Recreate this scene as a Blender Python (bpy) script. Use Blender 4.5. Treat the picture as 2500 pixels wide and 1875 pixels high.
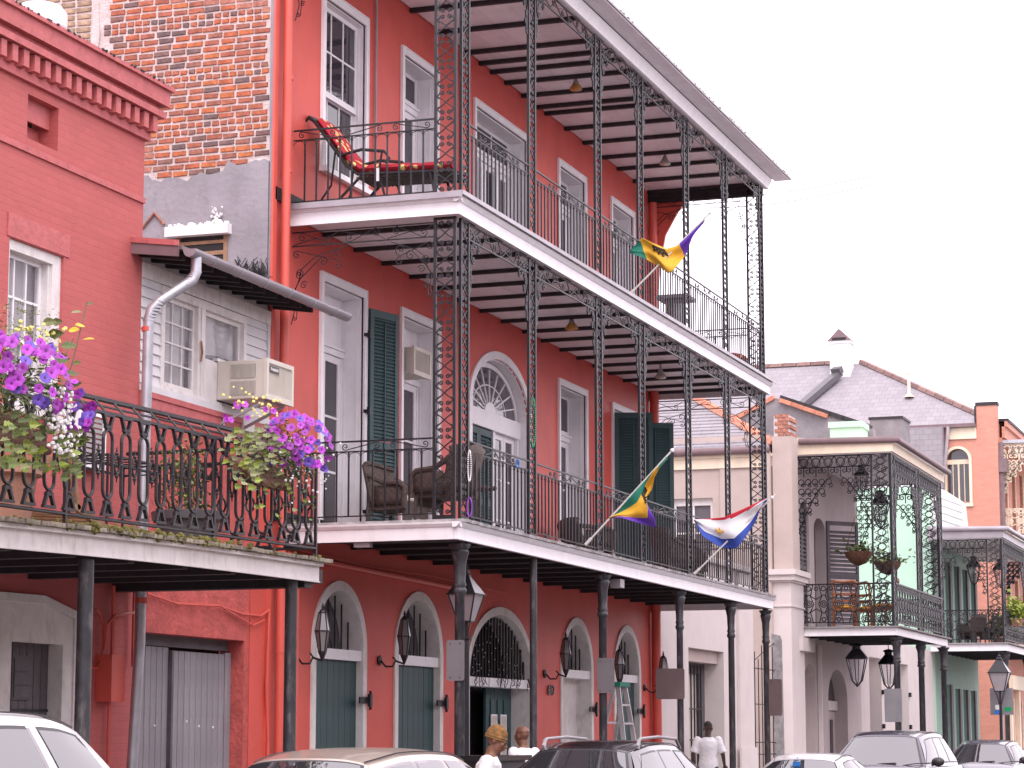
import bpy, bmesh, math, random
from mathutils import Vector, Matrix, Euler, noise
R_ = math.radians
random.seed(7)
sc = bpy.context.scene
for o in list(bpy.data.objects): bpy.data.objects.remove(o)

# ------------------------------------------------------------------ camera
PITCH, YAW = R_(8.379), R_(19.211)
cam_d = bpy.data.cameras.new('camera'); cam = bpy.data.objects.new('camera', cam_d)
sc.collection.objects.link(cam); sc.camera = cam
cam_d.sensor_fit = 'HORIZONTAL'; cam_d.sensor_width = 36.0; cam_d.lens = 84.96
cam_d.clip_start = 0.1; cam_d.clip_end = 4000
cam.location = (0, 0, 1.6)
cam.rotation_euler = (R_(90) + PITCH, 0, YAW - R_(90))

# ------------------------------------------------------------------ sky, sun, exposure (overcast, milky white)
w = bpy.data.worlds.new('World'); sc.world = w; w.use_nodes = True
nt = w.node_tree; nt.nodes.clear()
wo = nt.nodes.new('ShaderNodeOutputWorld')
sky = nt.nodes.new('ShaderNodeTexSky'); sky.sky_type = 'NISHITA'; sky.sun_disc = False
SUN_EL, SUN_AZ = R_(50), R_(205)          # azimuth measured from +X towards +Y: the sun stands behind the camera, over the street
sky.sun_elevation = SUN_EL; sky.sun_rotation = R_(90) - SUN_AZ
sky.air_density = 1.0; sky.dust_density = 4.0; sky.ozone_density = 1.0
b1 = nt.nodes.new('ShaderNodeBackground'); b1.inputs['Strength'].default_value = 0.08
nt.links.new(sky.outputs[0], b1.inputs['Color'])
b2 = nt.nodes.new('ShaderNodeBackground')  # the closed cloud layer
b2.inputs['Color'].default_value = (1.0, 0.905, 0.99, 1); b2.inputs['Strength'].default_value = 1.38
mx = nt.nodes.new('ShaderNodeMixShader'); mx.inputs[0].default_value = 0.93
nt.links.new(b1.outputs[0], mx.inputs[1]); nt.links.new(b2.outputs[0], mx.inputs[2])
nt.links.new(mx.outputs[0], wo.inputs['Surface'])
sd = bpy.data.lights.new('sun', 'SUN'); sun = bpy.data.objects.new('sun', sd); sc.collection.objects.link(sun)
sd.energy = 1.0; sd.angle = R_(35); sd.color = (1.0, 0.95, 0.92)
sv = Vector((math.cos(SUN_EL)*math.cos(SUN_AZ), math.cos(SUN_EL)*math.sin(SUN_AZ), math.sin(SUN_EL)))
sun.rotation_euler = (-sv).to_track_quat('-Z', 'Y').to_euler()
sun.location = (0, 0, 30)
vs = sc.view_settings
vs.view_transform = 'Standard'; vs.look = 'None'; vs.gamma = 1.0; vs.use_curve_mapping = False
vs.exposure = 0.95
sc.cycles.max_bounces = 8; sc.cycles.diffuse_bounces = 4; sc.cycles.glossy_bounces = 3
sc.cycles.transparent_max_bounces = 8

# ------------------------------------------------------------------ helpers
C = sc.collection
class MB:
    """collects geometry in world coordinates, build() makes one mesh object of it"""
    def __init__(s): s.v = []; s.f = []; s.m = []; s.mi = 0
    def add(s, vs_, fs):
        n = len(s.v); s.v += [tuple(v) for v in vs_]
        s.f += [tuple(i+n for i in f) for f in fs]; s.m += [s.mi]*len(fs); return s
    def box(s, x0, x1, y0, y1, z0, z1):
        return s.add([(x0,y0,z0),(x1,y0,z0),(x1,y1,z0),(x0,y1,z0),(x0,y0,z1),(x1,y0,z1),(x1,y1,z1),(x0,y1,z1)],
                     [(3,2,1,0),(4,5,6,7),(0,1,5,4),(1,2,6,5),(2,3,7,6),(3,0,4,7)])
    def hexa(s, p): return s.add(p, [(3,2,1,0),(4,5,6,7),(0,1,5,4),(1,2,6,5),(2,3,7,6),(3,0,4,7)])
    def bar(s, a, b, w, h, up=(0,0,1)):
        a, b = Vector(a), Vector(b); d = (b-a).normalized(); u = Vector(up)
        sx = d.cross(u)
        if sx.length < 1e-4: sx = d.cross(Vector((1,0,0)))
        sx.normalize(); uy = sx.cross(d).normalized(); sx = sx*w/2; uy = uy*h/2
        return s.hexa([a-sx-uy, a+sx-uy, a+sx+uy, a-sx+uy, b-sx-uy, b+sx-uy, b+sx+uy, b-sx+uy])
    def prism(s, pts, vec):
        n = len(pts); v = Vector(vec); p = [Vector(q) for q in pts]; q = [a+v for a in p]
        return s.add(p+q, [tuple(range(n-1,-1,-1)), tuple(range(n,2*n))] + [(i,(i+1)%n,(i+1)%n+n,i+n) for i in range(n)])
    def poly(s, pts): return s.add(pts, [tuple(range(len(pts)))])
    def tube(s, pts, r, seg=6, closed=False, caps=True, flat=None):
        """round tube (or flat=(a,b) scale of the section) along a polyline; r may be a list"""
        P = [Vector(p) for p in pts]; n = len(P)
        if n < 2: return s
        rr = r if isinstance(r, (list,tuple)) else [r]*n
        vs_ = []; prev = None
        for i, p in enumerate(P):
            a = P[i-1] if (i or closed) else p; b = P[(i+1)%n] if (i < n-1 or closed) else p
            d = (b-a)
            d = d.normalized() if d.length > 1e-9 else Vector((0,0,1))
            if prev is None:
                x = d.cross(Vector((0,0,1)))
                if x.length < 1e-3: x = d.cross(Vector((0,1,0)))
            else: x = prev - d*prev.dot(d)
            if x.length < 1e-6: x = d.cross(Vector((0.3,1,0.2)))
            x.normalize(); prev = x; y = d.cross(x)
            for k in range(seg):
                t = 2*math.pi*(k+.5)/seg
                vs_.append(p + x*(math.cos(t)*rr[i]) + y*(math.sin(t)*rr[i]))
        fs = []
        for i in range(n if closed else n-1):
            j = (i+1)%n
            for k in range(seg): fs.append((i*seg+k, i*seg+(k+1)%seg, j*seg+(k+1)%seg, j*seg+k))
        if caps and not closed: fs += [tuple(range(seg-1,-1,-1)), tuple((n-1)*seg+k for k in range(seg))]
        return s.add(vs_, fs)
    def lathe(s, prof, c=(0,0,0), seg=12, axis='z', sq=1.0, a0=0.0):
        vs_ = []; c = Vector(c)
        for r, z in prof:
            for k in range(seg):
                t = 2*math.pi*k/seg + a0; a, b = r*math.cos(t), r*math.sin(t)*sq
                vs_.append(c + (Vector((a,b,z)) if axis == 'z' else Vector((a,z,b)) if axis == 'y' else Vector((z,a,b))))
        fs = []
        for i in range(len(prof)-1):
            for k in range(seg): fs.append((i*seg+k, i*seg+(k+1)%seg, (i+1)*seg+(k+1)%seg, (i+1)*seg+k))
        fs += [tuple(range(seg-1,-1,-1)), tuple((len(prof)-1)*seg+k for k in range(seg))]
        return s.add(vs_, fs)
    def ball(s, c, r, seg=10, rings=6, sc_=(1,1,1)):
        c = Vector(c); vs_ = []
        for i in range(rings+1):
            a = math.pi*i/rings
            for k in range(seg):
                t = 2*math.pi*k/seg
                vs_.append(c+Vector((r*math.sin(a)*math.cos(t)*sc_[0], r*math.sin(a)*math.sin(t)*sc_[1], r*math.cos(a)*sc_[2])))
        return s.add(vs_, [(i*seg+k,(i+1)*seg+k,(i+1)*seg+(k+1)%seg,i*seg+(k+1)%seg) for i in range(rings) for k in range(seg)])
    def grid(s, fn, nu, nv):
        vs_ = [fn(i/nu, j/nv) for i in range(nu+1) for j in range(nv+1)]; n = nv+1
        return s.add(vs_, [(i*n+j, (i+1)*n+j, (i+1)*n+j+1, i*n+j+1) for i in range(nu) for j in range(nv)])
    def mesh(s, name, mats, off=(0,0,0), smooth=False, ang=40):
        me = bpy.data.meshes.new(name); off = Vector(off)
        me.from_pydata([tuple(Vector(v)-off) for v in s.v], [], s.f)
        for m in (mats if isinstance(mats, (list,tuple)) else [mats]): me.materials.append(MT[m])
        if any(s.m): me.polygons.foreach_set('material_index', s.m)
        me.validate(); me.update()
        if smooth:
            me.polygons.foreach_set('use_smooth', [True]*len(me.polygons))
            me.set_sharp_from_angle(angle=R_(ang))
        return me
    def build(s, name, mats, parent=None, smooth=False, ang=40, fix=True):
        me = s.mesh(name, mats, wloc(parent), smooth, ang)
        if fix:
            bm = bmesh.new(); bm.from_mesh(me); bmesh.ops.recalc_face_normals(bm, faces=bm.faces); bm.to_mesh(me); bm.free()
        o = bpy.data.objects.new(name, me); C.objects.link(o); o.parent = parent
        return o
def wloc(p):
    v = Vector((0,0,0))
    while p is not None: v += Vector(p.location); p = p.parent
    return v
def thing(name, label, cat, loc=(0,0,0), group=None, rz=0):
    o = bpy.data.objects.new(name, None); C.objects.link(o); o.empty_display_size = 0.2
    o.location = loc; o.rotation_euler = (0,0,rz); o['label'] = label; o['category'] = cat
    if group: o['group'] = group
    return o
def tag(o, label=None, cat=None, group=None, kind=None):
    if label: o['label'] = label
    if cat: o['category'] = cat
    if group: o['group'] = group
    if kind: o['kind'] = kind
    return o
def inst(name, me, parent, loc, rot=None, scl=None):
    """one more object on shared mesh data, at a world position"""
    o = bpy.data.objects.new(name, me); C.objects.link(o); o.parent = parent
    o.location = Vector(loc) - wloc(parent)
    if rot is not None: o.rotation_euler = rot
    if scl is not None: o.scale = scl if isinstance(scl, (tuple,list)) else (scl,)*3
    return o
def copy_tree(o, parent=None):
    c = o.copy(); C.objects.link(c); c.parent = parent
    for ch in list(o.children): copy_tree(ch, c)
    return c
def B(name, mat_, parent, *boxes):
    m = MB()
    for b in boxes: m.box(*b)
    return m.build(name, mat_, parent)

# ------------------------------------------------------------------ materials
MT = {}
def mat(name, col, rough=.6, metal=0., var=.12, vscale=4., bump=0., bscale=40., rnd=0., spec=.5, coat=0., stain=None, sscale=(1.2,1.2,.35), samt=.4, col2=None):
    m = bpy.data.materials.new(name); MT[name] = m; m.use_nodes = True
    n = m.node_tree.nodes; L = m.node_tree.links; p = n['Principled BSDF']
    tc = n.new('ShaderNodeTexCoord')
    nz = n.new('ShaderNodeTexNoise'); nz.inputs['Scale'].default_value = vscale; nz.inputs['Detail'].default_value = 6
    L.new(tc.outputs['Object'], nz.inputs['Vector'])
    rp = n.new('ShaderNodeValToRGB'); e = rp.color_ramp.elements
    e[0].position = .3; e[1].position = .7
    c2 = col2 or tuple(min(1, c*(1+var)) for c in col)
    e[0].color = (*[c*(1-var) for c in col], 1); e[1].color = (*c2, 1)
    L.new(nz.outputs['Fac'], rp.inputs['Fac']); out = rp.outputs['Color']
    if stain:
        mp = n.new('ShaderNodeMapping'); mp.inputs['Scale'].default_value = sscale
        L.new(tc.outputs['Object'], mp.inputs['Vector'])
        n2 = n.new('ShaderNodeTexNoise'); n2.inputs['Scale'].default_value = 3; n2.inputs['Detail'].default_value = 8; n2.inputs['Roughness'].default_value = .65
        L.new(mp.outputs[0], n2.inputs['Vector'])
        r2 = n.new('ShaderNodeValToRGB'); r2.color_ramp.elements[0].position = .52; r2.color_ramp.elements[1].position = .72
        r2.color_ramp.elements[1].color = (samt,)*3 + (1,)
        L.new(n2.outputs['Fac'], r2.inputs['Fac'])
        mm = n.new('ShaderNodeMix'); mm.data_type = 'RGBA'; mm.inputs['B'].default_value = (*stain, 1)
        L.new(r2.outputs['Color'], mm.inputs['Factor']); L.new(out, mm.inputs['A']); out = mm.outputs['Result']
    if rnd:
        oi = n.new('ShaderNodeObjectInfo'); hs = n.new('ShaderNodeHueSaturation')
        mr = n.new('ShaderNodeMapRange'); mr.inputs['To Min'].default_value = 1-rnd; mr.inputs['To Max'].default_value = 1+rnd
        L.new(oi.outputs['Random'], mr.inputs['Value']); L.new(mr.outputs[0], hs.inputs['Value'])
        L.new(out, hs.inputs['Color']); out = hs.outputs['Color']
    L.new(out, p.inputs['Base Color'])
    p.inputs['Roughness'].default_value = rough; p.inputs['Metallic'].default_value = metal
    p.inputs['Specular IOR Level'].default_value = spec
    if coat: p.inputs['Coat Weight'].default_value = coat; p.inputs['Coat Roughness'].default_value = .05
    if bump:
        nb = n.new('ShaderNodeTexNoise'); nb.inputs['Scale'].default_value = bscale; nb.inputs['Detail'].default_value = 5
        L.new(tc.outputs['Object'], nb.inputs['Vector'])
        bp = n.new('ShaderNodeBump'); bp.inputs['Strength'].default_value = bump; bp.inputs['Distance'].default_value = .02
        L.new(nb.outputs['Fac'], bp.inputs['Height']); L.new(bp.outputs[0], p.inputs['Normal'])
    return m
def nodes(name): m = MT[name]; return m, m.node_tree.nodes, m.node_tree.links, m.node_tree.nodes['Principled BSDF']
def brick_tex(name, col, mortar, sx, sy, axis, msize=.02, bump=.5, var=.2, wob=.02):
    """courses as relief on a surface whose bricks lie too far off or under too much paint to pick apart"""
    mat(name, col, .75)
    m, n, L, p = nodes(name)
    tc = n.new('ShaderNodeTexCoord'); sp = n.new('ShaderNodeSeparateXYZ'); L.new(tc.outputs['Object'], sp.inputs[0])
    nw = n.new('ShaderNodeTexNoise'); nw.inputs['Scale'].default_value = 9; L.new(tc.outputs['Object'], nw.inputs['Vector'])
    mw = n.new('ShaderNodeMath'); mw.operation = 'MULTIPLY_ADD'; mw.inputs[1].default_value = wob; L.new(nw.outputs['Fac'], mw.inputs[0]); L.new(sp.outputs['Z'], mw.inputs[2])
    cb = n.new('ShaderNodeCombineXYZ'); L.new(sp.outputs[axis], cb.inputs[0]); L.new(mw.outputs[0], cb.inputs[1])
    bt = n.new('ShaderNodeTexBrick'); L.new(cb.outputs[0], bt.inputs['Vector'])
    bt.inputs['Scale'].default_value = 1; bt.inputs['Brick Width'].default_value = sx; bt.inputs['Row Height'].default_value = sy
    bt.inputs['Mortar Size'].default_value = msize*.5; bt.inputs['Mortar Smooth'].default_value = .6
    bt.inputs['Color1'].default_value = (*[c*(1-var) for c in col],1); bt.inputs['Color2'].default_value = (*[min(1,c*(1+var)) for c in col],1)
    bt.inputs['Mortar'].default_value = (*mortar,1)
    nz = n.new('ShaderNodeTexNoise'); nz.inputs['Scale'].default_value = 2.2; nz.inputs['Detail'].default_value = 7; L.new(tc.outputs['Object'], nz.inputs['Vector'])
    mm = n.new('ShaderNodeMix'); mm.data_type = 'RGBA'; mm.blend_type = 'MULTIPLY'; mm.inputs['Factor'].default_value = .35
    L.new(bt.outputs['Color'], mm.inputs['A']); L.new(nz.outputs['Color'], mm.inputs['B'])
    hs = n.new('ShaderNodeHueSaturation'); hs.inputs['Saturation'].default_value = 0; L.new(nz.outputs['Color'], hs.inputs['Color'])
    gm = n.new('ShaderNodeGamma'); gm.inputs[1].default_value = .5; L.new(hs.outputs[0], gm.inputs[0]); L.new(gm.outputs[0], mm.inputs['B'])
    L.new(mm.outputs['Result'], p.inputs['Base Color'])
    ad = n.new('ShaderNodeMath'); ad.operation = 'MULTIPLY_ADD'; ad.inputs[1].default_value = -1
    nb = n.new('ShaderNodeTexNoise'); nb.inputs['Scale'].default_value = 14; nb.inputs['Detail'].default_value = 6; L.new(tc.outputs['Object'], nb.inputs['Vector'])
    L.new(bt.outputs['Fac'], ad.inputs[0]); L.new(nb.outputs['Fac'], ad.inputs[2])
    bp = n.new('ShaderNodeBump'); bp.inputs['Strength'].default_value = bump; bp.inputs['Distance'].default_value = .012
    L.new(ad.outputs[0], bp.inputs['Height']); L.new(bp.outputs[0], p.inputs['Normal'])
mat('red_stucco', (.56,.078,.058), .55, var=.10, vscale=1.3, bump=.25, bscale=25, stain=(.55,.12,.10), samt=.35)
mat('red_paint', (.58,.095,.07), .42, var=.08, vscale=3, bump=.08, stain=(.50,.12,.10), samt=.3)
mat('rough_stucco', (.44,.085,.075), .8, var=.2, vscale=5, bump=.9, bscale=18, stain=(.30,.05,.05), samt=.5, sscale=(3,3,3))
brick_tex('painted_brick', (.48,.11,.105), (.45,.10,.098), .21, .075, 'X', .012, .28, .04, .03)
mat('painted_trim', (.46,.12,.12), .7, var=.12, vscale=8, bump=.5, bscale=22, stain=(.30,.06,.06), samt=.5, sscale=(3,3,2))
mat('white_paint', (.78,.76,.79), .45, var=.05, vscale=5, bump=.06, bscale=20, stain=(.50,.45,.42), samt=.25, sscale=(2,2,1))
mat('old_white', (.66,.63,.62), .6, var=.08, vscale=6, bump=.2, bscale=30, stain=(.38,.33,.28), samt=.55, sscale=(3,3,1.2))
mat('soffit_white', (.82,.78,.82), .6, var=.06, vscale=2.5, bump=.1, bscale=14, stain=(.60,.52,.54), samt=.4, sscale=(1,3,1), rnd=.07)
mat('cream_trim', (.72,.62,.48), .6, var=.06, stain=(.5,.4,.3), samt=.3)
mat('iron', (.013,.012,.016), .42, metal=.0, var=.3, vscale=20, bump=.15, bscale=60, spec=.38, stain=(.05,.04,.038), samt=.3, sscale=(6,6,2))
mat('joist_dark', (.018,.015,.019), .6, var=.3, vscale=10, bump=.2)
mat('steel_column', (.030,.030,.036), .5, var=.35, vscale=6, bump=.2, bscale=30, stain=(.22,.20,.20), samt=.5, sscale=(5,5,1.5))
mat('green_paint', (.022,.062,.066), .55, var=.12, vscale=5, bump=.1, stain=(.06,.10,.10), samt=.4, rnd=.05)
mat('grey_door', (.23,.215,.235), .6, var=.14, vscale=3, bump=.3, bscale=30, stain=(.36,.34,.36), samt=.65, sscale=(5,5,.5), rnd=.08)
mat('dark_grey_wood', (.10,.09,.10), .65, var=.2, vscale=5, bump=.3, bscale=30, rnd=.12)
mat('galvanised', (.42,.43,.47), .38, metal=.55, var=.14, vscale=7, bump=.08)
mat('gutter_metal', (.33,.30,.33), .4, metal=.35, var=.14, vscale=3, bump=.06)
mat('brown_metal', (.17,.11,.12), .5, var=.15)
mat('ac_case', (.58,.54,.48), .5, var=.06, stain=(.45,.38,.30), samt=.4)
mat('ac_dark', (.05,.045,.045), .5, var=.2)
mat('grille_grey', (.30,.29,.29), .5, var=.1)
mat('plaster_grey', (.27,.25,.275), .85, var=.16, vscale=1.6, bump=.5, bscale=16, stain=(.22,.20,.22), samt=.7, sscale=(2.5,2.5,.8))
mat('mortar', (.55,.47,.46), .9, var=.14, vscale=9, bump=.8, bscale=40)
mat('terracotta', (.50,.20,.13), .75, var=.2, vscale=8, bump=.3, rnd=.12)
mat('ridge_brick', (.28,.175,.16), .8, var=.2, vscale=9, bump=.3, rnd=.25)
mat('rust_brick', (.34,.14,.10), .85, var=.35, vscale=16, bump=.6, bscale=40, rnd=.2)
mat('tan_stucco', (.44,.36,.33), .75, var=.06, vscale=2, bump=.2, bscale=25, stain=(.44,.37,.33), samt=.4, sscale=(2,2,.5))
mat('pale_stucco', (.58,.52,.51), .7, var=.05, vscale=2, bump=.18, bscale=25, stain=(.58,.52,.47), samt=.35, sscale=(2,2,.5))
mat('mauve_stucco', (.42,.36,.36), .75, var=.06, vscale=2, bump=.2, bscale=25, stain=(.46,.40,.40), samt=.4)
mat('mint_stucco', (.40,.60,.475), .75, var=.04, vscale=1.5, bump=.15, stain=(.50,.62,.55), samt=.4)
mat('mint_shaded', (.26,.40,.33), .75, var=.06, vscale=2, bump=.15)  # darker copy of the mint: the street front's shade put into the colour
mat('grey_cement', (.22,.205,.22), .9, var=.22, vscale=2.5, bump=.5, bscale=16, stain=(.17,.16,.17), samt=.7, sscale=(2,2,1))
brick_tex('orange_brick', (.60,.27,.20), (.52,.24,.185), .26, .085, 'Y', .016, .3, .06, .01)
brick_tex('orange_front', (.60,.27,.19), (.52,.24,.18), .26, .085, 'X', .016, .3, .08, .01)
brick_tex('slate', (.26,.24,.27), (.18,.165,.185), .32, .23, 'X', .02, .6, .08, .01)
brick_tex('slate_side', (.29,.265,.29), (.22,.20,.22), .32, .20, 'Y', .016, .6, .07, .01)
mat('white_wood', (.60,.59,.61), .55, var=.06, vscale=4, bump=.12, rnd=.04, stain=(.5,.46,.42), samt=.3)
mat('grey_wood', (.27,.255,.26), .8, var=.3, vscale=7, bump=.5, bscale=25, rnd=.3)
mat('mossy_wood', (.25,.22,.17), .9, var=.4, vscale=12, bump=.8, bscale=30, stain=(.13,.14,.04), samt=.8, sscale=(3,3,3), rnd=.35)
mat('brown_wood', (.30,.17,.10), .65, var=.25, vscale=8, bump=.2, rnd=.1)
mat('orange_wood', (.27,.085,.028), .4, var=.2, vscale=10)
mat('gold_cloth', (.50,.23,.02), .6, var=.25, vscale=14)
mat('wicker', (.075,.052,.045), .6, var=.4, vscale=30, bump=.9, bscale=70)
mat('cushion_grey', (.52,.47,.42), .85, var=.1, vscale=8, bump=.2)
mat('black_gloss', (.012,.012,.014), .25, var=.2)
mat('asphalt', (.09,.088,.09), .85, var=.25, vscale=5, bump=.5, bscale=60)
mat('concrete', (.38,.37,.36), .85, var=.15, vscale=2, bump=.4, bscale=30)
mat('paint_line', (.75,.75,.72), .6)
mat('leaf_green', (.075,.125,.03), .55, var=.35, vscale=12, rnd=.3, col2=(.16,.20,.06))
mat('ivy_pale', (.14,.17,.06), .5, var=.4, vscale=9, rnd=.35, col2=(.27,.28,.13))
mat('ivy_lime', (.20,.26,.035), .5, var=.3, vscale=9, rnd=.25)
mat('leaf_yellow', (.62,.42,.03), .5, var=.3, vscale=12)
mat('stem', (.13,.09,.05), .7)
mat('petal_purple', (.33,.03,.40), .5, var=.2, vscale=30, rnd=.35)
mat('petal_violet', (.13,.06,.42), .5, var=.2, vscale=30, rnd=.25)
mat('petal_dark', (.05,.003,.07), .6)
mat('petal_white', (.75,.74,.74), .6)
mat('petal_yellow', (.75,.70,.22), .6)
mat('coco_fibre', (.13,.065,.04), .95, var=.4, vscale=25, bump=1, bscale=60)
mat('plastic_pot', (.085,.078,.088), .45, var=.1)
mat('clay_pot', (.33,.17,.12), .8, var=.3, vscale=4, bump=.3, stain=(.30,.26,.20), samt=.6)
mat('sign_back', (.26,.255,.275), .35, metal=.5, var=.1, vscale=3, stain=(.16,.15,.16), samt=.5)
mat('sign_brown', (.13,.09,.095), .35, var=.2, vscale=2)
mat('aluminium', (.52,.52,.54), .4, metal=.6, var=.1)
mat('bulb_amber', (.42,.20,.035), .2, spec=.7)
mat('bulb_grey', (.35,.30,.28), .2, spec=.7)
mat('lamp_glass', (.17,.155,.16), .12, var=.1, vscale=3, spec=.8)
mat('street_glass', (.30,.27,.29), .15, var=.1, vscale=3, spec=.8)
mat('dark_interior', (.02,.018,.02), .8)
mat('curtain', (.68,.66,.68), .8, var=.08, vscale=2)
mat('purple_cloth', (.13,.045,.42), .7, var=.12, vscale=5)
mat('gold_flag', (.72,.40,.03), .7, var=.12, vscale=5)
mat('green_flag', (.012,.17,.115), .7, var=.12, vscale=5)
mat('red_cloth', (.55,.02,.045), .7, var=.1)
mat('white_cloth', (.74,.73,.76), .75, var=.04)
mat('blue_cloth', (.03,.07,.36), .7, var=.12)
mat('bead_green', (.01,.28,.10), .2); mat('bead_white', (.75,.72,.75), .2); mat('bead_purple', (.22,.03,.38), .2); mat('bead_blue', (.03,.18,.55), .2)
mat('car_white', (.76,.75,.76), .28, var=.02, coat=.6); mat('car_gold', (.50,.42,.36), .3, metal=.35, var=.03, coat=.6)
mat('car_black', (.022,.018,.022), .22, var=.05, coat=.7); mat('car_silver', (.60,.58,.60), .28, metal=.3, var=.02, coat=.6)
mat('car_blue', (.035,.028,.055), .22, var=.05, coat=.7)
mat('car_trim', (.035,.033,.037), .45); mat('rubber', (.03,.03,.03), .8); mat('chrome', (.7,.7,.72), .15, metal=1)
mat('grey_trim', (.30,.28,.30), .45)
mat('skin_brown', (.17,.075,.045), .5, var=.12, vscale=12, bump=.1); mat('skin_dark', (.055,.026,.02), .42, var=.12, vscale=12, bump=.1)
mat('hair_black', (.012,.010,.009), .8); mat('lips', (.20,.07,.055), .45)
mat('knit', (.21,.13,.045), .95, var=.45, vscale=22, bump=.8, bscale=90, col2=(.34,.15,.05), stain=(.10,.11,.05), sscale=(9,9,9), samt=.9)
mat('denim', (.03,.04,.075), .85)
# special materials
def glass_mat(name, tint, alpha, rough=.03):
    m = bpy.data.materials.new(name); MT[name] = m; m.use_nodes = True
    n = m.node_tree.nodes; L = m.node_tree.links; n.clear()
    o = n.new('ShaderNodeOutputMaterial'); p = n.new('ShaderNodeBsdfPrincipled'); t = n.new('ShaderNodeBsdfTransparent')
    x = n.new('ShaderNodeMixShader'); x.inputs[0].default_value = alpha
    p.inputs['Base Color'].default_value = (*tint,1); p.inputs['Roughness'].default_value = rough; p.inputs['Specular IOR Level'].default_value = .8; p.inputs['IOR'].default_value = 2.1 if name == 'car_glass' else 1.5
    tc = n.new('ShaderNodeTexCoord'); nz = n.new('ShaderNodeTexNoise'); nz.inputs['Scale'].default_value = 2.5; L.new(tc.outputs['Object'], nz.inputs['Vector'])
    bp = n.new('ShaderNodeBump'); bp.inputs['Strength'].default_value = .04; bp.inputs['Distance'].default_value = .03
    L.new(nz.outputs['Fac'], bp.inputs['Height']); L.new(bp.outputs[0], p.inputs['Normal'])
    L.new(t.outputs[0], x.inputs[1]); L.new(p.outputs[0], x.inputs[2]); L.new(x.outputs[0], o.inputs['Surface'])
glass_mat('pane_dark', (.045,.04,.05), .92)
glass_mat('pane_grey', (.13,.12,.14), .85)
glass_mat('pane_clear', (.35,.33,.36), .22)
glass_mat('car_glass', (.03,.03,.035), .90, .02)
mat('brick', (.42,.13,.06), .85, bump=.7, bscale=35)
m_, n_, L_, p_ = nodes('brick')
oi = n_.new('ShaderNodeObjectInfo'); rp = n_.new('ShaderNodeValToRGB'); rp.color_ramp.interpolation = 'LINEAR'
cr = rp.color_ramp.elements; cr[0].position = 0; cr[0].color = (.47,.155,.06,1); cr[1].position = 1; cr[1].color = (.20,.115,.105,1)
for ps, cc in ((.2,(.43,.115,.05)),(.42,(.36,.12,.075)),(.62,(.33,.10,.06)),(.8,(.28,.13,.10)),(.93,(.13,.085,.085))):
    q = cr.new(ps); q.color = (*cc,1)
L_.new(oi.outputs['Random'], rp.inputs['Fac'])
tcx = n_.new('ShaderNodeTexCoord'); nzx = n_.new('ShaderNodeTexNoise'); nzx.inputs['Scale'].default_value = 11; nzx.inputs['Detail'].default_value = 8
vm = n_.new('ShaderNodeVectorMath'); vm.operation = 'ADD'; L_.new(tcx.outputs['Object'], vm.inputs[0]); L_.new(oi.outputs['Location'], vm.inputs[1])
L_.new(vm.outputs[0], nzx.inputs['Vector'])
mxx = n_.new('ShaderNodeMix'); mxx.data_type = 'RGBA'; mxx.blend_type = 'MULTIPLY'; mxx.inputs['Factor'].default_value = .6
gmx = n_.new('ShaderNodeMapRange'); gmx.inputs['From Min'].default_value = .3; gmx.inputs['From Max'].default_value = .65; gmx.inputs['To Min'].default_value = .45; gmx.inputs['To Max'].default_value = 1.25
L_.new(nzx.outputs['Fac'], gmx.inputs['Value']); L_.new(rp.outputs['Color'], mxx.inputs['A']); L_.new(gmx.outputs[0], mxx.inputs['B'])
L_.new(mxx.outputs['Result'], p_.inputs['Base Color'])
mat('tan_brick', (.33,.235,.165), .9, var=.35, vscale=14, bump=.6, bscale=35, rnd=.22)

# ------------------------------------------------------------------ ground, road, pavement
YW, YF = 12.0, 9.787        # house fronts, outer edge of the galleries
tag(B('ground', 'concrete', None, (-300,900,-300,500,-.6,-.06)), kind='structure')
tag(B('road', 'asphalt', None, (-60,260,.6,9.2,-.055,0)), kind='structure')
pv = B('pavement', 'concrete', None, (-60,260,9.42,12.6,-.05,.15)); tag(pv, kind='structure')
tag(B('kerb', 'concrete', None, (-60,260,9.2,9.416,-.05,.146)), kind='structure')
tag(B('far_pavement', 'concrete', None, (-60,260,-3,.35,-.05,.15)), kind='structure')
tag(B('far_kerb', 'concrete', None, (-60,260,.354,.6,-.05,.146)), kind='structure')

# ------------------------------------------------------------------ wall with openings
def wall_open(m, x0, x1, z0, z1, y0, y1, ops):
    """ops: (xa, xb, za, zb, rise); rise 0 = square head, otherwise an elliptical head springing at zb"""
    xs = sorted({x0, x1, *[o[0] for o in ops], *[o[1] for o in ops]})
    for a, b in zip(xs, xs[1:]):
        mid = (a+b)/2; zz = z0; col = sorted([o for o in ops if o[0] <= mid <= o[1]], key=lambda o: o[2])
        for o in col:
            if o[2] > zz+1e-4: m.box(a, b, y0, y1, zz, o[2])
            top = o[3]
            if o[4]: top = o[3]+o[4]+.05
            if o[4] and abs(a-o[0]) < 1e-6:
                n = 20; cxm = (o[0]+o[1])/2; hw = (o[1]-o[0])/2
                arc = [(cxm-hw*math.cos(math.pi*k/n), o[3]+o[4]*math.sin(math.pi*k/n)) for k in range(n+1)]
                for (ax, az), (bx_, bz) in zip(arc, arc[1:]):
                    m.prism([(ax,y0,az),(bx_,y0,bz),(bx_,y0,top),(ax,y0,top)], (0,y1-y0,0))
            zz = top
        if zz < z1-1e-4: m.box(a, b, y0, y1, zz, z1)
def arch_pts(xa, xb, zs, rise, n=24, g=0.):
    c = (xa+xb)/2; hw = (xb-xa)/2
    return [(c-(hw+g)*math.cos(math.pi*k/n), zs+(rise+g)*math.sin(math.pi*k/n)) for k in range(n+1)]
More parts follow.
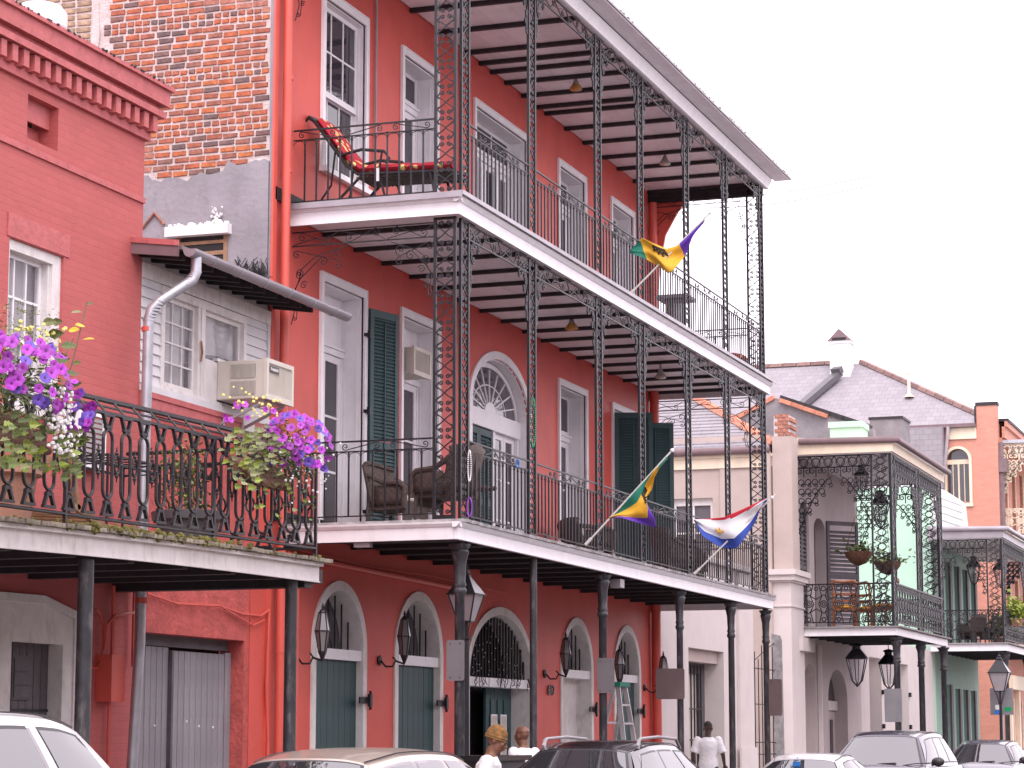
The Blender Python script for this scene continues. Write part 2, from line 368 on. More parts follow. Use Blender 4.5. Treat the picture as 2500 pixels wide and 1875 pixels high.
def arch_band(m, xa, xb, zs, rise, wd, y0, y1, n=24):
    a = arch_pts(xa, xb, zs, rise, n); b = arch_pts(xa, xb, zs, rise, n, wd)
    for i in range(n):
        m.prism([(a[i][0],y0,a[i][1]),(a[i+1][0],y0,a[i+1][1]),(b[i+1][0],y0,b[i+1][1]),(b[i][0],y0,b[i][1])], (0,y1-y0,0))

# ------------------------------------------------------------------ red townhouse
HX0, HX1 = 25.76, 42.2
house = thing('red_townhouse', 'three-storey red townhouse with arched doorways and iron galleries', 'building', (HX0, YW, 0))
L1 = [(27.07,28.69,.15,2.72,.80),(29.75,31.43,.15,2.72,.82),(32.47,35.38,.15,2.50,1.0),(36.80,38.43,.15,2.72,.80),(39.72,41.25,.15,2.72,.80)]
L2 = [(27.25,28.57,4.14,7.28,0),(29.93,31.25,4.14,7.28,0),(32.62,35.18,4.14,6.48,.77),(36.76,38.15,4.14,7.28,0),(39.75,41.05,4.14,7.28,0)]
L3 = [(27.22,28.54,8.72,10.93,0),(29.90,31.14,7.99,10.92,0),(32.78,35.10,7.99,10.92,0),(36.78,38.14,7.99,10.92,0),(39.74,41.04,7.99,10.92,0)]
m = MB(); wall_open(m, HX0, HX1, 0, 12.3, YW, YW+.35, L1+L2+L3); wall = m.build('front_wall', 'red_stucco', house)
m = MB(); m.box(HX0, HX1, YW+1.5, 22, 0, 12.3); m.box(HX0, HX0+.3, YW+.35, YW+1.5, 0, 12.3); m.box(HX1-.3, HX1, YW+.35, YW+1.5, 0, 12.3)
m.box(HX0+.3, HX1-.3, YW+.35, YW+1.5, 3.62, 3.72); m.box(HX0+.3, HX1-.3, YW+.35, YW+1.5, 7.4, 7.5); m.box(HX0+.3, HX1-.3, YW+.35, YW+1.5, 11.2, 11.3)
m.build('inner_wall', 'mortar', house)
m = MB(); m.prism([(HX0-.1,YW-.1,12.3),(HX0-.1,22.1,12.3),(HX0-.1,17,13.4)], (HX1-HX0+.2,0,0)); m.build('roof', 'slate', house)
# shallow pilaster seen on the top floor and the conduit between the openings
B('pilaster', 'red_stucco', house, (32.10,32.52,YW-.05,YW-.002,7.99,11.55))
m = MB(); m.tube([(28.86,YW-.03,8.2),(28.86,YW-.03,11.5)], .016, 6); m.build('conduit', 'grey_trim', house)
m = MB(); m.box(HX0,HX1,YW-.03,YW-.002,4.16,4.28); m.box(HX0,HX1,YW-.03,YW-.002,8.0,8.16); m.build('skirting', 'joist_dark', house)

DEEP = .27
def sash(parent, x0, x1, z0, z1, y, cols, rows, fr=.05, mun=.022, gm='pane_dark', fm='white_paint', split=None, name='sash'):
    """a framed sash with bars and single panes; panes are sub-parts"""
    m = MB(); m.box(x0,x0+fr,y,y+.045,z0,z1); m.box(x1-fr,x1,y,y+.045,z0,z1); m.box(x0+fr,x1-fr,y,y+.045,z1-fr,z1); m.box(x0+fr,x1-fr,y,y+.045,z0,z0+fr*1.3)
    ix0, ix1, iz0, iz1 = x0+fr, x1-fr, z0+fr*1.3, z1-fr
    for c in range(1, cols): xx = ix0+(ix1-ix0)*c/cols; m.box(xx-mun/2, xx+mun/2, y+.008, y+.04, iz0, iz1)
    for r in range(1, rows): zz = iz0+(iz1-iz0)*r/rows; m.box(ix0, ix1, y+.006, y+.038, zz-mun/2, zz+mun/2)
    s = m.build(name, fm, parent)
    for c in range(cols):
        for r in range(rows):
            a, b = ix0+(ix1-ix0)*c/cols, ix0+(ix1-ix0)*(c+1)/cols; d, e = iz0+(iz1-iz0)*r/rows, iz0+(iz1-iz0)*(r+1)/rows
            B('pane', gm, parent, (a,b,y+.018,y+.026,d,e))
    return s
def casing(parent, x0, x1, z0, z1, wd=.09, y0=YW-.03, fm='white_paint', sill=False):
    m = MB(); m.box(x0-wd,x0,y0,YW+.02,z0,z1+wd); m.box(x1,x1+wd*.55,y0,YW+.02,z0,z1+wd); m.box(x0,x1,y0,YW+.02,z1,z1+wd)
    m.box(x0-wd-.015,x0-wd,y0-.012,YW-.002,z0,z1+wd+.015); m.box(x1+wd*.55,x1+wd*.55+.012,y0-.012,YW-.002,z0,z1+wd+.015); m.box(x0-wd,x1+wd*.55,y0-.012,YW-.002,z1+wd,z1+wd+.015)
    if sill: m.box(x0-wd-.02, x1+wd, y0-.06, YW+.04, z0-.07, z0)
    return m.build('casing', fm, parent)
def reveal(parent, x0, x1, z0, z1, dp=DEEP, fm='white_paint'):
    """white panelled jambs and head lining the depth of the wall"""
    m = MB(); y0, y1 = YW+.022, YW+dp+.07
    m.box(x0,x0+.02,y0,y1,z0,z1); m.box(x1-.02,x1,y0,y1,z0,z1); m.box(x0+.02,x1-.02,y0,y1,z1-.02,z1)
    for a, b in ((z0+.12,z0+.75),(z0+.85,z1-.15)):    # raised moulding on the far jamb
        for q in ((y0+.05,y0+.062),(y1-.10,y1-.088)): m.box(x1-.028,x1-.0199,q[0],q[1],a,b)
    return m.build('jamb', fm, parent)
def french_door(o, tr=True, ac=None, gm='pane_dark', name='doorway', leaf_rows=3, label=None):
    x0, x1, z0, z1, _ = o
    g = bpy.data.objects.new(name, None); C.objects.link(g); g.parent = house; g.location = Vector((x0, YW, z0)) - wloc(house)
    casing(g, x0, x1, z0, z1); reveal(g, x0, x1, z0, z1)
    y = YW+DEEP; ix0, ix1 = x0+.021, x1-.021; zt = z0+2.35
    m = MB(); m.box(ix0,ix1,y-.02,y+.07,zt,zt+.11); m.box(ix0,ix1,y-.045,y-.02,zt+.08,zt+.11)
    m.box(ix0,ix0+.05,y,y+.07,z0,zt); m.box(ix1-.05,ix1,y,y+.07,z0,zt); m.build('transom_bar', 'white_paint', g)
    mid = (ix0+ix1)/2
    for a, b in ((ix0+.052, mid-.004),(mid+.004, ix1-.052)):
        sash(g, a, b, z0+.02, zt-.005, y+.012, 1, leaf_rows, .09, .03, gm, name='door_leaf')
    if tr: sash(g, ix0, ix1, zt+.112, z1-.022, y+.01, 3, 1, .05, .025, gm, name='transom')
    else: B('transom_panel', 'white_paint', g, (ix0,ix1,y+.02,y+.05,zt+.112,z1-.022))
    return g
def guillotine(o, zmid, name='tall_window'):
    x0, x1, z0, z1, _ = o
    g = bpy.data.objects.new(name, None); C.objects.link(g); g.parent = house; g.location = Vector((x0, YW, z0)) - wloc(house)
    casing(g, x0, x1, z0, z1, sill=True, wd=.1); reveal(g, x0, x1, z0, z1, .16)
    sash(g, x0+.021, x1-.021, zmid, z1-.022, YW+.10, 3, 2, .06, .025)
    sash(g, x0+.021, x1-.021, z0+.004, zmid+.05, YW+.15, 3, 2, .06, .025)
    return g
guillotine(L3[0], 9.72)
for i, o in enumerate(L3[1:]):
    if i == 1:
        g = french_door(o, leaf_rows=3)
        B('mullion', 'white_paint', g, (33.5,33.6,YW+.2,YW+.26,7.99,10.3),(34.3,34.4,YW+.2,YW+.26,7.99,10.3))
    else: french_door(o)
for i, o in enumerate(L2):
    if i == 2: continue
    french_door(o, tr=(i not in (0,1)))
# interior seen dark behind the panes
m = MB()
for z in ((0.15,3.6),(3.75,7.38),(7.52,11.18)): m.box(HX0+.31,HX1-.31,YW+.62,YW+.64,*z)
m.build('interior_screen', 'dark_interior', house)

# arched doorway of the middle floor: fanlight over louvred doors
def shutter(parent, hinge, w_, z0, z1, ang, mid=.42, fm='green_paint', name='shutter', pitch=.048, lv=True, th=.04):
    """louvred shutter hinged at a point on the wall; ang 0 = lying along +X, 90 = straight out to the street"""
    g = bpy.data.objects.new(name, None); C.objects.link(g); g.parent = parent
    g.location = Vector(hinge) - wloc(parent); g.rotation_euler = (0,0,-ang)
    st = .075; h = z1-z0
    m = MB(); m.box(0,st,-th,0,z0,z1); m.box(w_-st,w_,-th,0,z0,z1)
    zz = [z0, z0+h*mid, z1]
    for q, t in ((z0,.16),(z0+h*mid-.05,.10),(z1-.10,.10)): m.box(st,w_-st,-th+.002,-.002,q,q+t)
    mm = m.mesh('shutter_frame', fm); o = bpy.data.objects.new('shutter_frame', mm); C.objects.link(o); o.parent = g
    sl = MB(); sl.hexa([(st,-th+.004,0),(w_-st,-th+.004,0),(w_-st,-.006,.052),(st,-.006,.052),(st,-th+.004,.010),(w_-st,-th+.004,.010),(w_-st,-.006,.062),(st,-.006,.062)])
    sm = sl.mesh('slat', fm)
    for a, b in ((z0+.17,z0+h*mid-.06),(z0+h*mid+.06,z1-.12)):
        z = a
        while z < b:
            s = bpy.data.objects.new('slat', sm); C.objects.link(s); s.parent = g; s.location = (0,0,z); z += pitch
    r = MB(); r.box(w_/2-.008,w_/2+.008,-th-.012,-th,z0+.2,z1-.16); rm = r.mesh('tilt_rod', fm); o = bpy.data.objects.new('tilt_rod', rm); C.objects.link(o); o.parent = g
    return g
a = L2[2]; g = bpy.data.objects.new('arched_doorway', None); C.objects.link(g); g.parent = house; g.location = Vector((a[0],YW,a[2]))-wloc(house)
m = MB(); arch_band(m, a[0], a[1], a[3], a[4], .12, YW-.03, YW+.02); m.box(a[0]-.12,a[0],YW-.03,YW+.02,a[2],a[3]); m.box(a[1],a[1]+.06,YW-.03,YW+.02,a[2],a[3]); m.build('casing', 'white_paint', g)
m = MB(); ar = arch_pts(a[0],a[1],a[3],a[4],24)
for p, q in zip(ar, ar[1:]): m.add([(p[0],YW+.02,p[1]),(q[0],YW+.02,q[1]),(q[0],YW+.34,q[1]),(p[0],YW+.34,p[1]),(p[0],YW+.02,p[1]-.02),(q[0],YW+.02,q[1]-.02),(q[0],YW+.34,q[1]-.02),(p[0],YW+.34,p[1]-.02)], [(4,5,6,7),(0,3,2,1),(0,1,5,4),(3,7,6,2)])
m.box(a[0],a[0]+.02,YW+.02,YW+.34,a[2],a[3]); m.box(a[1]-.02,a[1],YW+.02,YW+.34,a[2],a[3]); m.build('jamb', 'white_paint', g)
cxm = (a[0]+a[1])/2; yy = YW+.16
m = MB(); m.box(a[0]+.02,a[1]-.02,yy-.05,yy+.08,a[3]-.28,a[3]-.02); arch_band(m, a[0]+.10, a[1]-.10, a[3]-.02, a[4]-.09, .075, yy, yy+.05)
hub = [(cxm+.26*math.cos(math.pi*k/10), yy-.01, a[3]-.02+.26*.62*math.sin(math.pi*k/10)) for k in range(11)]
m.prism(hub, (0,.06,0))
m.build('transom_bar', 'white_paint', g)
m = MB()
for k in range(1,10):
    t = math.pi*k/10
    m.bar((cxm+.24*math.cos(t),yy+.02,a[3]-.02+.15*math.sin(t)),(cxm+1.18*math.cos(t),yy+.02,a[3]-.02+.66*math.sin(t)),.022,.03,(0,1,0))
m.tube([(cxm+.74*math.cos(math.pi*k/16),yy+.02,a[3]-.02+.42*math.sin(math.pi*k/16)) for k in range(17)], .012, 4)
m.build('fan_bar', 'white_paint', g)
for k in range(10):
    t0, t1 = math.pi*k/10, math.pi*(k+1)/10
    P = [(cxm+.24*math.cos(t0),a[3]-.02+.15*math.sin(t0)),(cxm+1.18*math.cos(t0),a[3]-.02+.67*math.sin(t0)),(cxm+1.18*math.cos((t0+t1)/2),a[3]-.02+.67*math.sin((t0+t1)/2)),(cxm+1.18*math.cos(t1),a[3]-.02+.67*math.sin(t1)),(cxm+.24*math.cos(t1),a[3]-.02+.15*math.sin(t1))]
    m = MB(); m.prism([(x,yy+.022,z) for x,z in P], (0,.006,0)); m.build('pane', 'pane_grey', g)
zt = a[3]-.28
for q in ((a[0]+.02,a[0]+.10),(33.98,34.08),(a[1]-.10,a[1]-.02)): B('post', 'white_paint', g, (q[0],q[1],yy-.02,yy+.07,a[2],zt))
shutter(house, (32.73,yy+.02,0), .62, a[2]+.02, zt-.02, R_(0), .46); shutter(house, (33.36,yy+.02,0), .61, a[2]+.02, zt-.02, R_(0), .46)
sash(g, 34.09, 34.58, a[2]+.02, zt, yy+.03, 1, 3, .09, .03, name='door_leaf'); sash(g, 34.59, 35.07, a[2]+.02, zt, yy+.03, 1, 3, .09, .03, name='door_leaf')
# open shutters of the middle floor
shutter(house, (28.66,YW-.035,0), .62, 4.2, 7.16, R_(14), .40)
shutter(house, (39.72,YW-.035,0), .66, 4.2, 7.2, R_(72), .45, name='shutter')
shutter(house, (41.10,YW-.035,0), .66, 4.2, 7.2, R_(62), .45, name='shutter')
hm = MB(); hm.box(-.05,.09,-.05,-.0,-.02,.02); hm.box(-.05,-.02,-.09,-.05,-.05,.05); hme = hm.mesh('hinge', 'iron')
for x, z in ((28.6,4.5),(28.6,5.8),(28.6,6.8)): inst('hinge', hme, house, (x,YW-.02,z))

# ground-floor arches
def bars_in_arch(parent, xa, xb, zs, rise, y, n, rad=.012, x_to=None, mat_='iron'):
    cxm = (xa+xb)/2; hw = (xb-xa)/2
    for k in range(n):
        x = xa+(xb-xa)*(k+.5)/n; q = 1-((x-cxm)/hw)**2
        if q < .06: continue
        m = MB(); m.tube([(x,y,zs),(x,y,zs+rise*math.sqrt(q)*.97)], rad, 6); m.build('grille_bar', mat_, parent)
planks = {}
def plank_door(parent, x0, x1, z0, z1, y, n, fm='green_paint', name='door_leaf', gap=.006):
    g = bpy.data.objects.new(name, None); C.objects.link(g); g.parent = parent; g.location = Vector((x0,y,z0))-wloc(parent)
    wd = (x1-x0)/n; key = (round(wd,4), round(z1-z0,4), fm)
    if key not in planks:
        m = MB(); m.prism([(gap/2,0,0),(wd-gap/2,0,0),(wd-gap/2-.004,-.012,0),(gap/2+.004,-.012,0)], (0,0,z1-z0)); planks[key] = m.mesh('plank', fm)
    for k in range(n):
        o = bpy.data.objects.new('plank', planks[key]); C.objects.link(o); o.parent = g; o.location = (k*wd, random.uniform(-.002,.002), 0)
    m = MB(); m.box(x0,x1,y+.001,y+.03,z0,z1); m.build('door_core', fm, g)
    return g
for i, (xa, xb, za, zs, rs) in enumerate(L1):
    g = bpy.data.objects.new('arched_doorway', None); C.objects.link(g); g.parent = house; g.location = Vector((xa,YW,za))-wloc(house)
    m = MB(); arch_band(m, xa+.07, xb-.07, zs, rs-.07, .12, YW-.025, YW+.02); m.box(xb-.07,xb+.05,YW-.025,YW+.02,za,zs); m.box(xa-.05,xa+.07,YW-.025,YW+.02,za,zs); m.build('casing', 'old_white', g)
    m = MB(); dp = .42 if i == 2 else .33
    ar = arch_pts(xa+.07,xb-.07,zs,rs-.07,24)
    for p, q in zip(ar, ar[1:]): m.add([(p[0],YW+.02,p[1]),(q[0],YW+.02,q[1]),(q[0],YW+dp,q[1]),(p[0],YW+dp,p[1])], [(0,3,2,1)])
    m.box(xa+.04,xa+.07,YW+.02,YW+dp,za,zs); m.box(xb-.07,xb-.04,YW+.02,YW+dp,za,zs); m.build('jamb', 'old_white', g, fix=False)
    yb = YW+.20
    B('transom_bar', 'white_paint', g, (xa+.07,xb-.07,YW+.005,yb+.06,zs-.13,zs))
    if i == 2:
        bars_in_arch(g, xa+.07, xb-.07, zs, rs-.07, YW+.10, 21, .018)
        B('fan_back', 'dark_interior', g, (xa+.07,xb-.07,YW+.3,YW+.32,zs,zs+rs-.08)) if False else None
        sp = MB()
        for k in range(70):
            x = random.uniform(xa+.3, xb-.2); q = 1-((x-(xa+xb)/2)/((xb-xa)/2))**2
            sp.ball((x,YW+.07,zs+random.uniform(.0,.92)*rs*math.sqrt(max(q,0))), .008, 6, 4)
        o = sp.build('fairy_lights', 'petal_white', g); o['kind'] = 'stuff'
        gl = MB()
        for k in range(26):
            x = random.uniform(xa+.15, xb-.2); z = zs+.02; pts = [(x,YW-.02,z)]
            for j in range(4): pts.append((x+random.uniform(-.06,.06), YW-.03, z-.05*(j+1)*random.uniform(.5,1)))
            gl.tube(pts, .006, 4)
        o = gl.build('garland', 'iron', g); o['kind'] = 'stuff'
        # right leaf closed with two notices, left leaf standing open on the dark room
        plank_door(house, 34.15, xb-.10, za, zs-.13, yb+.12, 6)
        for q in (34.32,34.62,34.9): B('door_panel', 'green_paint', g, (q,q+.2,yb+.09,yb+.106,1.9,2.2))
    else:
        bars_in_arch(g, xa+.07, xb-.07, zs, rs-.07, YW+.15, 7)
        m = MB(); m.tube([(xa+.45,YW+.17,zs+.62),(xa+.75,YW+.17,zs+.42),(xa+1.0,YW+.17,zs)], .011, 6); m.build('grille_brace', 'iron', g)
        m = MB(); pts = arch_pts(xa+.07,xb-.07,zs,rs-.07,16); m.prism([(x,YW+.30,z) for x,z in pts], (0,.02,0)); m.build('fan_panel', 'pane_grey' , g)
        if i == 3:
            plank_door(house, xa+.07, xa+.80, za, zs-.13, yb+.02, 4)
            B('side_panel', 'old_white', g, (xa+.80,xb-.07,yb+.03,yb+.09,za,zs-.13))
        else: plank_door(house, xa+.07, xb-.07, za, zs-.13, YW+.085, 8)
        m = MB()
        m.box(xb-.22,xb+.09,YW-.05,YW-.026,2.06,2.14); m.box(xb+.02,xb+.09,YW-.09,YW-.05,2.02,2.18); m.tube([(xb+.06,YW-.07,1.98),(xb+.06,YW-.07,2.22)], .02, 6); m.build('hinge', 'iron', g)
        m = MB(); yq = YW+.06 if i != 3 else yb; m.box(xa+.08,xa+.2,yq-.03,yq+.012,2.07,2.13); m.box(xa+.12,xa+.16,yq-.045,yq-.03,2.0,2.2); m.build('latch', 'iron', g)
# notices on the open doorway's leaf
for k, x in enumerate((34.30, 34.72)):
    t = thing('notice_board', ('left' if k == 0 else 'right') + ' white framed notice of the pair on the green door leaf', 'notice', (x, YW+.28, 1.3), 'notices on the green door')
    B('frame', 'white_paint', t, (x,x+.26,YW+.275,YW+.29,1.2,1.225),(x,x+.26,YW+.275,YW+.29,1.955,1.98),(x,x+.025,YW+.275,YW+.29,1.225,1.955),(x+.235,x+.26,YW+.275,YW+.29,1.225,1.955))
    B('sheet', 'cushion_grey', t, (x+.025,x+.235,YW+.28,YW+.289,1.225,1.955))
# house number
def text_mesh(txt, h, ex, mt, name):
    cu = bpy.data.curves.new('t', 'FONT'); cu.body = txt; cu.size = h; cu.extrude = ex
    o = bpy.data.objects.new('t', cu); C.objects.link(o); bpy.context.view_layer.update()
    me = bpy.data.meshes.new_from_object(o.evaluated_get(bpy.context.evaluated_depsgraph_get())); bpy.data.objects.remove(o); bpy.data.curves.remove(cu)
    me.materials.clear(); me.materials.append(MT[mt]); q = bpy.data.objects.new(name, me); C.objects.link(q); return q
def digits(txt, x, z, y, h, parent, mt):
    o = text_mesh(txt, h, .012, mt, 'house_number'); o.rotation_euler = (R_(90),0,0); o.location = (x,y,z); return o
nm = digits('612', 36.08, 2.30, YW-.02, .22, None, 'sign_brown')
tag(nm, 'dark metal house number 612 beside the middle arched doorway', 'house number')
# pipe and cable run along the ground floor, drops and downpipes
m = MB(); m.tube([(26.2,YW-.06,3.78),(33.0,YW-.06,3.70)], .035, 8); m.tube([(26.4,YW-.05,3.86),(28.5,YW-.05,3.80),(31,YW-.05,3.82),(34,YW-.05,3.76)], .015, 5); m.build('conduit', 'red_paint', house)
m = MB(); m.tube([(25.92,YW-.10,.15),(25.90,YW-.10,12.1)], .055, 12)
for z in (1.3,2.6,3.5,5.9,8.35,9.5): m.tube([(25.92,YW-.10,z),(25.92,YW-.10,z+.05)], .064, 12)
o = m.build('downpipe', 'red_paint', house, smooth=True)
m = MB(); m.prism([(25.70,YW-.03,0),(25.80,YW-.03,0),(25.80,YW-.001,0),(25.70,YW-.001,0)], (0,0,12.3)); m.build('corner_strip', 'red_paint', house)
m = MB(); m.tube([(26.42,YW-.06,.15),(26.42,YW-.06,3.7)], .05, 10)
for z in (1.2,1.9,2.9): m.tube([(26.42,YW-.06,z),(26.42,YW-.06,z+.04)], .058, 10)
m.build('downpipe', 'red_paint', house, smooth=True)
m = MB(); m.tube([(42.08,YW-.10,.15),(42.02,YW-.10,3.0),(42.05,YW-.10,11.4)], .085, 12); m.build('downpipe', 'red_paint', house, smooth=True)
m = MB(); m.box(41.90,42.24,YW-.30,YW-.01,10.3,11.4) if False else None
pr = [(42.1,YW-.02,11.45),(42.1,YW-.75,11.45),(42.1,YW-.55,11.2),(42.1,YW-.32,10.8),(42.1,YW-.2,10.2),(42.1,YW-.16,9.6),(42.1,YW-.02,9.6)]
m.prism(pr, (.06,0,0)); m.build('corner_bracket', 'red_paint', house)
# ------------------------------------------------------------------ brick flank of the red house
flank = bpy.data.objects.new('brick_flank', None); C.objects.link(flank); flank.parent = house; flank.location = Vector((HX0,YW,0))-wloc(house)
B('mortar_bed', 'mortar', flank, (HX0-.012,HX0-.001,YW+.03,18,5.0,12.3))
def brick_mesh(l, h, k, seed):
    rg = random.Random(seed); j = lambda a: a+rg.uniform(-.005,.005)
    t = .016; m = MB()
    o = [(0,j(0),j(0)),(0,j(l),j(0)),(0,j(l),j(h)),(0,j(0),j(h))]
    i = [(-t,o[0][1]+.006,o[0][2]+.005),(-t,o[1][1]-.006,o[1][2]+.005),(-t,o[2][1]-.006,o[2][2]-.005),(-t,o[3][1]+.006,o[3][2]-.005)]
    m.add(o+i, [(4,5,6,7),(0,1,5,4),(1,2,6,5),(2,3,7,6),(3,0,4,7)])
    return m.mesh('brick', k)
CH = .0845
bm_s = [brick_mesh(.195, .062, 'brick', s) for s in range(6)]; bm_h = [brick_mesh(.092, .062, 'brick', 20+s) for s in range(4)]
tm_s = [brick_mesh(.20, .064, 'tan_brick', 40+s) for s in range(4)]
jag = lambda y: 8.36 + .025*math.sin(y*5.1) + .03*math.sin(y*17+1) + (.10 if y < 12.62 else 0) + (.06 if y < 12.15 else 0)
rest = MB(); rest_t = MB(); nb = 0
rg = random.Random(3)
for c in range(0, 56):
    z = 7.95 + c*CH
    header = (c % 8) in (3, 4) and c < 50
    pitch = .108 if header else .2155
    y = YW+.05 + (rg.uniform(0,.1) if not header else rg.uniform(0,.05)); first = True
    while y < 16.2:
        tan = y > 14.47
        if header and not tan: me = rg.choice(bm_h); ln = .092
        elif tan: me = rg.choice(tm_s); ln = .20; pitch = .222
        else:
            me = rg.choice(bm_s); ln = .195
        if 14.40 < y+ln and y < 14.50: y = 14.52; continue
        zz = z + rg.uniform(-.004,.004)
        if zz > jag(y+ln/2):
            hidden = (y > 13.6 and zz < 9.42+(y-13.65)*.62) or zz > 10.95 or (zz > 10.45 and y < 12.9) or y > 15.2 or zz > 10.3+.2*(y-12)
            if not hidden and nb < 298: inst('brick', me, flank, (HX0-.012, y, zz), scl=(1, (1.0 if header else rg.uniform(.93,1.04)), rg.uniform(.95,1.05))); nb += 1
            else: (rest_t if tan else rest).box(HX0-.026, HX0-.012, y, y+ln, zz, zz+.062)
        y += pitch*(1 if header else rg.uniform(.97,1.03))
print('bricks', nb)
o = rest.build('brick_course', 'rust_brick', flank); o['kind'] = 'stuff'
o = rest_t.build('brick_course', 'tan_brick', flank); o['kind'] = 'stuff'
m = MB(); zs_ = [7.5+.25*k for k in range(20)]
m.prism([(HX0-.032,14.40+.02*math.sin(z*9),z) for z in zs_]+[(HX0-.032,14.50+.018*math.sin(z*7+1),z) for z in reversed(zs_)], (.02,0,0)); m.build('mortar_seam', 'mortar', flank)
m = MB(); m.prism([(HX0-.034,YW+.0,z) for z in (5,7,9,11,12.3)]+[(HX0-.034,YW+.045+.01*math.sin(z*8),z) for z in (12.3,11,10.3,9.5,9,8.4,7,5)], (.03,0,0)); m.build('corner_render', 'plaster_grey', flank)
# grey render below the broken edge, with a window
WY0, WY1, WZ0, WZ1 = 12.60, 13.22, 6.7, 7.62
yk = [YW+.046+i*.06 for i in range(45)]
top = [(y, jag(y)+rg.uniform(-.02,.02)) for y in yk]
m = MB()
for (ya, za), (yb, zb) in zip(top, top[1:]):
    lo = 5.0; mid = (ya+yb)/2
    if WY0 < mid < WY1:
        m.prism([(HX0-.045,ya,WZ1),(HX0-.045,yb,WZ1),(HX0-.045,yb,zb),(HX0-.045,ya,za)], (.04,0,0)); m.prism([(HX0-.045,ya,lo),(HX0-.045,yb,lo),(HX0-.045,yb,WZ0),(HX0-.045,ya,WZ0)], (.04,0,0))
    else: m.prism([(HX0-.045,ya,lo),(HX0-.045,yb,lo),(HX0-.045,yb,zb),(HX0-.045,ya,za)], (.04,0,0))
m.build('render_coat', 'plaster_grey', flank)
fw = bpy.data.objects.new('flank_window', None); C.objects.link(fw); fw.parent = house; fw.location = Vector((HX0,WY0,WZ0))-wloc(house)
m = MB(); m.box(HX0-.16,HX0-.046,12.52,13.36,7.60,7.72); m.build('ledge', 'white_paint', fw)
B('frame', 'brown_wood', fw, (HX0-.06,HX0-.046,WY0-.03,WY0+.02,6.9,7.6),(HX0-.06,HX0-.046,WY1-.02,WY1+.03,6.9,7.6),(HX0-.058,HX0-.047,WY0+.02,WY1-.02,7.36,7.41),(HX0-.058,HX0-.047,WY0+.02,WY1-.02,7.50,7.54))
B('recess', 'dark_interior', fw, (HX0-.0455,HX0-.044,WY0+.02,WY1-.02,6.72,7.59))
m = MB(); pp = []
for k in range(40): m.ball((HX0-.10+rg.uniform(-.05,.04),rg.uniform(12.53,13.35),7.72+rg.uniform(-.01,.03)), rg.uniform(.012,.03), 5, 4)
for k in range(26): m.ball((HX0-.09+rg.uniform(-.03,.03),12.72+rg.gauss(0,.03),7.74+.008*k), rg.uniform(.012,.022)*(1.4-k*.03), 5, 4)
o = m.build('bird_droppings', 'petal_white', fw); o['kind'] = 'stuff'
m = MB(); m.tube([(HX0-.06,13.72,7.75),(HX0-.07,13.55,7.93),(HX0-.06,13.42,7.78)], .018, 6); m.build('rusty_hook', 'rust_brick', flank)
# dead creeper and white flashing near the corner
m = MB()
for k in range(130):
    p = Vector((HX0-.06, 12.22+rg.uniform(-.12,.16), 6.8+rg.uniform(0,.25))); pts = [p]
    for j in range(5): p = p+Vector((rg.uniform(-.02,.01), rg.uniform(-.06,.06), rg.uniform(-.01,.09))); pts.append(p)
    m.tube(pts, .005, 4)
o = m.build('dead_creeper', 'joist_dark', flank); o['kind'] = 'stuff'
m = MB(); m.prism([(HX0-.05,12.03,6.62),(HX0-.05,12.7,6.62),(HX0-.05,12.72,6.98),(HX0-.05,12.5,7.02),(HX0-.05,12.35,6.93),(HX0-.05,12.1,6.9)], (-.05,0,0)); m.build('flashing', 'white_paint', flank)
# window air conditioner in the flank
def air_con(name, label, x0, x1, y0, y1, z0, z1, bracket=True):
    """case sticking out to -Y; louvres on the -X side, coil grille on the street face"""
    t = thing(name, label, 'air conditioner', (x0, y0, z0))
    m = MB(); m.box(x0,x1,y0+.03,y1,z0,z1); o = m.build('case', 'ac_case', t)
    md = o.modifiers.new('b', 'BEVEL'); md.width = .015; md.segments = 2
    B('coil_frame', 'ac_case', t, (x0-.012,x1+.012,y0-.012,y0+.029,z0-.012,z0+.05),(x0-.012,x1+.012,y0-.012,y0+.029,z1-.04,z1+.012),(x0-.012,x0+.04,y0-.012,y0+.029,z0+.05,z1-.04),(x1-.04,x1+.012,y0-.012,y0+.029,z0+.05,z1-.04))
    B('coil', 'grille_grey', t, (x0+.04,x1-.04,y0+.01,y0+.028,z0+.05,z1-.04))
    m = MB(); n = 26
    for k in range(n): xx = x0+.045+(x1-x0-.09)*(k+.5)/n; m.box(xx-.003,xx+.003,y0-.004,y0+.009,z0+.05,z1-.04)
    m.build('coil_guard', 'ac_case', t)
    h = z1-z0; dy = y1-y0
    for a, b in ((z0+h*.10,z0+h*.46),(z0+h*.54,z0+h*.90)):
        B('vent_recess', 'ac_dark', t, (x0-.003,x0+.01,y0+dy*.22,y0+dy*.72,a,b))
        n = 22; sl = MB(); sl.box(-.012,-.003,-.0035,.0035,0,b-a); me = sl.mesh('vent_slat', 'ac_case')
        for k in range(n): inst('vent_slat', me, t, (x0, y0+dy*.22+dy*.5*(k+.5)/n, a))
    return t
air_con('window_air_conditioner', 'small white air conditioner in the window of the grey rendered flank, above the gutter', HX0-.42, HX0-.06, 12.62, 13.10, 6.72, 7.14)
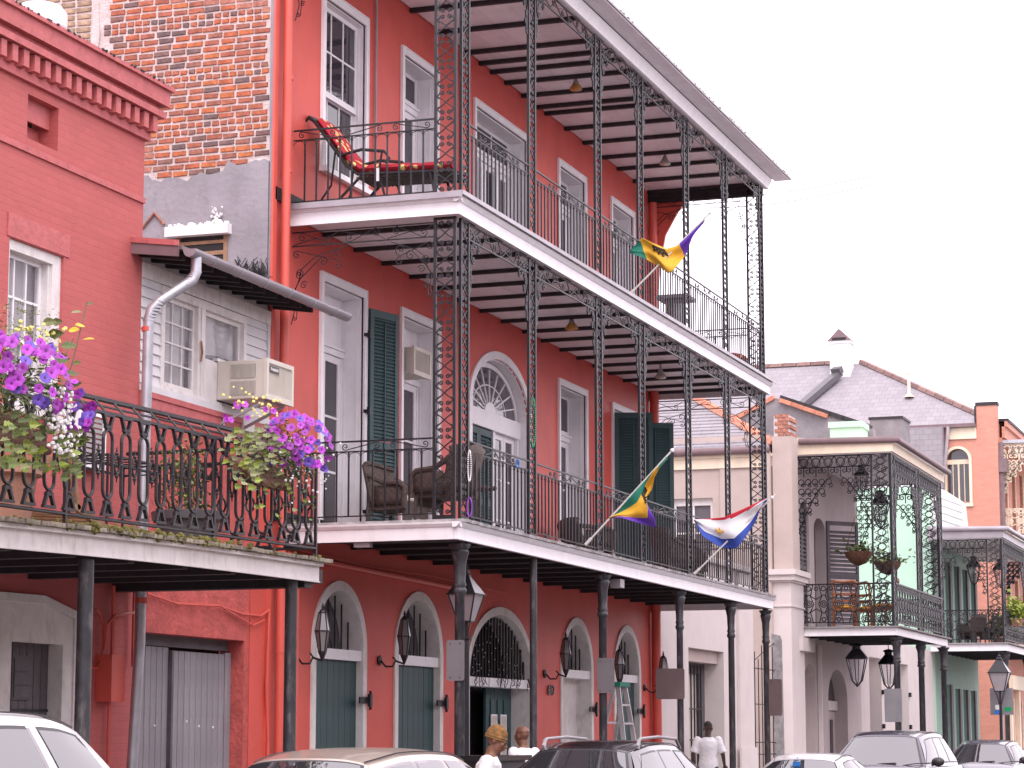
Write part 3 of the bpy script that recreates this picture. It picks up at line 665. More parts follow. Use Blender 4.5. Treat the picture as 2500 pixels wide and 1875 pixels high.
# ------------------------------------------------------------------ ironwork curves (u along, v up)
def spiral(cx_, cy_, r, a0, turns, inward=True, n=None, r1=.12):
    n = n or int(10*abs(turns))+4; out = []
    for k in range(n+1):
        t = k/n; rad = r*(1-(1-r1)*t); a = a0+2*math.pi*turns*t
        out.append((cx_+rad*math.cos(a), cy_+rad*math.sin(a)))
    return out
def s_scroll(x0, y0, x1, y1, r, flip=1, r2=None):
    """two volutes joined by a sweep: from a curl at (x0,y0) to a curl at (x1,y1)"""
    r2 = r2 or r; d = math.atan2(y1-y0, x1-x0)
    a = spiral(x0, y0, r, d+flip*math.pi/2, flip*1.25)[::-1]
    b = spiral(x1, y1, r2, d-flip*math.pi/2, flip*1.25)
    return a+b
def c_scroll(x0, y0, x1, y1, r, flip=1):
    d = math.atan2(y1-y0, x1-x0)
    a = spiral(x0, y0, r, d+flip*math.pi/2, flip*1.25)[::-1]
    b = spiral(x1, y1, r, d+flip*math.pi/2, -flip*1.25)
    return a+b
def curves_mesh(m, curves, o, ux, uz=(0,0,1), r=.009, seg=4):
    o, ux, uz = Vector(o), Vector(ux), Vector(uz)
    for c in curves: m.tube([o+ux*a+uz*b for a, b in c], r, seg)
    return m
def panel_curves(w_, h):
    """lace between the two bars of a post: a cluster of four curls every third of a metre, crossing stems between"""
    n = max(1, round(h/.325)); p = h/n; q = w_/2; out = []
    for k in range(n+1):
        z = k*p
        for sx in (-1,1):
            for sz in (-1,1):
                if (k == 0 and sz < 0) or (k == n and sz > 0): continue
                out.append(spiral(sx*q*.40, z+sz*.034, .030, math.pi/2*(1-sx)+.4, sx*sz*1.4))
                out.append([(sx*q*.40+sx*.028, z+sz*.034), (sx*q*.95, z+sz*.075), (sx*q*.8, z+sz*.11)])
    for k in range(n):
        z0, z1 = k*p+.09, (k+1)*p-.09
        out.append([(-q*.85,z0),(-q*.3,z0+(z1-z0)*.3),(q*.3,z0+(z1-z0)*.7),(q*.85,z1)])
        out.append([(q*.85,z0),(q*.3,z0+(z1-z0)*.3),(-q*.3,z0+(z1-z0)*.7),(-q*.85,z1)])
    return out
def bracket_curves(w_, h):
    return [s_scroll(.06,-.10,w_*.78,-.12,.05,1,.075), s_scroll(.10,-h*.36,w_*.55,-.20,.05,-1,.06), s_scroll(.05,-h*.62,.10,-h*.34,.04,1,.05),
            c_scroll(.04,-h*.92,.06,-h*.62,.03,-1), spiral(w_*.80,-.26,.055,2.0,-1.3), [(.0,-h),(.05,-h*.8),(.03,-h*.6),(.10,-h*.42),(.12,-h*.3),(w_*.4,-.14),(w_,-.02)],
            spiral(.16,-h*.50,.05,.5,1.4), spiral(.10,-h*.78,.035,.5,1.4)]
def frieze_curves(L, h, n=None):
    n = n or max(2, round(L/.62)); out = []; p = L/n
    for k in range(n):
        x = k*p; f = 1 if k % 2 else -1
        out.append(s_scroll(x+p*.22, h*.5+f*h*.12, x+p*.78, h*.5-f*h*.12, h*.32, f))
        out.append([(x+p*.02, h*.5-f*h*.4),(x+p*.2,h*.5),(x+p*.5,h*.5),(x+p*.98,h*.5+f*h*.4)])
    return out

gal = thing('iron_gallery', 'two-tier black iron gallery with white fascias across the red townhouse', 'gallery', (26.15, YF, 0))
GX0, GX1 = 26.15, 42.2
PX = [26.42, 29.03, 31.94, 34.09, 36.73, 39.25, 41.93]
def grp(name, parent, loc):
    g = bpy.data.objects.new(name, None); C.objects.link(g); g.parent = parent; g.location = Vector(loc)-wloc(parent); return g
pl_m = {}
def deck(zb, zd, js, jm, sm, flash):
    g = grp('deck', gal, (GX0,YF,zb))
    wd = .14; n = int((GX1-GX0)/wd)
    if 'a' not in pl_m:
        for k in range(5):
            m = MB(); e = random.uniform(0,.035); m.box(.003,wd-.003,-.085+e,2.19,-.035,0); pl_m['abcde'[k]] = m.mesh('plank', 'grey_wood')
    for k in range(n): inst('plank', pl_m[random.choice('abcde')], g, (GX0+k*wd, YF, zd+random.uniform(-.003,.003)))
    m = MB()
    m.box(GX0,GX1,YF,YF+.04,zb+.018,zd-.10); m.box(GX0,GX1,YF-.012,YF+.04,zb,zb+.018)
    m.prism([(GX0-.05,YF,zd-.10),(GX0-.05,YF-.02,zd-.09),(GX0-.05,YF-.045,zd-.06),(GX0-.05,YF-.055,zd-.038),(GX0-.05,YF+.04,zd-.038),(GX0-.05,YF+.04,zd-.10)], (GX1-GX0+.1,0,0))
    m.build('front_fascia', 'white_paint', gal)
    for xs, s in ((GX0,1),(GX1,-1)):
        m = MB(); m.box(*sorted((xs,xs+s*.04)), YF+.042, YW-.005, zb, zd-.10)
        m.prism([(xs,YF-.05,zd-.10),(xs-s*.02,YF-.05,zd-.09),(xs-s*.045,YF-.05,zd-.06),(xs-s*.05,YF-.05,zd-.038),(xs+s*.04,YF-.05,zd-.038),(xs+s*.04,YF-.05,zd-.10)] , (0,YW-YF+.045,0)) if s > 0 else None
        m.build('side_fascia', 'white_paint', gal)
    if flash:
        B('edge_flashing', 'gutter_metal', gal, (GX0-.09,GX1+.09,YF-.10,YF-.088,zd-.034,zd+.012),(GX0-.09,GX1+.09,YF-.10,YF+.06,zd+.0125,zd+.017),(GX0-.09,GX0-.078,YF-.085,YW-.02,zd-.06,zd+.012))
    jm_ = MB(); jm_.box(-.03,.03,YF+.045,YW-.002,.082,.139); me = jm_.mesh('joist', jm)
    me.transform(Matrix.Translation((0,-YF,0)))
    for x in js: inst('joist', me, gal, (x, YF, zb+.005))
    bl = 2.67; nb_ = 6
    for r in range(5):
        y0 = YF+.05+r*.43
        for k in range(nb_):
            x0 = GX0+.05+k*bl; B('soffit_board', sm, gal, (x0,min(x0+bl-.004,GX1-.05),y0,min(y0+.426,YW-.003),zb+.14+.0005*(k%2),zb+.155))
JS3 = [27.25,28.25,29.2,30.2,31.1,32.05,33.0,33.95,34.95,35.85,36.8,37.7,38.6,39.5,40.4,41.3,42.05]
JS2 = [26.5]+[27.3+.96*k for k in range(16)]
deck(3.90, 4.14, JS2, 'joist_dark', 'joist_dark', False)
deck(7.745, 7.99, JS3, 'joist_dark', 'soffit_white', True)
# ---- roof over the top gallery
EZ = 11.54
m = MB(); m.prism([(GX0-.1,YF,EZ),(GX0-.1,YF-.02,EZ+.01),(GX0-.1,YF-.025,EZ+.05),(GX0-.1,YF-.07,EZ+.12),(GX0-.1,YF-.09,EZ+.17),(GX0-.1,YF+.05,EZ+.17),(GX0-.1,YF+.05,EZ)], (GX1-GX0+.15,0,0)); m.build('eave_cornice', 'white_paint', gal, smooth=True, ang=30)
m = MB(); m.box(GX0-.2,GX1+.25,YF-.37,YF-.095,EZ+.185,EZ+.20); m.build('eave_board', 'soffit_white', gal)
m = MB(); m.prism([(GX0-.22,YF-.40,EZ+.20),(GX0-.22,YF-.40,EZ+.235),(GX0-.22,YW+.1,EZ+.62),(GX0-.22,YW+.1,EZ+.56),(GX0-.22,YF-.30,EZ+.205)], (GX1-GX0+.52,0,0)); m.build('gallery_roof', 'gutter_metal', gal)
m = MB(); rg = random.Random(5)
for k in range(90):
    x = rg.uniform(GX0,GX1); m.ball((x,YF-.40,EZ+.235), rg.uniform(.004,.018), 5, 3)
o = m.build('roof_grit', 'mossy_wood', gal); o['kind'] = 'stuff'
jt = MB(); jt.box(-.035,.035,.05,YW-YF-.003,.068,.129); jtm = jt.mesh('joist', 'joist_dark')
for x in [27.1,28.1,29.1,30.15,31.25,32.35,32.95,33.45,34.1,34.9,35.63,36.05,37.08,38.1,39.2,40.1,41.1,42.05]: inst('joist', jtm, gal, (x,YF,EZ-.03))
B('end_beam', 'joist_dark', gal, (42.06,42.16,YF+.05,YW-.005,EZ-.14,EZ+.06))
for r in range(5):
    y0 = YF+.05+r*.43
    for k in range(6):
        x0 = GX0+k*2.67; B('soffit_board', 'soffit_white', gal, (x0,min(x0+2.666,GX1),y0,min(y0+.426,YW-.003),EZ+.10+.0005*(k%2),EZ+.115))
# ---- posts
def post_mesh(h, w_=.25, bar=.034):
    m = MB()
    for s in (-1,1): m.box(s*w_/2-bar/2, s*w_/2+bar/2, -bar/2, bar/2, 0, h)
    m.box(-w_/2,w_/2,-.02,.02,.0,.05); m.box(-w_/2,w_/2,-.012,.012,h-.03,h)
    a = m.mesh('post', 'iron')
    m = MB(); curves_mesh(m, panel_curves(w_-bar, h-.08), (0,0,.05), (1,0,0), r=.0095); b = m.mesh('scrollwork', 'iron')
    return a, b
PYc = YF+.06
levels = [(4.145, 7.745, 4.14), (7.995, EZ-.005, 7.99)]
bk = MB(); curves_mesh(bk, bracket_curves(.42,.85), (0,0,0), (1,0,0), r=.0125); bkm = bk.mesh('bracket', 'iron')
for li, (z0, z1, zd) in enumerate(levels):
    pm, sm_ = post_mesh(z1-z0)
    for i, x in enumerate(PX):
        xx = x + (.11 if i == 0 else (-.02 if i == 6 else 0))
        p = inst('post', pm, gal, (xx, PYc, z0)); inst('scrollwork', sm_, p, (xx, PYc, z0))
        if i in (0, 6):
            xs = 26.28 if i == 0 else 42.03
            pm2 = inst('post', pm, gal, (xs, PYc+.15, z0), (0,0,R_(90))); q = bpy.data.objects.new('scrollwork', sm_); C.objects.link(q); q.parent = pm2
        if i < 6: inst('bracket', bkm, gal, (xx+.14, PYc, z1-.02))
        if i > 0: inst('bracket', bkm, gal, (xx-.14, PYc, z1-.02), scl=(-1,1,1))
    # frieze rails and scrolls under the fascia
    for a, b in zip(PX, PX[1:]):
        a_, b_ = a+.13, b-.13
        f = grp('frieze', gal, (a_, PYc, z1-.22))
        B('rail', 'iron', f, (a_,b_,PYc-.01,PYc+.01,z1-.215,z1-.197),(a_,b_,PYc-.01,PYc+.01,z1-.025,z1-.008))
        m = MB(); curves_mesh(m, frieze_curves(b_-a_, .19), (a_,PYc,z1-.205), (1,0,0), r=.0085); m.build('scrollwork', 'iron', f)
    for xs in (26.28, 42.03):
        f = grp('frieze', gal, (xs, PYc+.29, z1-.22)); ya, yb = PYc+.29, YW-.02
        B('rail', 'iron', f, (xs-.008,xs+.008,ya,yb,z1-.235,z1-.22),(xs-.008,xs+.008,ya,yb,z1-.065,z1-.05))
        m = MB(); curves_mesh(m, frieze_curves(yb-ya, .17, 3), (xs,ya,z1-.23), (0,1,0), r=.0065)
        curves_mesh(m, bracket_curves(.55,.75), (xs,ya,z1-.235), (0,1,0), r=.0065); curves_mesh(m, bracket_curves(.75,.95), (xs,yb,z1-.235), (0,-1,0), r=.0065)
        m.build('scrollwork', 'iron', f)
    # railings
    bal = MB(); bal.box(-.009,.009,-.009,.009,.0,.86); bal.lathe([(.013,.79),(.017,.805),(.013,.82)], seg=6); bme = bal.mesh('baluster', 'iron')
    def railing(p0, d, L, pitch, foot):
        d = Vector(d); r = grp('railing', gal, p0); m = MB(); p0 = Vector(p0)
        for z, t in ((.965,.024),(.845,.018),(.075,.018)): m.bar(p0+Vector((0,0,z)), p0+d*L+Vector((0,0,z)), t, t*.8)
        m.build('rail', 'iron', r)
        n = max(2, round(L/pitch))
        for k in range(1, n): inst('baluster', bme, r, p0+d*(L*k/n)+Vector((0,0,-.0)) if k % foot == 0 else p0+d*(L*k/n)+Vector((0,0,.075)), scl=(1,1,1) if k % foot == 0 else (1,1,.77/.86))
        m = MB()
        for k in range(n):      # little arches that join the balusters under the second rail
            a = p0+d*(L*k/n); b = p0+d*(L*(k+1)/n); q = (b-a).length/2
            m.tube([a+d*(q-q*math.cos(t))+Vector((0,0,.785+.05*math.sin(t))) for t in [math.pi*j/6 for j in range(7)]], .005, 3, caps=False)
        cs = []
        if abs(d.x) > .5:
            c = L/2
            for s in (-1,1):
                cs += [s_scroll(c+s*.16,.905,c+s*.52,.905,.042,s), spiral(c+s*.70,.90,.038,0,s*1.4), [(c+s*.5,.86),(c+s*.62,.885),(c+s*.75,.87)]]
            cs.append([(c-.14,.93),(c,.87),(c+.14,.93)])
        else:
            for k in range(3):
                c = L*(k+.5)/3; cs.append(s_scroll(c-.20,.905,c+.20,.905,.042,1 if k % 2 else -1))
        curves_mesh(m, cs, p0, d, r=.0075)
        m.build('scrollwork', 'iron', r)
    for a, b in zip(PX, PX[1:]): railing((a+.125+(.11 if a == PX[0] else 0), PYc, zd), (1,0,0), b-a-.25-(.11 if a == PX[0] else 0), .142, 3)
    for xs in (26.28, 42.03): railing((xs, PYc+.28, zd), (0,1,0), YW-PYc-.3, .155, 4)
# ---- columns under the gallery
colm = {}
def column(x, y, ztop, r, cap, parent, mt='steel_column', z0=.15):
    m = MB(); pr = [(r*1.9,z0),(r*1.9,z0+.04),(r*1.5,z0+.1),(r*1.15,z0+.2),(r,z0+.26),(r*.94,ztop-.62)]
    if cap: pr += [(r*1.25,ztop-.60),(r*1.3,ztop-.56),(r*1.05,ztop-.54),(r*1.25,ztop-.5),(r*1.05,ztop-.47),(r*1.15,ztop-.35),(r*1.2,ztop-.25),(r*1.55,ztop-.17),(r*1.75,ztop-.12),(r*1.5,ztop-.10),(r*2.0,ztop-.055),(r*2.15,ztop-.03),(r*.9,ztop-.025),(r*.9,ztop)]
    else: pr += [(r*.94,ztop)]
    m.lathe(pr, (x,y,0), 14)
    return m.build('column', mt, parent, smooth=True, ang=50)
for x, r, cp in ((26.52,.062,1),(29.2,.05,0),(32.2,.058,1),(36.25,.052,1),(39.5,.055,1),(42.02,.055,1)): column(x, YF+.10, 3.90, r, cp, gal)
B('floodlight', 'grey_trim', gal, (32.9,33.1,YF+.05,YF+.2,3.74,3.86))
B('floodlight', 'grey_trim', gal, (26.2,26.3,10.9,11.1,3.84,3.90))
# ------------------------------------------------------------------ things on and around the red gallery
# ceiling spot lamps
def ceiling_lamp(x, y, z, bulb, lab):
    t = thing('ceiling_lamp', lab, 'lamp', (x,y,z), 'spot lamps under the gallery ceilings')
    m = MB(); m.lathe([(.05,.30),(.05,.28),(.018,.27),(.018,.14),(.03,.13),(.045,.10),(.055,.06)], (x,y,z), 12); m.build('stem', 'grille_grey', t, smooth=True)
    m = MB(); m.lathe([(.056,.07),(.085,.03),(.10,.0),(.095,-.02),(.05,-.035),(.0,-.04)], (x,y,z), 14); m.build('reflector_bulb', bulb, t, smooth=True)
ceiling_lamp(34.25,10.9,11.46,'bulb_amber','amber spot lamp under the top gallery ceiling, nearer of the two')
ceiling_lamp(39.3,10.9,11.44,'bulb_grey','grey spot lamp under the top gallery ceiling, farther of the two')
ceiling_lamp(34.0,10.9,7.70,'bulb_amber','amber spot lamp under the middle gallery ceiling, nearer of the two')
ceiling_lamp(38.9,10.9,7.66,'bulb_grey','grey spot lamp under the middle gallery ceiling, farther of the two')
# lanterns
def wall_lantern(x, z, lab, s=1.0):
    y = YW-.36
    t = thing('wall_lantern', lab, 'lantern', (x,YW-.02,z), 'wall lanterns beside the arched doorways')
    m = MB(); m.lathe([(.06,0),(.07,-.02),(.045,-.03)], (x,YW-.005,z-.28), 8, 'y')
    m.tube([(x,YW-.03,z-.28),(x,YW-.10,z-.36),(x,YW-.20,z-.36),(x,YW-.24,z-.28),(x,YW-.20,z-.24)], .013, 6); m.tube([(x,YW-.24,z-.29),(x,y,z-.33),(x,y,z-.27)], .013, 6)
    m.build('bracket', 'iron', t)
    m = MB(); m.lathe([(.045,-.22),(.085,.02),(.09,.03),(.05,.24),(.0,.26)], (x,y,z), 6); m.build('glass', 'lamp_glass', t)
    m = MB()
    for k in range(6):
        a = 2*math.pi*k/6; c, s_ = math.cos(a), math.sin(a)
        m.tube([(x+.046*c,y+.046*s_,z-.22),(x+.091*c,y+.091*s_,z+.025),(x+.051*c,y+.051*s_,z+.24)], .008, 4)
    for r, q in ((.047,-.22),(.093,.025),(.052,.24)): m.tube([(x+r*math.cos(2*math.pi*k/6),y+r*math.sin(2*math.pi*k/6),z+q) for k in range(6)], .009, 4, closed=True)
    m.lathe([(.05,.24),(.035,.27),(.012,.29),(.018,.31),(.004,.36)], (x,y,z), 6); m.lathe([(.01,-.33),(.05,-.23),(.045,-.22)], (x,y,z), 6); m.build('frame', 'iron', t)
for x, z, l in ((26.55,2.86,'hexagonal wall lantern left of the leftmost arched doorway, nearest the column'),(29.18,2.90,'hexagonal wall lantern between the first and second arched doorways'),(35.95,2.90,'hexagonal wall lantern above the house number'),(38.85,2.82,'hexagonal wall lantern between the last two arched doorways'),(41.55,2.80,'hexagonal wall lantern at the far end of the red wall beside the downpipe')): wall_lantern(x, z, l)
def street_lamp(x, y, zb, s, lab, post=True, nm='street_lamp'):
    """four-sided gas-style lantern on a post; zb = underside of the lantern"""
    t = thing(nm, lab, 'street lamp', (x,y,.15))
    h1, h2 = .52*s, .36*s; a, b = .13*s, .27*s
    for k in range(4):
        q = R_(45+90*k); q2 = R_(135+90*k)
        P = lambda r, z, an: (x+r*1.414*math.cos(an), y+r*1.414*math.sin(an), zb+z)
        m = MB(); m.poly([P(a,0,q),P(a,0,q2),P(b,h1,q2),P(b,h1,q)]); m.build('glass_pane', 'street_glass', t)
        m = MB(); m.poly([P(b*1.1,h1,q),P(b*1.1,h1,q2),P(.07*s,h1+h2,q2),P(.07*s,h1+h2,q)]); m.build('roof_pane', 'sign_back' if k in (2,3) else 'iron', t)
    m = MB()
    for k in range(4):
        q = R_(45+90*k); c, s_ = math.cos(q)*1.414, math.sin(q)*1.414
        m.tube([(x+a*c,y+a*s_,zb),(x+b*c,y+b*s_,zb+h1),(x+.07*s*c,y+.07*s*s_,zb+h1+h2)], .016*s, 5)
        m.tube([(x+.03*s*c,y+.03*s*s_,zb-.32*s),(x+b*c*.92,y+b*s_*.92,zb+h1*.85)], .008*s, 4)
        q2 = R_(135+90*k); c2, s2 = math.cos(q2)*1.414, math.sin(q2)*1.414
        for r, z in ((a,0),(b*1.1,h1),(.075*s,h1+h2)): m.tube([(x+r*c,y+r*s_,zb+z),(x+r*c2,y+r*s2,zb+z)], .016*s, 4)
    m.lathe([(.08*s,h1+h2),(.09*s,h1+h2+.03),(.05*s,h1+h2+.07),(.06*s,h1+h2+.10),(.02*s,h1+h2+.13),(.005,h1+h2+.2)], (x,y,zb), 8)
    m.build('frame', 'iron', t)
    if post:
        m = MB(); m.lathe([(.11,.15),(.11,.5),(.06,.62),(.045,.9),(.040,zb-.36*s),(.06,zb-.34*s),(.06,zb-.30*s),(.03,zb-.28*s),(.03,zb)], (x,y,0), 10); m.build('post', 'iron', t, smooth=True)
    else:
        m = MB(); m.tube([(x,y,zb-.02),(x,y,zb-.45)], .03, 8); m.tube([(x,y,zb-.2),(x-.02,y+.26,zb-.2)], .018, 6); m.build('mount', 'iron', t)
    return t
street_lamp(27.2, 10.06, 3.0, .62, 'four-sided street lantern clamped beside the corner column of the red house')
# street signs seen from the back, each fixed to a column
def sign(x, y0, y1, z0, z1, lab, mt='sign_back', bx=0):
    t = thing('street_sign', lab, 'sign', (x,(y0+y1)/2,z0), 'street signs on the gallery columns')
    r = .03; pts = []
    for cy_, cz, a in ((y1-r,z1-r,0),(y0+r,z1-r,90),(y0+r,z0+r,180),(y1-r,z0+r,270)):
        for k in range(4): an = R_(a+30*k); pts.append((x, cy_+r*math.cos(an), cz+r*math.sin(an)))
    m = MB(); m.prism(pts, (.004,0,0)); m.build('plate', mt, t)
    for yy in (y0+.05,y1-.05):
        for zz in (z0+.04,z1-.04): m = MB(); m.lathe([(.010,-.006),(.010,0)], (x,yy,zz), 6, 'x'); m.build('bolt', 'chrome', t)
    for zz in (z0+.1,z1-.12): B('clamp', 'galvanised', t, (x+.004,x+.02,(y0+y1)/2-.05,(y0+y1)/2+.05,zz,zz+.025))
sign(26.44, 9.80, 10.02, 2.28, 2.75, 'plain grey sign back on the nearest column of the red gallery', 'sign_back')
sign(32.12, 9.70, 9.95, 2.24, 2.72, 'tall narrow grey sign back beside the stepladder', 'sign_back')
sign(36.18, 9.80, 10.26, 2.22, 2.69, 'square brownish sign back in front of the pale wall window bars', 'sign_brown')
sign(41.96, 9.60, 9.84, 2.02, 2.66, 'dark sign back on the farthest column of the red gallery', 'sign_brown')
# stepladder
t = thing('stepladder', 'silver aluminium stepladder with green top against the far arched doorway', 'ladder', (36.4,10.9,.15))
m = MB(); top = 2.42; xl, xr = 36.12, 36.68
for s in (0,1):
    a = Vector((xl-.22 if s == 0 else xr+.12, 10.55, .15)); b = Vector((36.22 if s == 0 else 36.60, 10.88, top)); m.bar(a, b, .03, .07, (0,1,0)); 
    a2 = Vector((xl-.1 if s == 0 else xr+.55, 11.45, .15)); b2 = Vector((36.24 if s == 0 else 36.66, 10.95, top)); m.bar(a2, b2, .03, .05, (0,1,0))
m.build('rail', 'aluminium', t)
for k in range(1,8):
    q = k/8; z = .15+(top-.15)*q; xa = xl-.22+.32*q; xb = xr+.12-.2*q; y = 10.55+.33*q
    B('step', 'aluminium', t, (xa,xb,y-.04,y+.04,z-.015,z+.015))
for k in (2,4,6):
    q = k/8; z = .15+(top-.15)*q; B('brace', 'aluminium', t, (xl-.1+.2*q,xr+.55-.45*q,11.45-.5*q-.01,11.45-.5*q+.01,z,z+.03))
B('top_cap', 'green_flag', t, (36.14,36.68,10.82,11.0,top,top+.07))
# ---- flags
def patch(P0, P1, nu, nv, X, amp, ph=0, fu=2.5):
    """sheet between two boundary polylines given in (y,z); folds along X"""
    def samp(P, t):
        L = [0]
        for a, b in zip(P, P[1:]): L.append(L[-1]+math.dist(a,b))
        d = t*L[-1]
        for i in range(len(P)-1):
            if d <= L[i+1]+1e-9:
                f = (d-L[i])/max(1e-9,L[i+1]-L[i]); f2 = f
                return (P[i][0]+(P[i+1][0]-P[i][0])*f2, P[i][1]+(P[i+1][1]-P[i][1])*f2)
        return P[-1]
    vs_ = []
    for i in range(nu+1):
        for j in range(nv+1):
            u, v = i/nu, j/nv; a, b = samp(P0,u), samp(P1,u)
            y = a[0]+(b[0]-a[0])*v; z = a[1]+(b[1]-a[1])*v
            x = X + amp*math.sin(fu*math.pi*2*u+ph+v*2.2)*(.25+v) + amp*.5*math.sin(7*u+9*v+ph)
            vs_.append((x,y,z))
    return vs_
def flag(lab, base, tip, X, P0, P1, colour, mats, extra=None, amp=.05, ph=0, nu=40, nv=24):
    t = thing('flag', lab, 'flag', base, 'flags on the gallery railings')
    m = MB(); d = (Vector(tip)-Vector(base)); m.tube([base, tip], .013, 8); m.tube([Vector(base)-d*.02, Vector(base)+d*.05], .022, 8); m.build('pole', 'old_white', t)
    m = MB(); m.ball(tip, .028, 8, 6); m.tube([tip, Vector(tip)+d.normalized()*.07], .008, 5); m.build('finial', 'white_paint', t)
    vs_ = patch(P0, P1, nu, nv, X, amp, ph); n = nv+1
    m = MB()
    for i in range(nu):
        for j in range(nv):
            m.mi = colour((i+.5)/nu, (j+.5)/nv); k = len(m.v)
            if i == 0 and j == 0: m.v = [tuple(v) for v in vs_]
            m.f.append((i*n+j,(i+1)*n+j,(i+1)*n+j+1,i*n+j+1)); m.m.append(m.mi)
    o = m.build('cloth', mats, t, smooth=True, ang=180, fix=False)
    sd_ = o.modifiers.new('s','SOLIDIFY'); sd_.thickness = .004
    def on(u, v, off=.010):
        i, j = min(nu-1,max(0,int(u*nu))), min(nv-1,max(0,int(v*nv))); a = Vector(vs_[i*n+j]); b = Vector(vs_[(i+1)*n+j]); c = Vector(vs_[i*n+j+1])
        p = a+(b-a)*(u*nu-i)+(c-a)*(v*nv-j); return p-Vector((off,0,0))
    return t, on
MG = ['green_flag','gold_flag','purple_cloth']
t, on = flag('purple gold and green flag flying from the top gallery rail', (33.23,9.76,8.02), (33.2,8.54,9.13), 33.2,
     [(8.62,9.08),(8.90,8.80),(9.05,8.68),(9.20,8.65),(9.40,8.74),(9.56,8.83),(9.76,8.66)], [(8.64,9.03),(8.90,8.58),(9.08,8.31),(9.16,8.27),(9.30,8.38),(9.48,8.50),(9.60,8.56),(9.72,8.60)],
     lambda u, v: 2 if u < .36+.10*v*(1-v) else (1 if u < .86 else 0), MG, amp=.05)
def crown(on, u0, v0, su, sv_, parent, mt='joist_dark'):
    m = MB()
    base = [(-1,-.6),(-1,-.25),(1,-.25),(1,-.6)]; pts = []
    for pl in ([(-1,-.7),(1,-.7)],[(-1,-.35),(1,-.35)],[(-1,-.7),(-1,-.35)],[(1,-.7),(1,-.35)],[(-1,-.3),(-1.1,.5),(-.5,.0),(-.35,.75),(0,.05),(.35,.75),(.5,0),(1.1,.5),(1,-.3)]):
        q = []
        for (a, b), (c, d) in zip(pl, pl[1:]):
            for k in range(7): q.append(on(u0+su*(a+(c-a)*k/7), v0+sv_*(b+(d-b)*k/7)))
        q.append(on(u0+su*pl[-1][0], v0+sv_*pl[-1][1])); m.tube(q, .010, 4)
    for a, b in ((-1.1,.6),(-.35,.85),(.35,.85),(1.1,.6)): m.ball(on(u0+su*a, v0+sv_*b), .016, 6, 4)
    m.build('crown_emblem', mt, parent)
crown(on, .62, .22, .07, .16, t)
t, on = flag('green gold and purple flag furled along its pole on the middle gallery', (31.09,9.76,4.23), (31.09,8.56,5.44), 31.07,
     [(8.62,5.38),(8.80,5.19),(9.12,4.84),(9.44,4.55)], [(8.64,5.33),(8.80,5.05),(8.86,4.92),(8.95,4.80),(8.80,4.55),(8.80,4.41),(9.0,4.47),(9.25,4.55),(9.42,4.55)],
     lambda u, v: 0 if v < .22 or u < .13 else (1 if v < .70 or u < .45 else 2), MG, amp=.06, ph=1)
crown(on, .46, .40, .05, .22, t)
t, on = flag('red white and blue flag with gold fleurs-de-lis on the middle gallery', (36.77,9.76,4.20), (36.77,8.52,5.34), 36.74,
     [(8.58,5.34),(8.9,5.20),(9.28,5.05),(9.78,5.03)], [(8.61,5.29),(8.72,5.10),(8.99,4.66),(9.09,4.55),(9.35,4.58),(9.61,4.75),(9.78,5.02)],
     lambda u, v: 0 if v < .17*(1.15-u) else (1 if v < .70 else 2), ['red_cloth','white_cloth','blue_cloth'], amp=.05, ph=2)
for u0, v0, s in ((.66,.48,.075),(.15,.55,.055)):
    m = MB()
    for pl in ([(0,-.9),(.22,-.2),(.28,.35),(0,1),(-.28,.35),(-.22,-.2)],[(-.2,-.3),(-.45,.3),(-.8,.4),(-1,.0),(-.8,-.3),(-.75,.05),(-.5,-.05)],[(.2,-.3),(.45,.3),(.8,.4),(1,.0),(.8,-.3),(.75,.05),(.5,-.05)],[(-.5,-.3),(.5,-.3),(.5,-.45),(-.5,-.45)]):
        m.poly([on(u0-s*a*.8, v0-s*2.0*b, .012) for a, b in pl])
    m.build('fleur_de_lis', 'gold_flag', t, fix=False)
# ---- bead strings
def beads(lab, p, w_, h, mt, n=60, r=.010):
    t = MB(); p = Vector(p)
    for k in range(n):
        a = 2*math.pi*k/n; t.ball(p+Vector((.0, w_*math.cos(a), h*math.sin(a)*.5-h*.5)), r, 6, 4)
    tag(t.build('bead_string', mt, None, smooth=True), lab, 'beads', 'bead strings left on the ironwork')
beads('green bead string hanging on the second post of the middle gallery', (29.0,9.82,5.92), .03, .62, 'bead_green')
beads('white bead string hanging on the corner post of the middle gallery', (26.6,9.80,4.98), .02, .36, 'bead_white', 44)
beads('purple bead string low on the corner post of the middle gallery', (26.6,9.80,4.42), .03, .22, 'bead_purple', 40)
beads('small blue bead cluster on the middle gallery scrollwork', (28.4,9.82,5.07), .02, .10, 'bead_blue', 20)
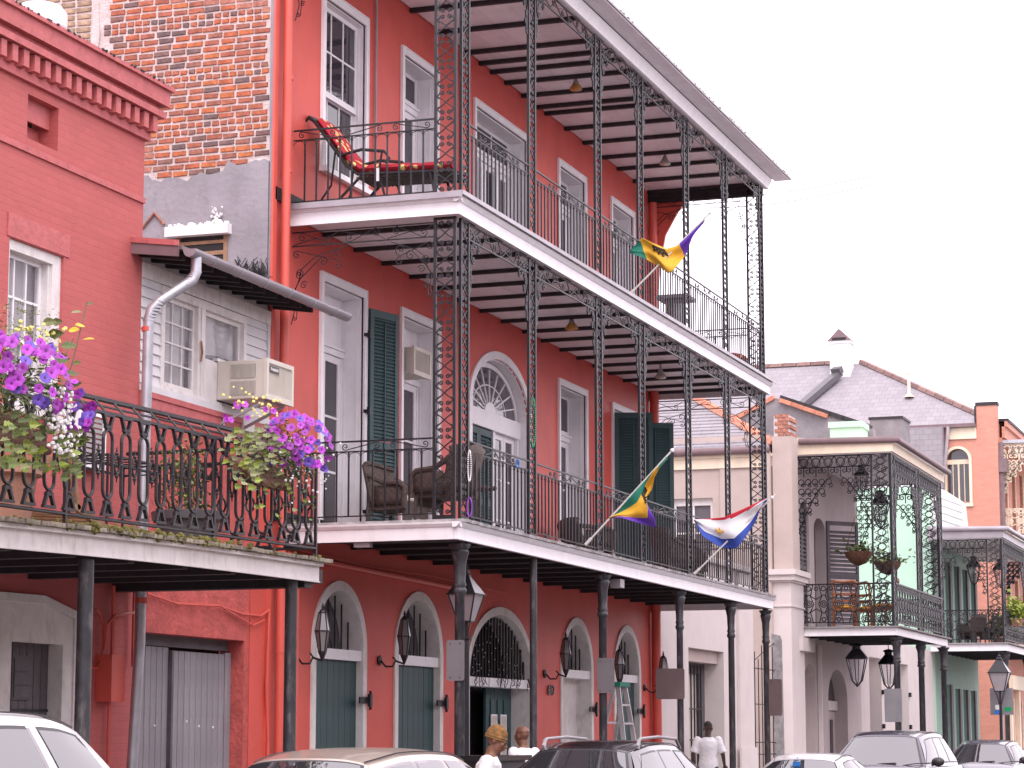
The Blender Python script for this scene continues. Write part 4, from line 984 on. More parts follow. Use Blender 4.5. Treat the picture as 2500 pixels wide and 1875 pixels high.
# ------------------------------------------------------------------ furniture on the galleries
mat('floral', (.42,.02,.03), .8, var=.15)
m_, n_, L_, p_ = nodes('floral')
tc = n_.new('ShaderNodeTexCoord'); vo = n_.new('ShaderNodeTexVoronoi'); vo.inputs['Scale'].default_value = 9; L_.new(tc.outputs['Object'], vo.inputs['Vector'])
r_ = n_.new('ShaderNodeValToRGB'); e = r_.color_ramp.elements; e[0].position = .28; e[0].color = (.75,.60,.22,1); e[1].position = .34; e[1].color = (.36,.012,.028,1)
L_.new(vo.outputs['Distance'], r_.inputs['Fac']); L_.new(r_.outputs['Color'], p_.inputs['Base Color'])
t = thing('chaise_longue', 'black iron chaise longue with red floral cushion on the top gallery', 'lounger', (27.0,11.0,7.99), rz=0)
m = MB(); z = 7.99
for xs in (26.78,27.38):
    m.tube([(xs,9.98,z+.36),(xs,11.2,z+.40),(xs,11.35,z+.5),(xs,11.78,z+1.0),(xs,11.86,z+1.06),(xs,11.90,z+1.02)], .018, 6)
    m.tube([(xs,10.25,z+.37),(xs,10.15,z)], .018, 6); m.tube([(xs,11.15,z+.38),(xs,11.62,z)], .018, 6); m.tube([(xs,11.5,z+.66),(xs,11.55,z+.3),(xs,11.8,z+.02)], .014, 6)
    m.tube([(xs,11.42,z+.62),(xs,11.15,z+.66),(xs,10.85,z+.62),(xs,10.78,z+.54),(xs,10.84,z+.50)], .017, 6); m.tube([(xs,10.88,z+.62),(xs,10.92,z+.4),(xs,10.8,z+.02)], .015, 6)
m.tube([(26.78,11.86,z+1.06),(27.08,11.9,z+1.10),(27.38,11.86,z+1.06)], .02, 6); m.tube([(26.78,9.98,z+.36),(27.38,9.98,z+.36)], .018, 6)
m.build('frame', 'iron', t)
m = MB()
for k in range(26):
    y = 10.02+k*.047; m.box(26.79,27.37,y,y+.025,z+.36,z+.372)
for k in range(14):
    q = k/14; y = 11.3+.5*q; zz = z+.47+.54*q; m.bar((26.79,y,zz),(27.37,y,zz),.03,.010,(0,-.7,.7))
m.build('webbing', 'wicker', t)
def pad(m, pts, x0, x1, th, n=6):
    """quilted strip along a (y,z) polyline"""
    P = []
    for (a, b), (c, d) in zip(pts, pts[1:]):
        L = math.dist((a,b),(c,d)); k = max(1, int(L/.04))
        for i in range(k): P.append((a+(c-a)*i/k, b+(d-b)*i/k))
    P.append(pts[-1]); up = []
    for i, (y, zz) in enumerate(P):
        a = P[max(0,i-1)]; b = P[min(len(P)-1,i+1)]; ty, tz = b[0]-a[0], b[1]-a[1]; l = math.hypot(ty,tz); ny, nz = -tz/l, ty/l
        if nz < 0: ny, nz = -ny, -nz
        up.append((ny,nz))
    N = len(P); sec = 8
    vs_ = []
    for i in range(N):
        bl = 1-.22*(abs(((i/N*5)%1)-.5)*2)**4
        for k in range(sec):
            a = 2*math.pi*k/sec; cx2 = math.cos(a); sx2 = math.sin(a)
            xx = (x0+x1)/2+(x1-x0)/2*max(-1,min(1,cx2*1.25)); tt = th/2+th/2*max(-1,min(1,sx2*1.25))*bl
            vs_.append((xx, P[i][0]+up[i][0]*tt, P[i][1]+up[i][1]*tt))
    fs = [(i*sec+k,i*sec+(k+1)%sec,(i+1)*sec+(k+1)%sec,(i+1)*sec+k) for i in range(N-1) for k in range(sec)]
    fs += [tuple(range(sec)), tuple((N-1)*sec+k for k in range(sec))]
    m.add(vs_, fs)
m = MB(); pad(m, [(9.98,z+.385),(11.2,z+.42),(11.36,z+.53),(11.78,z+1.0)], 26.80, 27.36, .09); m.build('cushion', 'floral', t, smooth=True, ang=60)
B('care_tag', 'white_cloth', t, (26.74,26.745,10.9,10.96,z+.30,z+.44))
t.scale = (1.0,1.0,1.17); t.location.y += .10; t.location.x -= .10
def wicker_chair(lab, x, y, rz, w_=.66, cush='cushion_grey', nm='wicker_chair', cat='chair', grp_='wicker seats on the middle gallery', z=4.14, low=False):
    """local frame: faces -Y"""
    t = thing(nm, lab, cat, (x,y,z), grp_, rz)
    def L(mb, name, mt, **k):
        me = mb.mesh(name, mt, smooth=k.get('smooth', True), ang=40); o = bpy.data.objects.new(name, me); C.objects.link(o); o.parent = t; return o
    h = w_/2; m = MB()
    m.box(-h+.04,h-.04,-.28,.26,.30,.40); m.box(-h+.04,h-.04,-.285,-.265,.20,.38); L(m, 'seat', 'wicker', smooth=False)
    m = MB(); nu = 14
    top = .80 if low else .92
    def bk(u, v):
        a = -1+2*u; c = abs(a)**2.5
        return (a*h*(1+.04*v), .27+.10*v-.16*c*(1-.2*v), .36+(top-.36)*v*(1-.10*a*a))
    m.grid(bk, nu, 6); o = L(m, 'backrest', 'wicker'); s = o.modifiers.new('s','SOLIDIFY'); s.thickness = .045
    m = MB(); m.tube([bk(k/nu,1) for k in range(nu+1)], .03, 6)
    for s in (-1,1):
        m.tube([bk(0 if s < 0 else 1,.75),(s*h,.02,.64),(s*h,-.24,.62),(s*h,-.31,.56),(s*h,-.30,.30)], .035, 7)
    L(m, 'arm', 'wicker')
    for s in (-1,1):
        m = MB(); m.grid(lambda u, v: (s*(h-.01), .14-.42*u, .36+.24*v), 4, 3); o = L(m, 'side_panel', 'wicker'); q = o.modifiers.new('s','SOLIDIFY'); q.thickness = .02
        for yy in (-.27,.24): m = MB(); m.tube([(s*(h-.05),yy,.34),(s*(h-.04),yy*1.05,0)], [.028,.02], 7); L(m, 'leg', 'wicker')
    m = MB(); m.box(-h+.06,h-.06,-.27,.20,.40,.48); o = L(m, 'cushion', cush, smooth=False); b = o.modifiers.new('b','BEVEL'); b.width = .03; b.segments = 3
    return t
wicker_chair('brown wicker armchair with pale cushion turned towards the street, beside the open green shutter', 28.1, 11.33, R_(-8))
wicker_chair('brown wicker armchair with pale cushion by the corner post, its back to the street', 27.0, 10.22, R_(168), z=4.16)
wicker_chair('dark wicker sofa in the middle of the gallery, behind the furled flag', 35.6, 11.2, R_(25), w_=1.85, nm='wicker_sofa', cat='sofa', low=True)
wicker_chair('dark wicker armchair beside the open shutter at the far end of the gallery', 38.6, 10.6, R_(40), z=4.14)
wicker_chair('dark wicker armchair behind the red white and blue flag', 40.2, 10.9, R_(-60), z=4.14)
def round_table(lab, x, y, z, r, h):
    t = thing('round_table', lab, 'table', (x,y,z)); m = MB(); m.lathe([(r,h-.03),(r,h),(0,h)], (x,y,z), 20); m.build('top', 'wicker', t)
    m = MB(); m.lathe([(.05,h-.03),(.03,h*.5),(.05,.1),(.2,.0)], (x,y,z), 10); m.build('pedestal', 'iron', t)
round_table('small round dark table behind the corner post of the middle gallery', 28.55, 10.5, 4.14, .33, .62)
t = thing('red_cup', 'red cup on the small round gallery table', 'cup', (28.5,10.4,4.76)); m = MB(); m.lathe([(.03,0),(.04,.10),(.036,.10)], (28.5,10.4,4.76), 10); m.build('body', 'red_cloth', t); m = MB(); m.lathe([(.042,.095),(.042,.108)], (28.5,10.4,4.76), 10); m.build('rim', 'white_paint', t)
t = thing('fluted_pedestal', 'grey fluted pedestal at the far end of the top gallery', 'pedestal', (37.9,10.35,7.99))
m = MB(); m.box(37.65,38.15,10.12,10.58,7.99,8.07); m.lathe([(.19,.08),(.17,.12),(.16,.70),(.19,.76)], (37.9,10.35,7.99), 20); m.build('shaft', 'sign_back', t)
m = MB(); m.box(37.62,38.18,10.08,10.62,8.76,8.82); m.build('capital', 'sign_back', t)
t = thing('orange_cushion_chair', 'low chair with orange floral cushion at the far corner of the top gallery', 'chair', (41.6,10.35,7.99))
m = MB()
for a in (41.35,41.85):
    for b in (10.1,10.6): m.tube([(a,b,7.99),(a,b,8.3)], .015, 6)
m.box(41.33,41.87,10.08,10.62,8.28,8.31); m.build('frame', 'iron', t)
m = MB(); m.ball((41.6,10.35,8.33), .30, 14, 8, (1,1,.38)); m.build('cushion', 'floral', t, smooth=True)
# railing-side plaque and small white clutter
for x, y, l in ((28.35,11.3,'white card on the gallery floor by the wicker chairs'),): 
    tag(B('floor_card', 'white_paint', None, (x,x+.22,y,y+.03,4.145,4.30)), l, 'card')
# ------------------------------------------------------------------ low painted-brick house on the left
LX1 = 22.5
lb = thing('painted_brick_house', 'low red-painted brick house with dentil cornice at the left edge', 'building', (LX1-8, YW, 0))
WIN = (19.83,20.86,4.75,6.36,0); VENT = (20.09,20.68,7.40,7.84,0); DR = (20.05,21.02,.15,2.60,0)
m = MB(); wall_open(m, 12, LX1, 0, 7.94, YW, YW+.3, [WIN, VENT, (19.78,21.19,.15,2.56,0)]); m.build('front_wall', 'painted_brick', lb)
m = MB(); m.box(12,LX1,YW+.8,20,0,8.4); m.box(LX1-.3,LX1,YW+.3,YW+.8,0,8.4); m.build('inner_wall', 'painted_brick', lb)
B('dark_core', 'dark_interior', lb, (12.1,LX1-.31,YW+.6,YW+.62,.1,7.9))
def band(n, z0, z1, pr, mt='painted_trim'):
    m = MB(); m.box(12, LX1+pr*.9, YW-pr, YW+.4, z0, z1); o = m.build(n, mt, lb); return o
m = MB(); m.box(12,LX1+.0,YW-.025,YW-.002,7.25,7.31); m.build('string_course', 'painted_trim', lb)
band('frieze_band', 7.94, 8.02, .05); band('dentil_bed', 8.02, 8.20, .035); band('cornice_band', 8.20, 8.27, .17); band('cornice_fillet', 8.27, 8.33, .12); band('parapet_band', 8.33, 8.50, .20); band('coping', 8.50, 8.545, .24)
m = MB(); rg = random.Random(9)
for k in range(120): x = rg.uniform(16,LX1+.1); m.ball((x,YW-.24+rg.uniform(-.01,.02),8.545), rg.uniform(.006,.02), 5, 3)
o = m.build('coping_grit', 'joist_dark', lb); o['kind'] = 'stuff'
d = MB(); d.box(-.05,.05,-.10,0,0,.17); dm = d.mesh('dentil', 'painted_trim')
k = 0; x = LX1-.02
while x > 17:
    inst('dentil', dm, lb, (x, YW-.036, 8.025), rot=(0,random.uniform(-.03,.03),0), scl=(1,1,random.uniform(.95,1))); x -= .205
B('vent_board', 'painted_trim', lb, (VENT[0],VENT[1],YW+.10,YW+.13,7.62,7.84))
B('vent_back', 'painted_trim', lb, (VENT[0],VENT[1],YW+.22,YW+.24,7.40,7.62))
B('lintel', 'painted_trim', lb, (WIN[0]-.05,WIN[1]+.1,YW-.012,YW-.001,6.37,6.60))
g = grp('sash_window', lb, (WIN[0],YW,WIN[2]))
x0, x1, z0, z1, _ = WIN
B('frame', 'old_white', g, (x0,x0+.06,YW+.03,YW+.2,z0,z1),(x1-.16,x1-.0,YW+.03,YW+.2,z0,z1),(x0+.06,x1-.16,YW+.03,YW+.2,z1-.10,z1),(x1-.20,x1-.16,YW+.06,YW+.2,z0,z1-.1))
sash(g, x0+.06, x1-.20, 5.40, z1-.10, YW+.13, 3, 2, .045, .025, 'pane_clear'); sash(g, x0+.06, x1-.20, z0+.05, 5.44, YW+.17, 3, 2, .045, .025, 'pane_clear')
B('sill', 'old_white', g, (x0-.05,x1+.05,YW-.05,YW+.2,z0-.05,z0))
m = MB(); m.grid(lambda u, v: (x0+u*(x1-x0), YW+.34+.02*math.sin(u*22), z0+v*(z1-z0)), 40, 2); m.build('curtain', 'curtain', g, smooth=True, ang=180)
# doorway with the white segmental surround
g = grp('old_doorway', lb, (19.75,YW,.15))
m = MB(); xa, xb = 19.80, 21.20
m.prism([(19.0,YW-.05,2.78),(19.8,YW-.05,2.89),(20.6,YW-.05,2.90),(21.32,YW-.05,2.76),(21.32,YW-.05,2.84),(20.6,YW-.05,2.98),(19.8,YW-.05,2.97),(19.0,YW-.05,2.86)], (0,.08,0))
m.prism([(19.0,YW-.03,2.52),(21.28,YW-.03,2.52),(21.28,YW-.03,2.76),(20.6,YW-.03,2.90),(19.8,YW-.03,2.89),(19.0,YW-.03,2.78)], (0,.06,0))
m.box(19.0,20.04,YW-.03,YW+.13,.15,2.52); m.box(21.00,21.20,YW-.03,YW+.13,.15,2.52); m.box(21.20,21.28,YW-.045,YW+.02,.15,2.78); m.build('surround', 'old_white', g)
plank_door(lb, 20.04, 21.0, .15, 2.56, YW+.14, 7, 'dark_grey_wood')
B('hatch', 'dark_grey_wood', g, (20.28,20.64,YW+.10,YW+.124,1.98,2.40),(20.31,20.61,YW+.09,YW+.10,2.25,2.37),(20.31,20.61,YW+.09,YW+.10,2.12,2.24),(20.31,20.61,YW+.09,YW+.10,2.0,2.11))
B('rail', 'joist_dark', g, (20.04,21.0,YW+.115,YW+.126,1.87,1.895))
# utility box, meter pipes
g = grp('meter_box', lb, (21.75,YW,2))
B('box', 'red_paint', g, (21.72,22.0,YW-.18,YW-.002,1.98,2.45))
m = MB(); m.tube([(21.9,YW-.08,2.45),(21.9,YW-.08,3.15)], .022, 6); m.tube([(21.75,YW-.08,2.5),(21.75,YW-.10,2.75),(21.9,YW-.1,2.85),(22.35,YW-.1,2.9)], .018, 6); m.tube([(22.38,YW-.06,2.35),(22.38,YW-.06,3.15)], .018, 6); m.tube([(21.9,YW-.06,.2),(21.9,YW-.06,1.98)], .02, 6)
m.tube([(21.6+.18*math.cos(q*.5),YW-.05,2.6+.3*math.sin(q*.5)) for q in range(14)], .012, 5); m.build('pipework', 'red_paint', g)
t = thing('louvred_panel', 'white framed louvred panel fixed below the sash window, behind the left flower basket', 'panel', (21.15,11.75,4.3))
B('frame', 'white_paint', t, (21.05,21.6,11.88,11.93,4.28,4.33),(21.05,21.6,11.88,11.93,4.82,4.87),(21.05,21.1,11.88,11.93,4.33,4.82),(21.55,21.6,11.88,11.93,4.33,4.82)); 
for k in range(9): B('slat', 'grille_grey', t, (21.1,21.55,11.895,11.925,4.34+k*.053,4.375+k*.053))
# turbine vent on the roof
t = thing('roof_ventilator', 'white round roof ventilator above the cornice of the low brick house', 'ventilator', (21.3,13.0,8.4))
m = MB(); c = (21.8,12.9,8.06); m.lathe([(.26,.0),(.27,.70),(.34,.74),(.36,.80),(.34,.92),(.27,.99),(.02,1.0)], c, 24); m.build('drum', 'white_paint', t, smooth=True, ang=35)
m = MB(); m.lathe([(.24,1.0),(.28,1.02),(.285,1.17),(.22,1.25),(.10,1.29),(.0,1.30)], c, 24); m.build('cap', 'white_paint', t, smooth=True, ang=35)
# ------------------------------------------------------------------ white clapboard bay between the two houses
ad = thing('clapboard_bay', 'white clapboard bay with gutter over a grey garage door', 'building', (LX1, YW, 0))
AX0, AX1 = LX1+.003, HX0-.03
m = MB(); wall_open(m, AX0, AX1, 0, 5.30, YW, YW+.3, [(22.56,25.16,.15,2.72,0)]); m.build('lower_wall', 'rough_stucco', ad)
B('band', 'painted_trim', ad, (AX0,AX1,YW-.03,YW-.002,5.02,5.25),(AX0,AX1,YW-.05,YW-.03,5.19,5.25))
m = MB(); m.box(25.28,25.74,YW-.012,YW-.002,0,5.0); m.build('pilaster', 'red_stucco', ad)
gx0, gx1, gz0, gz1 = 23.02, 24.98, 5.36, 6.36
m = MB(); wall_open(m, AX0, AX1, 5.30, 6.9, YW+.03, YW+.2, [(gx0,gx1,gz0,gz1,0)]); m.build('upper_wall', 'white_wood', ad)
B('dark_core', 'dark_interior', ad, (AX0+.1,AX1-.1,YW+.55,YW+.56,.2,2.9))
# clapboards left and right of the windows
cb = {}
def clap(x0, x1, za, zb):
    key = round(x1-x0,3)
    if key not in cb:
        m = MB(); m.prism([(0,.029,0),(0,-.012,0),(0,.012,.125),(0,.029,.125)], (x1-x0,0,0)); cb[key] = m.mesh('clapboard', 'white_wood')
    z = za
    while z < zb: inst('clapboard', cb[key], ad, (x0,YW,z)); z += .116
clap(AX0+.002, gx0-.07, 5.33, 6.45); clap(gx1+.07, AX1-.1, 5.33, 6.45)
B('corner_board', 'white_wood', ad, (AX1-.1,AX1,YW-.02,YW+.029,5.30,6.5))
B('frieze_board', 'old_white', ad, (AX0,AX1,YW-.025,YW+.029,6.46,6.62)); B('sill_board', 'white_wood', ad, (AX0,AX1,YW-.05,YW+.029,5.25,5.32))
g = grp('casement_window', ad, (gx0,YW,gz0))
B('frame', 'old_white', g, (gx0-.07,gx0,YW-.02,YW+.1,gz0-.04,gz1+.09),(gx1,gx1+.07,YW-.02,YW+.1,gz0-.04,gz1+.09),(gx0,gx1,YW-.02,YW+.1,gz1,gz1+.09),(gx0,gx1,YW-.03,YW+.1,gz0-.04,gz0),(23.82,24.0,YW-.015,YW+.1,gz0,gz1),(23.88,23.94,YW-.03,YW-.015,gz0,gz1))
sash(g, gx0, 23.82, gz0, gz1, YW+.03, 3, 4, .05, .02, 'pane_clear', 'old_white'); sash(g, 24.0, gx1, gz0+.4, gz1, YW+.03, 1, 1, .05, .02, 'pane_clear', 'old_white')
m = MB(); m.grid(lambda u, v: (gx0+u*(23.82-gx0), YW+.14+.015*math.sin(u*20), gz0+v*(gz1-gz0)), 30, 2); m.grid(lambda u, v: (24.0+u*(gx1-24.0), YW+.13+.04*math.sin(v*5+u*3)*(1-v), gz0+.46+.12*math.sin(u*2.2)*(1-v)+v*(gz1-gz0-.46)), 20, 8); m.build('curtain', 'curtain', g, smooth=True, ang=180)
B('back', 'dark_interior', g, (gx0,gx1,YW+.19,YW+.2,gz0,gz1))
m = MB(); m.tube([(23.86,YW-.035,5.75),(23.86,YW-.05,5.85),(23.86,YW-.035,5.98)], .012, 5); m.build('latch', 'rust_brick', g)
# roof, rafters, gutter
GY, GZ = 11.42, 6.62
m = MB(); m.prism([(22.28,GY+.0,GZ+.06),(22.28,GY,GZ+.10),(22.28,13.6,7.0),(22.28,13.6,6.94)], (3.46,0,0)); m.build('roof', 'brown_metal', ad)
rf = MB(); rf.hexa([(-.025,GY+.05,GZ-.03),(.025,GY+.05,GZ-.03),(.025,YW+.03,GZ+.10-.05),(-.025,YW+.03,GZ+.05),(-.025,GY+.05,GZ+.06),(.025,GY+.05,GZ+.06),(.025,YW+.03,GZ+.155),(-.025,YW+.03,GZ+.155)])
rme = rf.mesh('rafter', 'joist_dark'); 
for k in range(11): inst('rafter', rme, ad, (22.45+k*.33,0,0))
m = MB(); m.prism([(22.25,GY+.03,GZ-.02),(22.25,YW+.28,GZ+.08),(22.25,YW+.28,GZ+.24),(22.25,GY+.03,GZ+.13)], (.03,0,0)); m.build('barge_board', 'brown_metal', ad)
m = MB(); m.prism([(22.235,GY+.02,GZ+.09),(22.235,YW+.28,GZ+.20),(22.235,YW+.28,GZ+.26),(22.235,GY+.02,GZ+.15)], (.014,0,0)); m.build('barge_trim', 'painted_trim', ad)
m = MB(); n = 10; sec = [(GY-.08+.075*math.cos(math.pi*(1+k/n)), GZ+.06+.085*math.sin(math.pi*(1+k/n))) for k in range(n+1)]
ins = [(GY-.08+.066*math.cos(math.pi*(1+k/n)), GZ+.06+.076*math.sin(math.pi*(1+k/n))) for k in range(n,-1,-1)]
m.prism([(22.30,y,z) for y, z in sec+ins], (4.18,0,0)); m.prism([(22.296,y,z) for y, z in sec], (.006,0,0)); m.prism([(26.478,y,z) for y, z in sec], (.006,0,0))
m.build('gutter', 'gutter_metal', ad)
m = MB()
for k in range(6): x = 22.8+k*.65; m.tube([(x,GY-.08+.08*math.cos(math.pi*(1+j/8)), GZ+.06+.09*math.sin(math.pi*(1+j/8))) for j in range(9)], .006, 4)
m.build('gutter_strap', 'galvanised', ad)
dp = thing('downspout', 'silver galvanised downspout running from the gutter end down between the houses', 'downspout', (22.2,11.75,.15))
m = MB(); m.tube([(22.46,GY-.08,GZ+.0),(22.46,GY-.08,GZ-.16),(22.44,GY-.06,GZ-.24),(22.36,GY+.05,GZ-.34),(22.20,GY+.20,GZ-.50),(22.16,GY+.27,GZ-.58),(22.15,11.72,GZ-.68),(22.15,11.74,3.5),(22.15,11.74,2.6),(21.98,11.76,.15)], .056, 14); m.build('pipe', 'galvanised', dp, smooth=True, ang=60)
m = MB()
for a, b in (((22.46,GY-.08,GZ-.16),(22.40,GY,GZ-.30)),((22.2,GY+.2,GZ-.5),(22.15,11.72,GZ-.70))):
    for k in range(7): p = Vector(a)+(Vector(b)-Vector(a))*k/6; m.lathe([(.060,-.006),(.060,.006)], p, 12)
m.build('elbow_rib', 'galvanised', dp)
m = MB(); m.lathe([(.062,0),(.062,.06)], (22.15,11.73,2.98), 12); m.lathe([(.062,0),(.062,.05)], (22.15,11.73,5.8), 12); m.build('collar', 'red_paint', dp)
# garage door of upright boards
g = grp('garage_door', ad, (22.56,YW,.15))
B('jamb', 'rough_stucco', g, (25.155,25.16,YW+.01,YW+.3,.15,2.72))
B('head_board', 'dark_grey_wood', g, (22.56,25.15,YW+.20,YW+.26,2.60,2.72))
plank_door(ad, 22.58, 23.66, .15, 2.59, YW+.20, 8, 'grey_door'); plank_door(ad, 23.70, 24.98, .15, 2.56, YW+.17, 9, 'grey_door')
B('stile', 'grey_door', g, (25.0,25.15,YW+.16,YW+.2,.15,2.58)); B('edge_strip', 'dark_grey_wood', g, (23.655,23.70,YW+.14,YW+.2,.15,2.56))
m = MB()
for x, z in ((24.35,1.75),(24.7,1.74),(24.45,1.22),(23.1,1.2),(23.3,1.75),(24.05,1.8)): m.ball((x,YW+.155,z), .014, 6, 4)
m.build('nail_patch', 'white_paint', g)
m = MB(); m.tube([(22.7,YW-.04,3.12),(23.4,YW-.04,3.05),(24.4,YW-.05,3.08),(25.0,YW-.04,3.02),(25.5,YW-.04,3.02),(25.72,YW-.05,3.1)], .014, 5); m.tube([(24.4,YW-.05,3.08),(25.0,YW-.04,2.96),(25.3,YW-.04,2.9),(25.6,YW-.04,2.98)], .010, 5)
m.tube([(25.70,YW-.05,3.1),(25.66,YW-.05,2.2),(25.72,YW-.05,1.6),(25.70,YW-.05,1.0),(25.68,YW-.05,.15)], .014, 5); m.tube([(25.68,YW-.04,2.3),(25.74,YW-.06,1.3),(25.72,YW-.05,.15)], .012, 5); m.build('cable', 'red_paint', ad)
ac = air_con('window_air_conditioner', 'beige box air conditioner hanging out of the clapboard bay window', 24.32, 25.02, 11.38, 12.0, 5.38, 5.82)
o = text_mesh('Friedrich', .055, .002, 'white_paint', 'badge'); o.parent = ac; o.rotation_euler = (R_(90),0,0); o.location = Vector((24.40,11.364,5.70))-wloc(ac)
B('filler_board', 'old_white', ad, (24.0,24.318,YW-.01,YW+.06,5.36,5.80),(24.32,gx1,YW-.01,YW+.06,5.825,5.86))
B('badge_plate', 'ac_dark', ac, (24.38,24.62,11.366,11.37,5.685,5.755))
m = MB(); m.bar((24.40,11.98,5.12),(24.44,11.45,5.36),.03,.03); m.bar((24.94,11.98,5.12),(24.94,11.45,5.36),.03,.03); m.bar((24.40,11.45,5.37),(24.94,11.45,5.37),.03,.03); m.bar((24.44,11.97,5.36),(24.44,11.97,5.1),.03,.03); m.build('bracket', 'galvanised', ac)
air_con('window_air_conditioner', 'grey air conditioner above the door of the second middle-floor doorway', 30.0, 30.62, 11.86, 12.34, 6.50, 6.86)
tag(B('notice_plate', 'old_white', None, (24.92,25.22,YW-.06,YW-.035,5.08,5.26)), 'small white plate under the beige air conditioner', 'plate')
# ------------------------------------------------------------------ gallery of the low house (it sags a little to the left)
LG0, LG1 = 12.0, 22.25
lz = lambda x: 3.40+(x-22.3)*.018                       # deck top
lg = thing('cast_iron_gallery', 'weathered low gallery with cast-iron oval railing in front of the painted brick house', 'gallery', (LG1, 9.8, 0))
LY = 9.80
m = MB()
def run(m, y0, y1, da, db, x0=LG0, x1=LG1, sag=0):
    n = 24
    for k in range(n):
        a, b = x0+(x1-x0)*k/n, x0+(x1-x0)*(k+1)/n; f = lambda x: lz(x)+.018*math.sin((x-16)*.55)
        m.hexa([(a,y0,f(a)+da),(b,y0,f(b)+da),(b,y1,f(b)+da),(a,y1,f(a)+da),(a,y0,f(a)+db),(b,y0,f(b)+db),(b,y1,f(b)+db),(a,y1,f(a)+db)])
run(m, LY, LY+.04, -.225, -.075); m.build('fascia', 'old_white', lg)
m = MB(); run(m, LY-.05, LY+.04, -.0745, -.04); run(m, LY-.012, LY+.03, -.235, -.2255); m.build('fascia_moulding', 'old_white', lg)
B('end_fascia', 'old_white', lg, (LG1-.04,LG1,LY+.042,YW-.01,3.175,3.32))
pk = []
for k in range(5):
    m = MB(); e = random.uniform(-.015,.02); m.box(.002,.128,-.10+e,2.18,-.036,0); pk.append(m.mesh('plank', 'mossy_wood'))
x = 15.2; rg = random.Random(11)
while x < LG1+.12:
    inst('plank', rg.choice(pk), lg, (x, LY, lz(x)+.018*math.sin((x-16)*.55)+rg.uniform(-.004,.004)), rot=(0,R_(-1),rg.uniform(-.004,.004))); x += .131
B('deck_back', 'grey_wood', lg, (LG0,15.2,LY-.08,YW-.01,lz(14)-.04,lz(14)))
jm2 = MB(); jm2.box(-.05,.05,LY+.05,YW-.005,-.24,-.10); jme = jm2.mesh('joist', 'joist_dark')
for k in range(9): xx = 14.4+k*1.0; inst('joist', jme, lg, (xx,0,lz(xx)))
B('underside', 'joist_dark', lg, (LG0,LG1-.05,LY+.045,YW-.005,3.16,3.175)) if False else None
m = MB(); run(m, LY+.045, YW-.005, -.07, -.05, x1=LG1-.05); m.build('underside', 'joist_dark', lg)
B('end_beam', 'joist_dark', lg, (LG1-.25,LG1-.06,LY+.045,YW-.01,3.10,3.30))
for x, r in ((17.75,.07),(21.85,.066)): column(x, LY+.12, lz(x)-.24, r, 0, lg)
m = MB()
for k in range(260):
    x = rg.gauss(18.6,.9) if k < 190 else rg.uniform(16,22.2)
    if x < 22.3: m.ball((x, LY-.06+rg.uniform(-.05,.05), lz(x)+rg.uniform(-.04,.03)+.018*math.sin((x-16)*.55)), rg.uniform(.008,.03), 5, 3)
o = m.build('moss', 'leaf_green', lg); MT['moss_m'] = mat('moss', (.13,.12,.03), .95, var=.5, vscale=20, bump=.6); o.data.materials[0] = MT['moss']; o['kind'] = 'stuff'
# railing panel module: tall oval on splayed feet, ring ornament between the ovals
PW = .318
def stad(cx_, z0, z1, r, n=8):
    return [(cx_+r*math.cos(math.pi*k/n), z1-r+r*math.sin(math.pi*k/n)) for k in range(n+1)]+[(cx_-r*math.cos(math.pi*k/n), z0+r-r*math.sin(math.pi*k/n)) for k in range(n+1)]
def foot(m, cx_, z, s):
    for q in (-1,1): m.bar((cx_+q*.022,0,z+s*.13),(cx_+q*.075,0,z+s*.02),.026,.03,(0,1,0))
    m.box(cx_-.095,cx_+.095,-.016,.016,*sorted((z,z+s*.022))); m.box(cx_-.055,cx_+.055,-.014,.014,*sorted((z+s*.10,z+s*.125)))
def panel():
    m = MB(); c = PW/2
    m.tube([(a,0,b) for a, b in stad(c,.26,.84,.078)], .015, 6, closed=True)
    foot(m, c, .115, 1); foot(m, c, .975, -1)
    for cx_ in (0, PW): pass
    m.tube([(0+.045*math.cos(2*math.pi*k/10),0,.56+.075*math.sin(2*math.pi*k/10)) for k in range(10)], .012, 5, closed=True)
    for p in ((.07,.56),(-.07,.56),(0,.655),(0,.465)): m.ball((p[0],0,p[1]), .018, 6, 4)
    m.tube([(0,0,.65),(0,0,.71)], [.012,.004], 5); m.tube([(0,0,.47),(0,0,.41)], [.012,.004], 5)
    for q in (-1,1): m.tube([(c-q*PW/2+q*.05,0,.56),(c-q*.078,0,.56)], .011, 5)
    return m.mesh('railing_panel', 'iron')
pm = panel()
rl = grp('railing', lg, (LG1,LY+.02,3.4))
m = MB()
x = LG1-.06; xs = []
while x-PW > 14.6: xs.append(x-PW); x -= PW
for x in xs: inst('railing_panel', pm, rl, (x, LY+.02, lz(x+.15)+.01), rot=(0,R_(-1.03),0))
for k in range(6): inst('railing_panel', pm, rl, (LG1-.08, LY+.10+k*PW, 3.40), rot=(0,0,R_(90)))
def rail(m, y, z, r, x0=14.6, x1=LG1-.05): m.tube([(x0,y,lz(x0)+z),(x1,y,lz(x1)+z)], r, 6)
rail(m, LY+.02, .10, .016); rail(m, LY+.02, .99, .018); rail(m, LY+.15, 1.13, .024); rail(m, LY+.09, 1.06, .010)
m.tube([(LG1-.08,LY+.02,3.50),(LG1-.08,YW-.05,3.50)], .016, 6); m.tube([(LG1-.08,LY+.02,4.39),(LG1-.08,YW-.05,4.39)], .018, 6); m.tube([(LG1-.08,LY+.15,4.53),(LG1-.08,YW-.05,4.53)], .02, 6)
m.build('rail', 'iron', rl)
sm2 = MB(); sm2.tube([(0,LY+.02,.99),(0,LY+.15,1.13)], .011, 5); sme = sm2.mesh('crest_bar', 'iron')
x = LG1-.1
